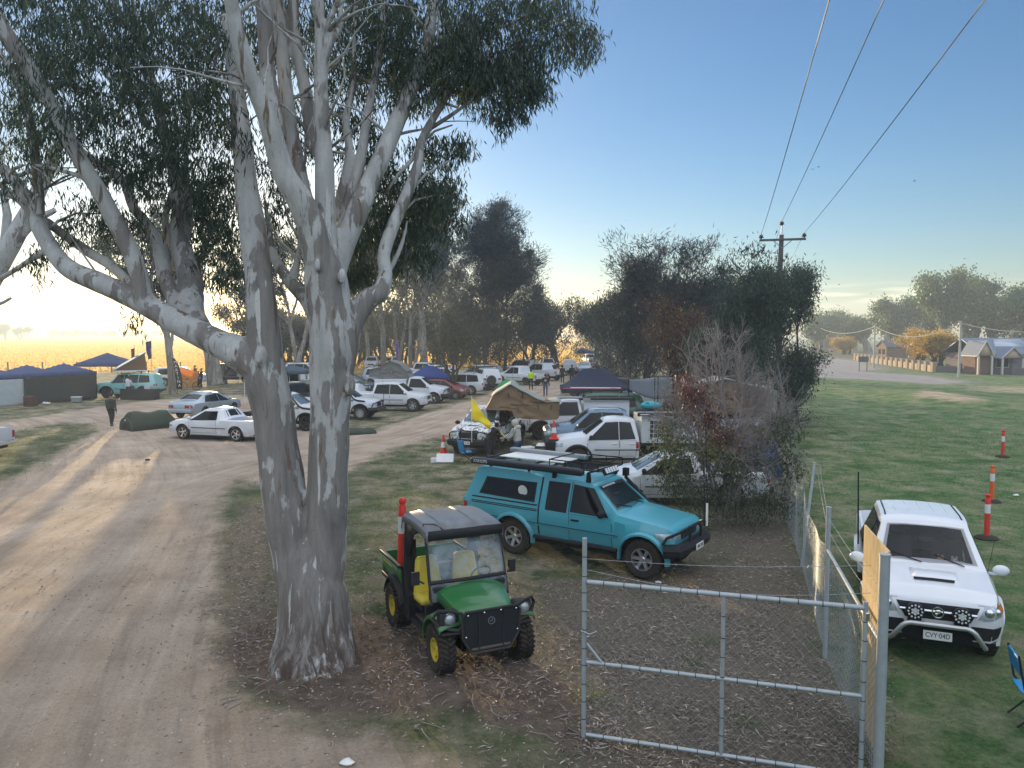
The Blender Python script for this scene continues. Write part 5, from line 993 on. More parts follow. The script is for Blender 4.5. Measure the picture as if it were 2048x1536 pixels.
    bd = MB(); bd.tube([(wsx(1.17) + .03 * (1 - (y / .7) ** 2), y, 1.17) for y in np.linspace(-.69, .69, 9)], .03, 8); 
    for y in (-.67, .67): bd.tube([(wsx(1.82) - .03, y, 1.83), (wsx(1.2) - .03, y * 1.03, 1.2), (wsx(.85) - .03, y * 1.03, .86)], .028, 8)
    bd.build('screen_frame', bp, t)
    rf = MB(); rows = []
    for x, dz in ((.46, -.17), (.455, -.05), (.40, .0), (.05, .03), (-.35, .035), (-.7, .02), (-.80, -.02), (-.82, -.12)):
        z = 1.95 + dz; k = [(-.70, -.15), (-.695, -.05), (-.64, 0), (-.42, .012), (-.40, .03), (-.2, .03), (-.18, .012), (0, .014), (.18, .012), (.2, .03), (.4, .03), (.42, .012), (.64, 0), (.695, -.05), (.70, -.15)]
        rows.append([(x, y, z + (q if dz > -.1 else min(q, 0))) for y, q in k])
    rf.grid(rows); rf.build('roof', rt, t, solid=.015)
    vs = MB(); rows = [[(.475 + .01 * (1 - (y / .7) ** 2), y, z) for y in np.linspace(-.68, .68, 7)] for z in (1.78, 1.86, 1.93)]; vs.grid(rows); vs.build('visor', bp, t, solid=.02)
    st = MB(); st.tube([(.20, -.70, 1.83), (.2, -.66, 1.985), (.3, -.5, 1.99), (.47, -.42, 1.94), (.48, -.42, 1.80)], .008, 5); st.build('strap', seam, t)
    for s in (1, -1):
        po = MB(); po.tube([(-.60, s * .66, .5), (-.62, s * .68, 1.0), (-.66, s * .67, 1.55), (-.62, s * .65, 1.82), (-.35, s * .64, 1.87), (.3, s * .64, 1.86)], [.055, .055, .05, .045, .04, .035], 8); po.box((-.60, s * .60, 1.0), (.10, .16, 1.1)); po.build('roll_bar', bp, t, bevel=.01)
        ar = MB(); rows = []
        for z, x0, x1 in ((1.30, -.70, -.48), (1.5, -.72, -.42), (1.7, -.72, -.28), (1.86, -.72, .15)): rows.append([(x0, s * .665, z), (x1, s * .665, z)])
        ar.grid(rows); ar.build('cab_corner', bp, t, solid=.03)
        bk = MB(); bk.box((-.42, s * .33, .98), (.15, .50, .62), ry=R(-10), ty=.72); bk.box((-.20, s * .33, .68), (.52, .52, .15), ry=R(-5)); so2 = bk.build('seat', yl, t, bevel=.065); bk = MB(); bk.box((-.20, s * .33, .60), (.5, .5, .08)); bk.build('seat_base', seam, so2)
        mr_ = MB(); mr_.box((.42, s * .80, 1.22), (.05, .12, .2)); mr_.tube([(.5, s * .69, 1.15), (.42, s * .78, 1.2)], .015); mr_.build('mirror', bp, t, bevel=.02)
    bh = MB(); bh.box((-.62, 0, .78), (.06, 1.26, .62)); bh.box((-.63, 0, 1.72), (.04, 1.2, .2)); bh.build('cab_back', bp, t)
    sw = MB(); sw.lathe([(.15, -.012), (.17, -.012), (.17, .012), (.15, .012)], 18, 0, Matrix.Translation((.28, .33, 1.12)) @ Matrix.Rotation(R(-55), 4, 'Y'), closed=True); sw.tube([(.28, .33, 1.12), (.5, .33, .95)], .02); sw.build('steering_wheel', bp, t)
    ds = MB(); ds.box((.52, 0, .98), (.22, 1.2, .26)); ds.box((.2, 0, .42), (.9, 1.2, .05)); ds.build('dashboard', bp, t, bevel=.03)
    # tray
    bx = MB(); x0, x1, y, z0, z1 = -1.80, -.72, .70, .72, 1.06
    bx.box(((x0 + x1) / 2, 0, z0), (x1 - x0, 2 * y - .04, .04))
    bx.box((x1, 0, .9), (.04, 2 * y - .06, .34)); bx.build('tray_floor', bp, t)
    for s in (1, -1):
        sd = MB(); rows = [[(x, s * (y - .06 * ((z1 - z) / .34)), z) for x in np.linspace(x0, x1, 6)] for z in (z0 - .06, z0 + .05, z0 + .2, z1)]; sd.grid(rows); so_ = sd.build('tray_side', gp, t, solid=.035)
        rl = MB(); rl.box(((x0 + x1) / 2, s * y, z1 + .01), (x1 - x0 + .04, .07, .05)); rl.box(((x0 + x1) / 2, s * (y - .02), z0 - .04), (x1 - x0, .06, .07)); rl.build('tray_rail', bp, t, bevel=.012)
        yb = MB(); yb.box((-1.44, s * (y - .01), .965), (.5, .02, .055)); yb.build('yellow_stripe', yp, so_)
    tg = MB(); tg.box((x0 - .02, 0, .88), (.05, 2 * y - .04, .36)); tg.build('tailgate', gp, t, bevel=.015)
    tl = MB(); [tl.box((x0 - .05, s * .6, .78), (.03, .1, .14)) for s in (1, -1)]; tl.build('tail_light', redlens, t)
    for o in t.children:
        if o.name.split('.')[0] in ('windscreen', 'lower_screen', 'screen_frame', 'roof', 'visor', 'strap', 'roll_bar', 'cab_corner', 'cab_back'): o.scale.y = .90
    return t, f
gat, gat_f = gator()
# ------------------------------------------------------------------ people
SKIN = mat('skin', (.42, .24, .17), .55, var=.1)
def person(label, pos, face, cols, pose='stand', lean=0, arms=(12, 12), elbows=(15, 15), h=1.75, hat=None, hood=None, group=None, voxel=.015, logo=None, spread=8, extra=None):
    """cols: jacket, trousers, hair, shoes. arms: swing forward in degrees (left, right)"""
    t = thing('person', label, 'person', (pos[0], pos[1], 0), math.atan2(face[1], face[0]), group, h / 1.75)
    J, Tr, Hr, Sh = [mat('cloth_%02x%02x%02x' % tuple(int(255 * c) for c in srgb(q)), srgb(q), .9, var=.25, scale=9, bump=.35, bscale=22) for q in cols]
    mats = [J, Tr, SKIN, Hr, Sh]; prims = []
    def cap(a, b, ra, rb, m): prims.append((Vector(a), Vector(b), ra, rb, m))
    lv = Matrix.Translation((0, 0, .95)) @ Matrix.Rotation(R(lean), 4, 'Y') @ Matrix.Translation((0, 0, -.95)); U = lambda x, y, z: lv @ Vector((x, y, z))
    st = {'stand': ((.03, .02), (-.03, .02)), 'walk': ((.30, .03), (-.28, .10)), 'bend': ((.10, .02), (-.12, .02))}[pose]
    for s, (fx, fz) in zip((1, -1), st):
        hip = Vector((0, s * .095, .93)); an = Vector((fx, s * .12, .08 + fz)); kn = (hip + an) / 2 + Vector((.05 + abs(fx) * .15, s * .01, .02))
        cap(hip, kn, .098, .072, 1); cap(kn, an + Vector((0, 0, .03)), .072, .052, 1); cap(an + Vector((-.04, 0, -.03)), an + Vector((.15, s * .02, -.045)), .05, .042, 4)
    cap((0, .05, .97), (0, -.05, .97), .125, .125, 1)
    for s in (1, -1): cap(U(0, s * .045, 1.0), U(.0, s * .075, 1.36), .125, .128, 0)
    cap(U(.0, .15, 1.42), U(0, -.15, 1.42), .078, .078, 0); cap(U(-.01, 0, 1.2), U(-.02, 0, 1.40), .14, .13, 0); cap(U(0, 0, 1.44), U(.02, 0, 1.56), .056, .052, 2)
    hl = U(.035, 0, 1.655)
    cap(U(.02, 0, 1.62), U(.02, 0, 1.69), .078, .092, 2); cap(U(.055, 0, 1.585), U(.06, 0, 1.60), .05, .055, 2); cap(U(.115, 0, 1.635), U(.122, 0, 1.62), .014, .018, 2)
    for s in (1, -1): cap(U(.01, s * .088, 1.655), U(.01, s * .09, 1.625), .016, .012, 2)
    hands = []
    for s, a_, e_ in zip((1, -1), arms, elbows):
        sh = U(0, s * .205, 1.41); M = (lv.to_3x3() @ Matrix.Rotation(R(-a_ - (lean if lean else 0)), 3, 'Y') @ Matrix.Rotation(R(s * spread), 3, 'X')); d = M @ Vector((0, 0, -1))
        el = sh + d * .29; d2 = (M @ Matrix.Rotation(R(-e_), 3, 'Y')) @ Vector((0, 0, -1)); wr = el + d2 * .25
        cap(sh, el, .066, .055, 0); cap(el, wr, .055, .042, 0); pm_ = wr + d2 * .07; cap(wr, pm_, .03, .036, 2); hands.append((wr, pm_, d2, s))
    mb = MB()
    for a, b, ra, rb, m in prims:
        n = 7; mb.tube([a.lerp(b, -0.0)] + [a.lerp(b, k / 3) for k in (1, 2)] + [b], [ra, lerp(ra, rb, .33), lerp(ra, rb, .67), rb], 12)
        mb.ell(a, (ra,) * 3, nu=12, nv=8); mb.ell(b, (rb,) * 3, nu=12, nv=8)
    o = mb.build('tmp', mats[0]); md = o.modifiers.new('r', 'REMESH'); md.mode = 'VOXEL'; md.voxel_size = voxel; sm = o.modifiers.new('s', 'SMOOTH'); sm.iterations = 3
    me = bpy.data.meshes.new_from_object(o.evaluated_get(bpy.context.evaluated_depsgraph_get())); bpy.data.objects.remove(o)
    bm = bmesh.new(); bm.from_mesh(me); 
    A = np.array([tuple(p[0]) for p in prims]); B = np.array([tuple(p[1]) for p in prims]); ra = np.array([p[2] for p in prims]); rb = np.array([p[3] for p in prims]); mi = [p[4] for p in prims]
    for f in bm.faces:
        c = np.array(f.calc_center_median()); ab = B - A; tt = np.clip(((c - A) * ab).sum(1) / ((ab * ab).sum(1) + 1e-9), 0, 1); dd = np.linalg.norm(c - A - ab * tt[:, None], axis=1) - (ra + (rb - ra) * tt); f.material_index = mi[int(dd.argmin())]; f.smooth = True
    for v in bm.verts: v.co += v.normal * .012 * mnoise.noise(v.co * 9) if v.co.z < 1.5 else Vector((0, 0, 0))
    bm.to_mesh(me); bm.free(); me.name = 'body'; [me.materials.append(m) for m in mats[len(me.materials):]]
    fg = MB()
    for wr, pm_, d2, s in hands:                         # four unequal fingers and a thumb, slightly curled
        sd = lv.to_3x3() @ Vector((0, s, 0)); fw = sd.cross(d2) * s
        for k, ln in enumerate((.062, .072, .068, .052)):
            p = pm_ + fw * (.03 - .02 * k) + d2 * .02; q = p + d2 * ln * .6 - sd * .006; fg.tube([p, q, q + d2 * ln * .45 - sd * .02], [.0105, .0095, .007], 6)
        p = wr + d2 * .03 + fw * .03; fg.tube([p, p + d2 * .03 + fw * .022, p + d2 * .06 + fw * .024], [.013, .011, .008], 6)
    bm = bmesh.new(); bm.from_mesh(me); f0 = len(bm.faces); vs = [bm.verts.new(v) for v in fg.V]
    for f in fg.Fc:
        nf = bm.faces.new([vs[i] for i in f]); nf.material_index = 2; nf.smooth = True
    bm.to_mesh(me); bm.free()
    bo = bpy.data.objects.new('body', me); COL.objects.link(bo); bo.parent = t
    hm_ = MB()
    if hood:
        hm_.ell(hl + Vector((-.025, 0, .015)), (.135, .118, .14), 0, 16, 12); hm_.ell(U(-.07, 0, 1.50), (.12, .14, .09), 0, 14, 8); hm_.build('hood', J, t)
    elif hat == 'beanie':
        hm_.ell(hl + Vector((-.012, 0, .055)), (.108, .102, .095), 0, 14, 10); hm_.ell(hl + Vector((-.012, 0, .15)), (.03, .03, .028)); hm_.build('beanie', Hr, t)
    else:
        hm_.ell(hl + Vector((-.03, 0, .03)), (.098, .098, .105), 0, 14, 10); hm_.build('hair', Hr, t)
    if logo:
        lg = MB(); yb = U(-.165, 0, 1.28); lg.lathe([(.075, 0), (.095, 0), (.095, .012), (.075, .012)], 6, 0, Matrix.Translation(yb) @ lv.to_3x3().to_4x4() @ Matrix.Rotation(R(-90), 4, 'Y'), closed=True); lg.box(yb, (.012, .11, .03), T=None, ry=R(lean)); lg.build('back_print', plate_w, t)
    if extra: extra(t, U, hands)
    return t
def check_sleeve(t, U, hands):
    wr, pm_, d2, s = hands[0]; sh = U(0, s * .205, 1.41); m = bpy.data.materials.new('checked_flannel'); nt, N, L = nodes(m); b = N['Principled BSDF']; b.inputs['Roughness'].default_value = .9
    ck = N.new('ShaderNodeTexChecker'); ck.inputs['Scale'].default_value = 22; ck.inputs[1].default_value = (.7, .7, .68, 1); ck.inputs[2].default_value = (.02, .025, .04, 1); tc = N.new('ShaderNodeTexCoord'); L.new(tc.outputs['Object'], ck.inputs[0]); L.new(ck.outputs[0], b.inputs[0])
    el = sh + (wr - sh) * .5 + Vector((-.03, 0, -.03)); mb = MB(); mb.tube([sh + Vector((0, 0, .02)), el, wr], [.082, .07, .055], 12); mb.ell(sh + Vector((0, 0, .02)), (.082,) * 3); mb.build('checked_sleeve', m, t)
def gloves(t, U, hands):
    m = mat('yellow_sleeve', (.62, .52, .08), .8); mb = MB(); wr, pm_, d2, s = hands[1]; sh = U(0, s * .19, 1.36); mb.tube([sh + Vector((.06, 0, -.02)), sh.lerp(wr, .5) + Vector((.04, 0, 0)), wr + d2 * .04], [.06, .06, .05], 10); mb.build('yellow_scarf', m, t)
pg = G(223, 855); person('person in dark olive jacket and beanie walking alone on the dirt lane', pg, (-.12, 1), ('#3a3f38', '#14161c', '#22242a', '#5a4436'), 'walk', arms=(18, -14), elbows=(25, 20), hat='beanie', voxel=.012)
person('person in black hoodie with back print leaning over the blotched ute bonnet', (X(975, 28.3), 28.3), (.8, .6), ('#0e1016', '#1c2028', '#17130f', '#111111'), 'bend', lean=38, arms=(48, 40), elbows=(30, 25), logo=True, voxel=.012, extra=gloves)
person('person in pale grey hooded vest with checked sleeve and blue jeans', (X(1036, 28.0), 28.0), (-.9, .35), ('#b9b6ad', '#31496d', '#b9b6ad', '#222222'), 'stand', lean=8, arms=(30, 25), elbows=(50, 50), hood=True, voxel=.012, extra=check_sleeve)
person('person in bright yellow safety vest seen from behind', (X(1062, 68), 68), (.1, 1), ('#c2ee18', '#15171c', '#1a1512', '#111111'), arms=(20, 20), elbows=(40, 40), voxel=.018)
person('person in black jacket with white back logo and blue jeans walking off', (X(1091, 60.3), 60.3), (.1, 1), ('#12141a', '#3a4a66', '#1a1613', '#4a3426'), 'walk', logo=True, voxel=.016)
GP = 'people standing in the far lane'
person('dark clothed person, shorter left one of the pair by the far tailgate', (X(1125, 77), 77), (.2, 1), ('#171b22', '#14161b', '#1a1613', '#111111'), group=GP, voxel=.02)
person('dark clothed taller person, right one of the pair by the far tailgate', (X(1144, 76), 76), (-.2, 1), ('#141a26', '#171a22', '#15110f', '#111111'), h=1.85, group=GP, voxel=.02)
person('dark clothed person standing at the end of the far white utes', (X(1109, 85), 85), (-.6, -1), ('#1b1d22', '#16181d', '#15110f', '#111111'), group=GP, voxel=.02)
person('person in white shirt reaching up at the mint green wagon', (X(255, 57.4), 57.4), (.2, 1), ('#c9ccd0', '#1b1f2a', '#2a1d14', '#111111'), arms=(120, 20), elbows=(20, 30), voxel=.02)
person('person in pink jacket beside the black clothed table', (X(302, 60.5), 60.5), (-.3, 1), ('#e0266f', '#1b1d26', '#2a1d14', '#111111'), voxel=.02)
person('person in dark top with long hair by the black clothed table', (X(284, 59.8), 59.8), (.6, .8), ('#20232a', '#15171c', '#1c130e', '#111111'), h=1.6, voxel=.02)
person('person in dark coat, left one of the standing couple by the stout gum', (X(392, 71), 71), (.7, -.7), ('#232a30', '#1d222c', '#6d5a48', '#111111'), voxel=.02)
person('person in dark red coat, right one of the standing couple by the stout gum', (X(402, 71.4), 71.4), (-.7, -.5), ('#33222a', '#17191f', '#4a3a2c', '#111111'), h=1.7, voxel=.02)
person('person in maroon top behind the amber shade cloth', (X(389, 77), 77), (-.8, -.5), ('#5c2028', '#1b1d22', '#1c130e', '#111111'), voxel=.022)
person('person in dark jacket at the barbecue right of the stout gum', (X(452, 75), 75), (-.5, -.6), ('#24262a', '#191b20', '#2a1d14', '#111111'), voxel=.022)

# ------------------------------------------------------------------ the other vehicles
silver = paint('silver_blue_paint', (.42, .50, .56), metal=.35, rough=.28); steelblue = paint('steel_blue_paint', (.13, .21, .28), metal=.3, rough=.25); red = paint('dark_red_paint', (.22, .015, .025)); mint = paint('mint_paint', (.25, .55, .52)); darkp = paint('charcoal_paint', (.03, .032, .036), rough=.2); dgreen = paint('green_paint', (.03, .12, .06)); white2 = paint('cool_white_paint', (.70, .73, .77), .65); cream = paint('off_white_paint', (.68, .68, .64), .8)
boxm = paint('box_grey', (.55, .58, .58), .4, rough=.45)
def canopy_box(t, x0, x1, z0, z1, w, m=boxm, solar=False, bag=True, side=1):
    b = MB(); b.box(((x0 + x1) / 2, 0, (z0 + z1) / 2), (x1 - x0, 2 * w, z1 - z0)); bo = b.build('canopy_box', m, t, bevel=.025)
    d = MB(); d.box(((x0 + x1) / 2, side * (w + .006), (z0 + z1) / 2 - .06), ((x1 - x0) * .86, .012, (z1 - z0) * .72)); d.build('canopy_door', m, bo, bevel=.004)
    fr = MB(); fr.box(((x0 + x1) / 2, 0, z0 - .08), (x1 - x0, 2 * w + .02, .07)); fr.box((x0 + .25, side * w * .9, z0 - .3), (.03, .04, .4)); fr.build('tray', black, t)
    if solar:
        s = MB(); xc, wd, ht = x1 - .72, .86, .62; zc = (z0 + z1) / 2 + .04; s.box((xc, side * (w + .022), zc), (wd, .03, ht), 0); nx_, nz_ = 6, 4
        for i in range(nx_):
            for j in range(nz_): s.box((xc - wd / 2 + wd * (i + .5) / nx_, side * (w + .039), zc - ht / 2 + ht * (j + .5) / nz_), (wd / nx_ - .018, .006, ht / nz_ - .018), 1)
        s.build('solar_panel', [plate_w, mat('solar_cell', (.01, .014, .035), .12, var=.2)], t)
    if bag:
        a = MB(); a.box(((x0 + x1) / 2, side * (w + .07), z1 + .09), (x1 - x0 + .35, .16, .14)); a.build('awning', mat('awning_pvc', (.012, .015, .02), .5), t, bevel=.04); q = MB(); q.box((x1 - .1, side * (w + .152), z1 + .09), (.34, .008, .035)); q.build('lettering', plate_w, t)
VL = {}
def V(key, *a, **k): VL[key] = vehicle(*a, **k); return VL[key]
V('A', 'parked_ute', 'long low white ute half hidden behind the half dead tree', (4.75, 22.5), (-1, .02), 'carute', white2, opt=('blackmirror', 'palescreen'), wstyle='alloy')
V('B', 'parked_ute', 'white dual cab ute with grey canopy box and solar panel', (3.95, 28.4), (-1, .0), 'boxcab', white, opt=('darkflares', 'blackmirror'), wstyle='dark')
canopy_box(VL['B'][0], -3.0, -.70, .98, 1.94, .92, solar=True)
V('C', 'parked_ute', 'steel blue dual cab ute between two white utes', (3.75, 31.9), (-1, .0), 'dual', steelblue, opt=('chromemirror', 'roofbars'), wstyle='dark')
V('D', 'parked_ute', 'white single cab ute with white canopy box behind the tan tent', (2.9, 36.2), (-1, .0), 'boxsingle', white2, opt=('darkflares',), wstyle='dark')
canopy_box(VL['D'][0], -2.5, -.42, .95, 1.84, .92, m=white2)
tb = MB(); tb.tube([(.95, .9, 1.98), (-.35, .9, 1.98)], .055, 8); tb.build('silver_tube', steel, VL['D'][0])
V('E', 'parked_wagon', 'green wagon with loaded roof rack in front of the navy gazebo', (4.4, 39.6), (-1, .0), 'fourwd', dgreen, opt=('rack', 'darkflares'), wstyle='dark')
V('F', 'parked_ute', 'clean white dual cab ute with dark tray rail, nose to the right', (-7.75, 49.5), (1, -.12), 'dual', white, wstyle='alloy', opt=('wipers',))
V('G', 'parked_ute', 'white ute with snorkel and black bullbar, nose just right of the pale trunk', (-10.15, 44.8), (1, -.12), 'dual', white2, opt=('bullbar', 'snorkel', 'darkflares', 'whip'), wstyle='steel')
V('H', 'parked_ute', 'boxy white ute with snorkel seen between the two pale trunks', (-11.9, 39.9), (1, -.14), 'boxsingle', cream, opt=('snorkel', 'darkflares', 'palescreen'), wstyle='dark')
V('I', 'parked_ute', 'white cab chassis ute with white box and driving lights under the grey tent', (-6.95, 54.9), (1, -.12), 'boxsingle', white2, opt=('bullbar', 'flares', 'whip'), wstyle='chrome')
canopy_box(VL['I'][0], -2.7, -.42, .95, 1.72, .9, m=white2, bag=False, side=-1)
V('J', 'parked_car', 'dark red hatchback nosing out beside the white cab chassis ute', (-5.3, 58.6), (1, -.25), 'hatch', red)
V('K', 'parked_wagon', 'clean white station wagon facing left behind the small dark tree', (-4.65, 62.3), (-1, .04), 'wagon', white, opt=('roofbars',))
V('L', 'parked_wagon', 'white four wheel drive wagon showing its rear spare wheel', (-2.2, 68.4), (-.22, .97), 'fourwd', white2, opt=('spare', 'darkflares', 'rack'), wstyle='dark')
V('M', 'parked_ute', 'white extra cab ute parked beyond the person in yellow', (.75, 74.6), (-.72, .69), 'extracab', white, wstyle='dark')
V('N', 'parked_ute', 'white ute half hidden behind the extra cab ute', (3.1, 82.5), (-.72, .69), 'dual', white2)
V('O', 'parked_ute', 'white ute with its tailgate toward us in the far lane', (7.0, 93), (.1, 1), 'dual', white)
V('P', 'parked_car', 'pale silver blue sedan facing us in the far lane', (9.1, 97), (-.08, -1), 'sedan', silver, opt=('palescreen',))
V('Q', 'parked_wagon', 'farthest white wagon at the end of the lane', (12.3, 122), (0, -1), 'wagon', white2)
V('R', 'parked_wagon', 'white four wheel drive wagon facing us between gum trunks', (-19.0, 104.5), (.1, -1), 'fourwd', white2, opt=('darkflares',))
V('R2', 'parked_wagon', 'white wagon partly behind a gum trunk left of the grey tent', (-17.0, 107), (-.3, -1), 'wagon', white)
V('R3', 'parked_wagon', 'charcoal wagon with pale windscreen behind the clean white dual cab', (-12.9, 60.5), (.9, -.35), 'wagon', darkp, opt=('palescreen',))
V('R4', 'parked_car', 'white hatchback with dark red tail light right of the pale trunk', (-12.3, 53.6), (-1, .12), 'hatch', white2)
V('S', 'parked_ute', 'white ute cut off by the left picture edge, tail light showing', (-23.05, 30.3), (-1, .02), 'dual', white2, opt=('chromebump',))
V('T', 'parked_ute', 'low white ute with five spoke wheels left of the big tree', (-13.7, 36.1), (-.95, .30), 'carute', white, wstyle='chrome', opt=('palescreen',))
V('U', 'parked_car', 'silver blue sedan showing its rear with red tail lights', (-18.4, 46.3), (.26, .966), 'sedan', silver, opt=('paintbump', 'palescreen'))
V('V', 'parked_wagon', 'charcoal wagon mostly hidden behind the left pale trunk', (-14.4, 50.6), (.35, .94), 'wagon', darkp)
V('W', 'parked_ute', 'white cab chassis truck with tray seen through the forked trunk', (-17.2, 62), (-1, .02), 'boxsingle', white2)
canopy_box(VL['W'][0], -2.8, -.42, .95, 1.25, .9, m=cream, bag=False)
V('X', 'parked_wagon', 'mint green four wheel drive wagon carrying a wedge roof tent', (-29.6, 59.6), (-1, .0), 'fourwd', mint, opt=('rack', 'darkflares'), wstyle='dark')
V('Y', 'parked_wagon', 'white wagon behind the black feather banner', (-31.6, 73.5), (.95, .3), 'wagon', white2)
V('Y2', 'parked_wagon', 'charcoal four wheel drive wagon right of the stout gum', (-28.4, 79), (1, .05), 'fourwd', darkp, opt=('rack',))
V('Y3', 'parked_wagon', 'pale silver wagon left of the forked trunk, far row', (-25.0, 77), (.95, -.3), 'wagon', silver)
V('Z', 'parked_ute', 'white ute parked in the far row under the gum trunks', (-9.5, 84), (.95, -.3), 'dual', white2)
V('Z2', 'parked_wagon', 'white wagon far behind the blue gazebo', (-7.8, 78), (-.9, .4), 'wagon', white)
V('AA', 'parked_wagon', 'white four wheel drive wagon under the brown roof tent', (9.0, 34.6), (-1, .02), 'fourwd', white2, opt=('rack', 'darkflares'))
for i, (x, y, f_, kd, pm_, lb, op_) in enumerate(((-3.4, 79, (-.9, .4), 'wagon', silver, 'silver wagon squeezed in behind the spare wheel wagon', ()), (-6.2, 71, (1, -.2), 'dual', white2, 'white dual cab ute behind the white station wagon', ('rack',)), (1.2, 92, (-.7, .7), 'fourwd', white, 'white four wheel drive beyond the two far white utes', ()), (6.6, 57, (-1, .05), 'wagon', darkp, 'charcoal wagon behind the navy gazebo', ('rack',)), (9.6, 52, (-1, .05), 'fourwd', white2, 'white four wheel drive behind the grey awning', ('rack', 'darkflares')), (13.0, 56, (-1, .1), 'dual', red, 'dark red ute under the trees behind the grey awning', ()), (-15.6, 68, (.95, -.3), 'wagon', white, 'white wagon in the far row right of the white tray truck', ()), (-11.2, 70, (.95, -.3), 'fourwd', silver, 'silver four wheel drive in the far row behind the charcoal wagon', ('rack',)), (4.6, 99, (.05, -1), 'dual', white2, 'white ute facing us left of the far tailgate ute', ()), (-22.4, 84, (.95, -.3), 'wagon', white2, 'white wagon in the far row left of the forked trunk', ()), (11.2, 107, (0, -1), 'hatch', red, 'small red car far down the lane', ()))):
    V('x%d' % i, 'parked_' + ('ute' if kd == 'dual' else 'car' if kd == 'hatch' else 'wagon'), lb, (x, y), f_, kd, pm_, opt=op_)
# black and white blotched ute
bl = bpy.data.materials.new('blotched_paint'); nt, N, L = nodes(bl); b = N['Principled BSDF']; b.inputs['Roughness'].default_value = .4; tcn = N.new('ShaderNodeTexCoord'); mpn2 = N.new('ShaderNodeMapping'); mpn2.inputs['Scale'].default_value = (1.3, 1.3, .8); L.new(tcn.outputs['Object'], mpn2.inputs[0]); nn = N.new('ShaderNodeTexNoise'); nn.inputs['Scale'].default_value = 4.2; nn.inputs['Detail'].default_value = 3; nn.inputs['Distortion'].default_value = 1.2; L.new(mpn2.outputs[0], nn.inputs[0])
cr_ = N.new('ShaderNodeValToRGB'); cr_.color_ramp.elements[0].position = .435; cr_.color_ramp.elements[0].color = (.015, .016, .018, 1); cr_.color_ramp.elements[1].position = .455; cr_.color_ramp.elements[1].color = (.72, .74, .74, 1); L.new(nn.outputs['Fac'], cr_.inputs[0]); L.new(cr_.outputs[0], b.inputs[0])
V('SP', 'parked_ute', 'black and white blotched dual cab ute with bullbar and yellow flag', (-.95, 32.9), (-.33, -.94), 'dual', bl, opt=('bullbar', 'palescreen', 'blackmirror', 'darkflares', 'wipers'), plate='AR 25 UP', wstyle='dark')
sc = MB(); sc.box((1.75, 0, 1.16), (.3, .42, .06)); sc.build('bonnet_scoop', black, VL['SP'][0], bevel=.02)

# ------------------------------------------------------------------ tents, gazebos, awnings
navy = fabric('navy_canvas', (.012, .022, .06)); royal = fabric('royal_blue_canvas', (.01, .045, .22)); duskblue = fabric('dusty_blue_canvas', (.045, .075, .19)); tan = fabric('tan_canvas', (.25, .165, .095), .1); sage = fabric('sage_fly', (.30, .33, .30), .1); greyc = fabric('grey_canvas', (.19, .19, .185), .1); dgrey = fabric('charcoal_shade_wall', (.035, .04, .042), .08); palew = fabric('pale_wall', (.50, .56, .58), .1); olive = fabric('olive_canvas', (.035, .05, .035), .05); brownc = fabric('brown_canvas', (.20, .12, .065), .1); lime = fabric('bright_green_nylon', (.03, .40, .12), .3); orangec = fabric('amber_cloth', (.75, .36, .08), .6); bluet = fabric('blue_tarp', (.015, .075, .28), .1); yellowc = fabric('yellow_flag_cloth', (.75, .70, .06), .4)
def gazebo(label, c, rz, w, d, eave, peak, m, walls=(), wallm=dgrey, ridge=0., curve=1.0, legm=steel, textv=None, name='gazebo', legs=True, group=None):
    t = thing(name, label, 'gazebo', (c[0], c[1], 0), rz, group); mb = MB(); rows = []
    n = 12
    for i in range(n + 1):
        row = []
        for j in range(n + 1):
            x, y = (i / n * 2 - 1), (j / n * 2 - 1); q = max(max(0, (abs(x) * w / 2 - ridge) / (w / 2 - ridge)), abs(y)); f = (1 - q); f = f ** curve
            row.append((x * w / 2, y * d / 2, eave + (peak - eave) * f + .015 * mnoise.noise(Vector((x * 3, y * 3, c[0])))))
        rows.append(row)
    mb.grid(rows); co = mb.build('canopy', m, t, solid=.01, ang=50)
    va = MB(); e = .012
    per = [(-w / 2 - e, -d / 2 - e), (w / 2 + e, -d / 2 - e), (w / 2 + e, d / 2 + e), (-w / 2 - e, d / 2 + e), (-w / 2 - e, -d / 2 - e)]; pts = []
    for a, b in zip(per[:-1], per[1:]): pts += [(lerp(a[0], b[0], k / 8), lerp(a[1], b[1], k / 8)) for k in range(8)]
    pts.append(per[-1]); va.grid([[(x, y, z + (.01 * math.sin(i * 1.9) if z < eave - .1 else 0)) for i, (x, y) in enumerate(pts)] for z in (eave + .01, eave - .11, eave - .23)]); vo = va.build('valance', m, co, solid=.008)
    if textv: text(textv, .13, plate_w, vo, (w * .36, -d / 2 - .025, eave - .13), (R(90), 0, 0))
    if legs:
        for sx in (-1, 1):
            for sy in (-1, 1):
                l = MB(); l.tube([(sx * (w / 2 - .04), sy * (d / 2 - .04), 0), (sx * (w / 2 - .04), sy * (d / 2 - .04), eave)], .022, 6); l.build('leg', legm, t)
    for side in walls:
        wl = MB(); a, b = {'s': ((-w / 2, -d / 2), (w / 2, -d / 2)), 'e': ((w / 2, -d / 2), (w / 2, d / 2)), 'n': ((w / 2, d / 2), (-w / 2, d / 2)), 'w': ((-w / 2, d / 2), (-w / 2, -d / 2))}[side]
        ox, oy = {'s': (0, -1), 'e': (1, 0), 'n': (0, 1), 'w': (-1, 0)}[side]
        wl.grid([[(lerp(a[0], b[0], k / 14) + ox * (.0 + .035 * mnoise.noise(Vector((k * .6, z * 1.8, c[1])))), lerp(a[1], b[1], k / 14) + oy * (.0 + .035 * mnoise.noise(Vector((k * .6, z * 1.8, c[1])))), z) for k in range(15)] for z in np.linspace(.03, eave - .12, 9)]); wl.build('side_wall', wallm, t, solid=.01)
    return t
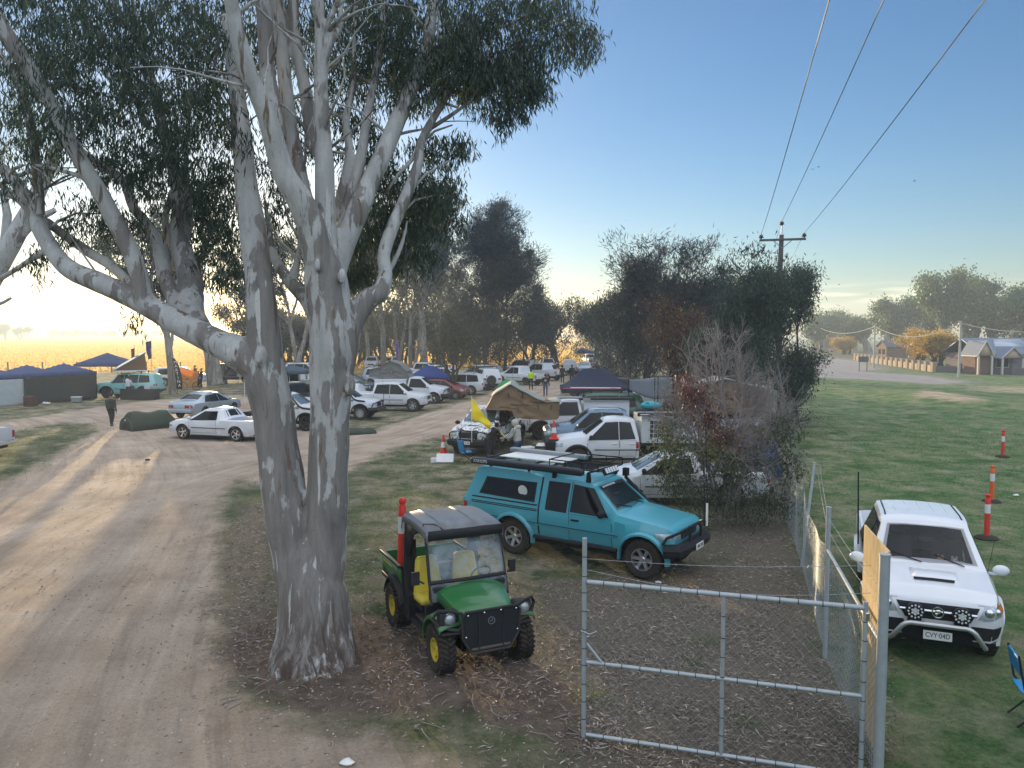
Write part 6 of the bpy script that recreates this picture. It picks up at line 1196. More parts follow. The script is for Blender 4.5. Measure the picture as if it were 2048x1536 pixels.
GG = 'blue gazebos with side walls in a row'; dr = Vector((.32, .947, 0)); nn_ = Vector((.947, -.32, 0)); rz = math.atan2(dr.y, dr.x); p0 = Vector((-33.3, 52.4, 0)) - nn_ * 1.5
gazebo('blue topped gazebo with pale grey wall at the left picture edge', p0 - dr * 1.5, rz, 3, 3, 2.1, 2.75, duskblue, ('s',), palew, group=GG)
gazebo('blue gazebo with dark wall and brown crate in front', p0 + dr * 1.5, rz, 3, 3, 2.1, 2.75, duskblue, ('s',), dgrey, group=GG)
gazebo('blue gazebo with dark wall nearest the mint wagon', p0 + dr * 4.5, rz, 3, 3, 2.1, 2.75, duskblue, ('s', 'e'), dgrey, group=GG)
gazebo('dusty blue gazebo roof behind the wedge roof tent', (X(215, 68), 68), .1, 4.4, 3, 2.3, 3.25, duskblue)
gazebo('large navy gazebo with curved roof in the middle of the camp', (X(1190, 42.3), 42.3), -.03, 3.7, 3.4, 2.0, 3.0, navy, ridge=.75, curve=1.5, textv='OZTRAIL')
gazebo('royal blue gazebo behind the white cab chassis ute', (X(858, 59), 59.5), .1, 2.9, 2.6, 1.72, 2.45, royal, ridge=.35, curve=1.1)
gazebo('dark teal awning roof showing through the forked trunk', (X(583, 60), 60), .1, 2.6, 2.4, 2.05, 2.5, fabric('slate_canvas', (.05, .09, .12)))
gazebo('small blue gazebo at the far end of the lane', (X(1166, 128), 128), 0, 3, 3, 1.9, 2.7, royal)
gz5 = gazebo('charcoal gazebo behind the left pale trunk', (X(520, 52), 53.5), .2, 2.8, 2.8, 2.1, 2.7, fabric('black_canvas', (.02, .02, .022)), legm=plate_w)
def roof_tent(label, c, rz, prof, fly, dep, mb_, mf, parts=True, ladder=None, win=None):
    t = thing('roof_tent', label, 'roof tent', (c[0], c[1], c[2]), rz); n = 40
    bp_ = rs(prof + [prof[0]], n); rows = []
    for j in range(7):
        y = (j / 6 - .5) * dep; rows.append([(x + .02 * mnoise.noise(Vector((x * 4, y * 3, z * 4))), y + .09 * mnoise.noise(Vector((x * 2.6, y, z * 2.6 + 5))), z + .025 * mnoise.noise(Vector((x * 3, y * 3, z)))) for x, z in bp_])
    m_ = MB(); m_.grid(rows); 
    for j in (0, 6):                                                  # gusseted end walls with soft folds
        ctr = np.mean(bp_, 0); q = []
        for f in (1, .9, .8, .65, .5, .35, .2, .06): q.append([(ctr[0] + (x - ctr[0]) * f, (j / 6 - .5) * dep + .11 * mnoise.noise(Vector((x * 2.5 * f, f * 3, z * 3))) + (.05 * (1 - f)) * (1 if j == 0 else -1), ctr[1] + (z - ctr[1]) * f) for x, z in bp_])
        m_.grid(q)
    bo = m_.build('tent_body', mb_, t)
    fp = rs(fly, 24); f_ = MB(); f_.grid([[(x, (j / 8 - .5) * (dep + .24), z + .04 - .05 * (abs(j - 4) / 4) ** 3 + .02 * mnoise.noise(Vector((x * 3, j, 0)))) for x, z in fp] for j in range(9)]); f_.build('rain_fly', mf, t, solid=.012)
    if win:
        for (x, z, w_, h_) in win:
            k = MB(); k.tube([(x - w_ / 2, -dep / 2 - .03, z), (x - w_ / 2 - .03, -dep / 2 - .05, z + h_)], .018, 5); k.tube([(x + w_ / 2, -dep / 2 - .03, z), (x + w_ / 2 + .02, -dep / 2 - .05, z + h_)], .018, 5); k.build('window_toggle', black, t)
    if ladder:
        l = MB(); a, b = Vector(ladder[0]), Vector(ladder[1]); s = Vector((0, .17, 0))
        for q in (s, -s): l.tube([a + q, b + q], .026, 6)
        for k in range(1, 9): p = a.lerp(b, k / 9); l.tube([p + s, p - s], .018, 6)
        l.build('ladder', alloy, t)
    return t
roof_tent('tan roof tent with sage fly folded out from the blotched ute', (.45, 32.6, 1.78), .0, [(-1.55, .0), (-1.2, .62), (-.52, 1.02), (.62, .42), (1.52, .34), (1.5, -.40), (.9, -.44), (-.3, -.34), (-.4, -.05)], [(-1.30, .52), (-1.15, .68), (-.52, 1.07), (.0, .78), (.62, .46), (1.0, .33), (1.56, .36)], 1.9, tan, sage, ladder=((1.02, -.95, -.42), (1.38, -1.35, -1.75)), win=[(-.3, .5, .55, .2), (.9, .0, .5, .2)])
roof_tent('grey roof tent peaked above the white cab chassis ute', (-8.6, 55.3, 1.72), -.1, [(-1.5, .14), (-1.5, .60), (-.7, .82), (0, 1.25), (.9, .9), (1.55, -.02), (0, -.05)], [(-1.5, .66), (-.6, .86), (0, 1.3), (.75, 1.05), (1.3, .45)], 1.6, greyc, greyc, win=[(-.2, .3, .9, .4)])
roof_tent('brown roof tent with grey fly behind the half dead tree', (9.3, 33.9, 1.85), 0, [(-1.7, .0), (-1.4, .8), (-.2, 1.1), (1.2, .75), (1.75, .7), (1.75, -.36), (-.6, -.30)], [(-1.5, .72), (-.2, 1.16), (1.2, .8), (1.8, .74)], 2.0, brownc, sage)
wt = thing('roof_tent', 'grey hard shell wedge roof tent tilted open on the mint wagon', 'roof tent', (-29.5, 59.5, 2.08), .55); m_ = MB(); m_.add([(-1.1, -.75, .04), (1.1, -.75, .04), (1.1, .75, .04), (-1.1, .75, .04), (.95, -.75, 1.32), (.95, .75, 1.32)], [(0, 1, 4), (3, 5, 2), (1, 2, 5, 4), (0, 3, 2, 1)]); m_.build('tent_wall', brownc, wt, smooth=False)
m_ = MB(); m_.add([(-1.2, -.8, .10), (-1.2, .8, .10), (1.0, .8, 1.42), (1.0, -.8, 1.42), (-1.2, -.8, .02), (-1.2, .8, .02), (1.05, .8, 1.34), (1.05, -.8, 1.34)], [(0, 3, 2, 1), (4, 5, 6, 7), (0, 1, 5, 4), (2, 3, 7, 6), (1, 2, 6, 5), (3, 0, 4, 7)]); m_.build('tent_lid', paint('tent_grey', (.16, .18, .20), .2), wt, smooth=False); m_ = MB(); m_.box((0, 0, -.02), (2.3, 1.6, .12)); m_.build('tent_base', plate_w, wt, bevel=.02)
def sheet(name, label, cat, pts, m, solid=.012, group=None, sag=0):
    g = [[Vector(pts[0]).lerp(Vector(pts[1]), i / 10).lerp(Vector(pts[3]).lerp(Vector(pts[2]), i / 10), j / 8) for i in range(11)] for j in range(9)]; o = Vector(pts[0]).lerp(Vector(pts[2]), .5); mb = MB()
    mb.grid([[g[j][i] - o + Vector((.03 * mnoise.noise(g[j][i] * 2), .06 * mnoise.noise(g[j][i] * 1.7 + Vector((9, 0, 0))), -sag * math.sin(math.pi * i / 10) * math.sin(math.pi * j / 8) + .03 * mnoise.noise(g[j][i] * 2.3))) for i in range(11)] for j in range(9)])
    b = mb.build(name, m, solid=solid); b.location = o; return tag(b, label, cat, group)
aw_ = thing('awning', 'grey awning sheet sagging on black poles right of the navy gazebo', 'awning', (6.9, 38.5, 0)); mb = MB(); mb.grid([[(lerp(-1.05, 1.15, i / 10), .05 * math.sin(i) * j / 6, lerp(lerp(2.62, 2.75, i / 10), lerp(2.15, 1.7, i / 10) - .25 * math.sin(math.pi * i / 10), j / 6)) for i in range(11)] for j in range(7)]); mb.build('awning_sheet', fabric('blue_grey_sheet', (.22, .25, .29)), aw_, solid=.01)
for x in (-1.05, .25, .42, 1.15):
    l = MB(); l.tube([(x, 0, 0), (x, 0, 2.78)], .025, 6); l.build('pole', black, aw_)
# swags
def swag(label, a, b, h, w0, m, name='swag_tent', flat=False):
    a, b = Vector(a), Vector(b); d = b - a; t = thing(name, label, 'swag', a, math.atan2(d.y, d.x)); L_ = d.length; rows = []
    for i in range(13):
        f = i / 12; hh = h * (1 if f < .82 else 1 - (f - .82) * 3.2) * (.72 + .28 * (1 if f > .05 else f / .05)) * (1 + .05 * math.sin(f * 9)); ww = w0 * (1 - .25 * f)
        rows.append([(f * L_, ww * math.cos(math.pi * k / 12) * (1.0), max(.02, hh * math.sin(math.pi * k / 12) ** .8) + (.05 * mnoise.noise(Vector((f * 7, k * .7, 2))) if 0 < k < 12 else 0)) for k in range(13)])
    mb = MB(); mb.grid(rows); mb.add([(0, 0, 0)] + rows[0], [(0, i + 1, i + 2) for i in range(12)]); mb.build('canvas', m, t, solid=.01)
    if not flat:
        mb = MB(); mb.add([(-.015, w0 * .62 * math.cos(math.pi * k / 10), .05 + h * .42 * math.sin(math.pi * k / 10)) for k in range(11)], [tuple(range(11))]); mb.build('mesh_window', seam, t, smooth=False)
        mb = MB(); mb.tube([(.0, w0 * math.cos(math.pi * k / 12), max(.03, h * .73 * math.sin(math.pi * k / 12) ** .8)) for k in range(13)], .03, 6); mb.build('hoop', mat('olive_trim', (.06, .07, .05), .8), t)
        mb = MB(); mb.box((-.03, 0, h * .60), (.02, .09, .06)); mb.build('patch', plate_w, t)
    return t
swag('dark green dome swag pitched beside the dirt lane', G(252, 862), G(348, 853), .92, .70, olive)
swag('collapsed dark green swag lying flat right of the pale trunk', G(690, 868), G(752, 866), .26, .55, olive, name='swag', flat=True)
dt = thing('dome_tent', 'small bright green dome tent behind the tan roof tent', 'tent', (X(1018, 61), 61, 0)); mb = MB(); mb.grid([[(1.15 * math.cos(a) * math.cos(e), .9 * math.sin(a) * math.cos(e), 1.32 * math.sin(e)) for a in np.linspace(0, 2 * math.pi, 17)] for e in np.linspace(0, math.pi / 2, 7)]); mb.build('tent_skin', lime, dt); mb = MB(); mb.grid([[(1.17 * math.cos(a) * math.cos(e), .92 * math.sin(a) * math.cos(e), 1.34 * math.sin(e)) for a in np.linspace(-1.4, -.5, 5)] for e in np.linspace(.1, 1.4, 7)]); mb.build('door_panel', sage, dt)

# ------------------------------------------------------------------ camp furniture and small things
def cone(label, loc, h=.72):
    t = thing('traffic_cone', label, 'traffic cone', loc, scale=h / .72, group='red and white traffic cones'); mb = MB(); mb.box((0, 0, .02), (.36, .36, .04)); mb.build('base', orange, t, bevel=.015)
    rr = lambda z: lerp(.135, .028, z / .72)
    for nm, z0, z1, m in (('cone_body', .04, .25, orange), ('reflective_band', .25, .45, reflect), ('cone_tip', .45, .72, orange)):
        mb = MB(); mb.lathe([(rr(z0) * .7, z0), (rr(z0), z0), (rr(z1), z1), (rr(z1) * .7, z1)], 18); mb.build(nm, m, t)
    return t
cone('traffic cone standing by the white board beside the blotched ute', G(887, 908), .80)
cb = VL['B'][0]; cone('traffic cone perched on the bullbar of the ute with the solar panel', (cb.location.x - 2.42, cb.location.y - .55, 1.08), .68)
mb = MB(); mb.box((2.55, 0, .78), (.36, 1.6, .5)); mb.box((2.45, .5, 1.03), (.4, .5, .09)); mb.build('bullbar', black, cb, bevel=.05)
def bollard(label, loc, base=True, h=1.08, tilt=(0, 0), m=orange):
    t = thing('bollard', label, 'bollard', loc, group='red and white bollard posts'); t.rotation_euler = (tilt[0], tilt[1], 0)
    if base: mb = MB(); mb.lathe([(.001, 0), (.25, 0), (.26, .02), (.22, .05), (.08, .08), (.001, .08)], 24); mb.build('base', rubber, t)
    for nm, pr, mm in (('post', [(.062, .03), (.062, .62), (.055, .62), (.055, .03)], m), ('reflective_band', [(.062, .62), (.062, .84), (.05, .84), (.05, .62)], reflect), ('post_top', [(.062, .84), (.062, .96), (.045, .99), (.045, 1.0), (.06, 1.02), (.06, 1.06), (.04, 1.08), (.001, 1.08)], m)):
        mb = MB(); mb.lathe([(r_, z * h / 1.08) for r_, z in pr], 18); mb.build(nm, mm, t)
    return t
bollard('nearest bollard post on black rubber base beside the facing white ute', G(1973, 1077))
bollard('orange bollard post just behind the nearest red one on the grass', G(1983, 1004), m=mat('safety_orange', (.78, .13, .03), .5))
bollard('farthest bollard post alone on the right hand grass', G(2005, 914))
gq = Vector((gat.location.x, gat.location.y, 0)) - gat_f * 1.0 + Vector((gat_f.y, -gat_f.x, 0)) * .60
bollard('bollard post riding upright in the tray of the green buggy', (gq.x, gq.y, .76), base=False, h=1.40, tilt=(.0, .03))
def folding_chair(label, loc, rz, m):
    t = thing('folding_chair', label, 'chair', loc, rz)
    mb = MB(); mb.box((0, 0, .45), (.42, .42, .03)); mb.build('seat', m, t, bevel=.012); mb = MB(); mb.box((-.235, 0, .78), (.03, .42, .24), ry=R(-9)); mb.build('backrest', m, t, bevel=.012)
    for s in (1, -1):
        mb = MB(); mb.tube([(.25, s * .22, 0), (-.18, s * .22, .5), (-.26, s * .215, .92)], .014, 6); mb.build('leg', black, t); mb = MB(); mb.tube([(-.24, s * .20, 0), (.18, s * .20, .44)], .014, 6); mb.build('leg', black, t)
    return t
bluep = mat('blue_plastic', (.01, .22, .48), .4, dirt=.1)
folding_chair('blue folding chair cut by the right picture edge', G(2068, 1446), R(-18), bluep)
def camp_chair(label, loc, rz, m, w=.6):
    t = thing('camp_chair', label, 'chair', loc, rz); mb = MB(); mb.grid([[(lerp(-.22, .28, i / 5), lerp(-w / 2, w / 2, j / 5), .42 - .06 * math.sin(math.pi * j / 5)) for j in range(6)] for i in range(6)]); mb.build('seat', m, t, solid=.01); mb = MB(); mb.grid([[(-.22 - .12 * i / 5 - .04 * math.sin(math.pi * j / 5), lerp(-w / 2, w / 2, j / 5), lerp(.42, .92, i / 5) - (.05 * math.sin(math.pi * j / 5) if i == 5 else 0)) for j in range(6)] for i in range(6)]); mb.build('backrest', m, t, solid=.01)
    for a, b in (((-.3, 1), (.3, 1)), ((-.3, -1), (.3, -1))):
        mb = MB(); s = a[1] * w / 2; mb.tube([(.3, s, 0), (-.24, s, .45), (-.36, s, .94)], .011, 5); mb.build('leg', black, t); mb = MB(); mb.tube([(-.3, s, 0), (.28, s, .45), (.28, s, .6), (-.28, s, .62)], .011, 5); mb.build('leg', black, t)
    return t
camp_chair('blue camp chair beside the blotched ute', (X(934, 29.2), 29.2), R(35), bluep, .5)
camp_chair('wide grey camp chair with its back to the teal ute roof', (X(1003, 25.6), 25.6, 0), R(95), fabric('grey_mesh_cloth', (.09, .10, .12)), 1.05)
camp_chair('red camp chair under the grey awning', (X(1275, 37.5), 37.5), R(200), fabric('red_cloth', (.3, .02, .03)), .55)
camp_chair('black camp chair under the grey awning', (X(1312, 37.2), 37.2), R(150), fabric('black_chair_cloth', (.02, .02, .024)), .55)
for lb, u, d, c_, rz_ in (('blue cool box under the front edge of the navy gazebo', 1145, 39.2, (.02, .08, .3), .2), ('white cool box on the grass by the blotched ute rear wheel', 1052, 30.5, (.7, .72, .72), .5), ('grey cool box beside the dark gazebo wall', 150, 55.2, (.25, .27, .28), .1)):
    t_ = thing('cool_box', lb, 'cool box', (X(u, d), d), rz_); mb = MB(); mb.box((0, 0, .18), (.62, .36, .34)); mb.build('box', mat('cooler_%d' % u, c_, .5), t_, bevel=.03); mb = MB(); mb.box((0, 0, .38), (.65, .39, .07)); mb.build('lid', plate_w, t_, bevel=.02)
tt = thing('camp_table', 'small folding table with a white cloth beside the ladder', 'table', (X(1090, 28.6), 28.6, 0)); mb = MB(); mb.box((0, 0, .72), (.75, .5, .03)); mb.build('tabletop', black, tt)
for sx in (-1, 1):
    for sy in (-1, 1): mb = MB(); mb.tube([(sx * .35, sy * .22, 0), (sx * .35, sy * .22, .71)], .012, 5); mb.build('leg', black, tt)
sheet('cloth', 'crumpled white cloth on the small folding table', 'cloth', [(X(1072, 28.4), 28.35, .75), (X(1110, 28.4), 28.35, .75), (X(1110, 28.8), 28.85, .80), (X(1076, 28.8), 28.85, .80)], plate_w)
wb_ = MB(); wb_.box((0, 0, .19), (.66, .04, .38), rx=R(-38)); wb_.box((-.42, .02, .10), (.24, .14, .2), rz=.3); o = wb_.build('sign_board', plate_w, bevel=.02); o.location = G(890, 926); tag(o, 'white board and sandbag lying on the grass beside the cone', 'board')
fp_ = thing('flag', 'yellow flag on a pole at the blotched ute bullbar', 'flag', (X(943, 29.4), 29.4, .75)); mb = MB(); mb.tube([(0, 0, 0), (0, 0, 1.8)], [.014, .009], 6); mb.build('flag_pole', plate_w, fp_)
mb = MB(); rows = []
for i in range(13):
    f = i / 12; top = (f * .78, .1 * math.sin(f * 5), 1.74 - f * 1.02 - .06 * math.sin(f * 3)); bot = (f * .55 + .12 * f, .1 * math.sin(f * 5 + 1), lerp(.92, .52, f) - .05 * math.sin(f * 8)); rows.append([tuple(Vector(top).lerp(Vector(bot), j / 6) + Vector((0, .06 * math.sin(f * 9 + j), 0))) for j in range(7)])
mb.grid(rows); mb.build('flag_cloth', yellowc, fp_, solid=.004)
# blue tarpaulin heap in the low ute tray, turquoise bag, rods on the green wagon
a_loc = VL['A'][0].location
mb = MB(); rows = [[((.95 * math.cos(a) * math.cos(e)) * (1 + .25 * mnoise.noise(Vector((math.cos(a) * 1.5, math.sin(a) * 1.5, e * 2)))), .55 * math.sin(a) * math.cos(e), (1.15 * math.sin(e)) * (.9 + .25 * mnoise.noise(Vector((math.cos(a) * 2, math.sin(a) * 2, e * 2))))) for a in np.linspace(0, 2 * math.pi, 25)] for e in np.linspace(0, math.pi / 2, 9)]; mb.grid(rows); o = mb.build('tarpaulin', bluet); o.location = (X(1517, 22.7), 22.7, .68); tag(o, 'crumpled blue tarpaulin heaped in the tray of the long low ute', 'tarpaulin')
mb = MB(); mb.ell((0, 0, 0), (.5, .28, .2), 0, 16, 10); mb.box((-.2, 0, .16), (.12, .5, .04)); o = mb.build('kit_bag', mat('turquoise_bag', (.02, .38, .45), .6)); o.location = (X(1303, 35.5), 35.5, 1.60); tag(o, 'turquoise kit bag lying on the box behind the solar panel ute', 'bag')
st_ = thing('storage_box', 'tall dark storage box under the turquoise kit bag', 'box', (X(1303, 35.5), 35.5, 0)); mb = MB(); mb.box((0, 0, .7), (1.2, .9, 1.4)); mb.build('shell', black, st_, bevel=.03); mb = MB(); mb.box((0, -.46, 1.2), (1.1, .03, .08)); mb.build('latch_rail', alloy, st_)
ec = VL['E'][0]
for i, (y, z, m, lb) in enumerate(((.3, 2.1, mat('red_rod', (.4, .03, .05), .4), 'red fishing rod tied on the green wagon rack'), (.05, 2.12, plate_w, 'white pole tied on the green wagon rack'), (-.25, 2.1, black, 'black pole tied on the green wagon rack'))):
    mb = MB(); mb.tube([(-1.4, 0, 0), (1.6 - i * .4, 0, .02)], .03 if i else .025, 6); mb.box((-1.0, 0, 0), (.3, .07, .07)); o = mb.build('pole', m); o.location = (ec.location.x - .2, ec.location.y - y, z); o.rotation_euler = (0, 0, math.pi + .03 * i); tag(o, lb, 'pole')
# left camp: crate, table, banner, flags, amber cloth, bicycle
mb = MB(); mb.box((0, 0, .36), (.62, .6, .7)); 
for k in range(4): mb.box((0, -.31, .1 + k * .18), (.64, .03, .1), 1)
o = mb.build('crate', [mat('rust_crate', (.07, .03, .024), .9, var=.4), mat('rust_crate_slat', (.10, .045, .035), .9, var=.4)], bevel=.012); o.location = G(62, 813); tag(o, 'dark rusty brown crate against the dark gazebo wall', 'crate')
tb_ = thing('camp_table', 'long table under a black cloth in front of the mint wagon', 'table', (X(278, 57.6), 57.6, 0), .03); mb = MB(); mb.box((0, 0, .38), (2.6, .8, .74)); mb.build('table_cloth', fabric('black_cloth', (.012, .012, .016)), tb_, bevel=.03); mb = MB(); mb.box((0, 0, .77), (2.64, .84, .03)); mb.build('tabletop', black, tb_)
for k, (dx, c_, lb) in enumerate(((-.7, '#20777c', 'teal tub on the black clothed table'), (.6, '#c8c8c4', 'white tub on the black clothed table'))):
    mb = MB(); mb.box((0, 0, .12), (.4, .3, .24), tx=1.1, ty=1.1); mb.box((0, 0, .25), (.46, .36, .03)); o = mb.build('tub', mat('tub%d' % k, srgb(c_), .5), bevel=.02); o.location = (tb_.location.x + dx, tb_.location.y, .79); tag(o, lb, 'tub')
bn = thing('feather_banner', 'black feather banner with white upright lettering beside the slender gum', 'banner', (X(353, 62), 62, 0)); mb = MB(); mb.tube([(0, 0, 0), (-.05, 0, 1.6), (-.22, 0, 2.5), (-.36, 0, 2.95)], .02, 6); mb.build('banner_pole', black, bn); mb = MB(); mb.grid([[(x0 + w_ * j / 4, .04 * math.sin(z * 3 + j), z) for j in range(5)] for x0, w_, z in ((-.1, .5, .45), (-.1, .52, 1.0), (-.14, .5, 1.6), (-.22, .46, 2.2), (-.34, .38, 2.7), (-.38, .2, 2.95))]); bc = mb.build('banner_cloth', fabric('black_flag', (.012, .012, .015)), bn, solid=.006)
for k, ch in enumerate('MARTINA'): text(ch, .34, plate_w, bc, (-.1 + .045 * (k - 3.5) * 1.1 + .2, -.09, 2.62 - k * .31), (R(90), R(-8), 0))
def pole_flag(label, u, d, h, m, fw, fh, lowered=True):
    t = thing('flag', label, 'flag', (X(u, d), d, 0)); mb = MB(); mb.tube([(0, 0, 0), (.02, 0, h)], [.03, .015], 6); mb.build('flag_pole', steel, t); mb = MB(); mb.grid([[(-fw * j / 5 * (1 - .4 * i / 8), .07 * math.sin(i + j * 1.4), h * .94 - fh * i / 8 - .12 * j / 5) for j in range(6)] for i in range(9)]); mb.build('flag_cloth', m, t, solid=.006)
pole_flag('red feather flag standing behind the mint wagon', 269, 63, 4.0, fabric('red_flag', (.28, .06, .06)), .3, 2.6)
pole_flag('limp purple flag on the tallest pole left of the slender gum', 303, 66, 4.6, fabric('purple_flag', (.10, .08, .24)), .5, 1.5)
pole_flag('purple pennant flag above the grey roof tent', 797, 80, 4.4, fabric('violet_flag', (.12, .08, .38)), .3, 1.9)
sheet('shade_cloth', 'glowing amber shade cloth hung low by the black banner', 'cloth', [(X(357, 69), 69, .1), (X(392, 69), 69, .2), (X(396, 69.3), 69.3, 1.5), (X(356, 69.2), 69.2, 1.95)], orangec)
def bicycle(label, loc, rz):
    t = thing('bicycle', label, 'bicycle', loc, rz)
    for x in (-.55, .55):
        mb = MB(); T = Matrix.Translation((x, 0, .36)) @ Matrix.Rotation(R(90), 4, 'X'); mb.lathe([(.32, -.02), (.36, -.02), (.36, .02), (.32, .02)], 26, 0, T, closed=True)
        for k in range(10): a = math.pi * 2 * k / 10; mb.tube([(x, 0, .36), (x + .33 * math.cos(a), 0, .36 + .33 * math.sin(a))], .004, 4)
        mb.build('wheel', rubber, t)
    mb = MB(); mb.tube([(-.55, 0, .36), (-.15, 0, .86), (.38, 0, .92), (-.05, 0, .34), (-.55, 0, .36)], .022, 6); mb.tube([(-.05, 0, .34), (-.18, 0, .95)], .02, 6); mb.tube([(.55, 0, .36), (.36, 0, 1.0)], .02, 6); mb.build('bicycle_frame', mat('bike_yellow', (.5, .42, .2), .4), t)
    mb = MB(); mb.ell((-.2, 0, .98), (.13, .07, .04)); mb.build('saddle', black, t); mb = MB(); mb.tube([(.4, -.28, 1.04), (.36, 0, 1.02), (.4, .28, 1.04)], .014, 6); mb.build('handlebar', black, t)
    return t
b_ = bicycle('bicycle leaning beside the amber shade cloth', (X(378, 67), 67, 0), .25); b_.rotation_euler = (R(-12), 0, .25)
# smoke-free cook gear: barbecue right of the stout gum
bq = thing('barbecue', 'dark barbecue table right of the stout gum', 'barbecue', (X(462, 71.5), 71.5, 0)); mb = MB(); mb.box((0, 0, .8), (1.2, .6, .25)); mb.build('grill_box', black, bq, bevel=.03)
for sx in (-1, 1):
    for sy in (-1, 1): mb = MB(); mb.tube([(sx * .52, sy * .25, 0), (sx * .52, sy * .25, .7)], .025, 6); mb.build('leg', steel, bq)
# ------------------------------------------------------------------ chain-link fence and gate
def link_mesh(name, a, b, h, pitch, m, parent, z0=.04, sag=0., r=.0018, wave=0.):
    a, b = np.array(a, float), np.array(b, float); Ln = np.linalg.norm(b - a); d = (b - a) / Ln; nw, nh = int(Ln / pitch), int(h / pitch); nrm = np.array([-d[1], d[0]])
    i = np.arange(nw)[:, None]; j = np.arange(nh + 1)[None, :]
    s = (i + ((j + i) % 2)) * pitch; s = np.broadcast_to(s, (nw, nh + 1)); zz = np.broadcast_to(z0 + j * pitch, (nw, nh + 1)) * (1 - sag * np.sin(np.pi * np.clip(s / Ln, 0, 1)) * (j / nh))
    off = wave * np.sin(s * 2.1) * np.sin(zz * 1.7) + .004 * ((j % 2) * 2 - 1)
    Pt = np.stack([a[0] + d[0] * s + nrm[0] * off, a[1] + d[1] * s + nrm[1] * off, zz], -1)
    A, B = Pt[:, :-1].reshape(-1, 3), Pt[:, 1:].reshape(-1, 3); D = unit(B - A); N1 = np.broadcast_to(np.array([nrm[0], nrm[1], 0.]), D.shape); N2 = np.cross(D, N1); Vs = []
    for k in range(3):
        an = 2 * np.pi * k / 3; o = (N1 * np.cos(an) + N2 * np.sin(an)) * r; Vs += [A + o, B + o]
    Vv = np.stack(Vs, 1).reshape(-1, 3); n = len(A); base = np.arange(n)[:, None] * 6; Q = np.concatenate([base + np.array([[0, 1, 3, 2]]), base + np.array([[2, 3, 5, 4]]), base + np.array([[4, 5, 1, 0]])])
    return npmesh(name, Vv, Q, m, parent)
wire = mat('galvanised_wire', (.36, .39, .41), .5, .6, .1); pipe = mat('galvanised_pipe', (.40, .44, .45), .55, .45, .22, 9, .15, 50)
gl_, gr_ = np.array([.865, 9.02]), np.array([3.86, 8.12]); gd = thing('gate', 'galvanised pipe and chain link gate standing shut across the leaf litter', 'gate', (gl_[0], gl_[1], 0))
def gp_(t, z): p = gl_ + (gr_ - gl_) * t - gl_; return Vector((p[0], p[1], z))
def rail(name, a, b, r=.026, par=gd, ties=True):
    mb = MB(); mb.tube([a, b], r, 10)
    if ties:
        n = max(2, int((b - a).length / .21))
        for k in range(1, n): p = a.lerp(b, k / n + random.uniform(-.008, .008)); d = (b - a).normalized(); mb.tube([p - d * .006, p + d * .005], r + .0025, 8, 1)
    return mb.build(name, [pipe, mat('tie_wire', (.07, .075, .08), .6, .4)], par)
rail('stile', gp_(0, .04), gp_(0, 2.48), .03); rail('stile', gp_(.513, .06), gp_(.513, 1.93), .024); rail('stile', gp_(.985, .04), gp_(.985, 2.02), .026)
rail('rail', gp_(.01, 1.95), gp_(.98, 1.95), .03); rail('rail', gp_(.01, .97), gp_(.98, .97), .024); rail('rail', gp_(.01, .07), gp_(.98, .07), .024); rail('brace', gp_(.01, 1.2), gp_(.07, .98), .018, ties=False)
gmsh = link_mesh('chain_link', (0, 0), tuple((gr_ - gl_) * .98), 1.86, .055, wire, gd, .08, wave=.008)
def barbed(name, a, b, sag, par):
    mb = MB(); n = 16; pts = [a.lerp(b, k / n) + Vector((0, 0, -sag * math.sin(math.pi * k / n))) for k in range(n + 1)]; mb.tube(pts, .0028, 4)
    L_ = (b - a).length
    for k in range(int(L_ / .14)):
        f = (k + .5) / int(L_ / .14); p = a.lerp(b, f) + Vector((0, 0, -sag * math.sin(math.pi * f))); q = Vector((random.uniform(-1, 1), random.uniform(-1, 1), random.uniform(-1, 1))).normalized() * .018; mb.tube([p - q, p + q], .0022, 3)
    return mb.build(name, wire, par)
barbed('barbed_wire', gp_(0, 2.23), gp_(1.0, 2.42), .05, gd); barbed('barbed_wire', gp_(0, 2.10), gp_(1.0, 2.12), .14, gd)
lt_ = MB(); lt_.box(gp_(.99, 1.86), (.05, .06, .10)); lt_.build('latch', chrome, gd, bevel=.01); ch_ = MB(); ch_.tube([gp_(.0, 1.36) + Vector((-.04, -.03, 0)), gp_(.02, 1.33) + Vector((0, -.05, 0)), gp_(.05, 1.37) + Vector((0, -.03, 0))], .012, 6); ch_.build('chain', steel, gd)
fc_ = thing('fence', 'long chain link fence with leaning steel posts running away beside the grass', 'fence', (3.97, 8.06, 0)); fo = np.array([3.97, 8.06])
FP = [(3.97, 8.06, 2.55, .055, 0, 0), (4.75, 11.4, 2.30, .035, 0, 0), (6.12, 16.0, 2.15, .03, .34, .3), (7.04, 19.3, 2.25, .03, .04, 0), (8.2, 23.5, 2.2, .03, 0, 0), (9.4, 27.7, 2.2, .03, .1, 0), (10.6, 31.9, 2.2, .03, 0, 0), (11.8, 36.1, 2.2, .03, 0, 0), (13.0, 40.3, 2.2, .03, .06, 0)]
for x, y, h, r, lx, ly in FP:
    mb = MB(); a = Vector((x - fo[0], y - fo[1], 0)); mb.tube([a + Vector((0, 0, -.05)), a + Vector((lx, ly, h))], r, 10); mb.tube([a + Vector((lx, ly, h)), a + Vector((lx, ly, h + .015))], r + .006, 10); mb.build('post', pipe, fc_)
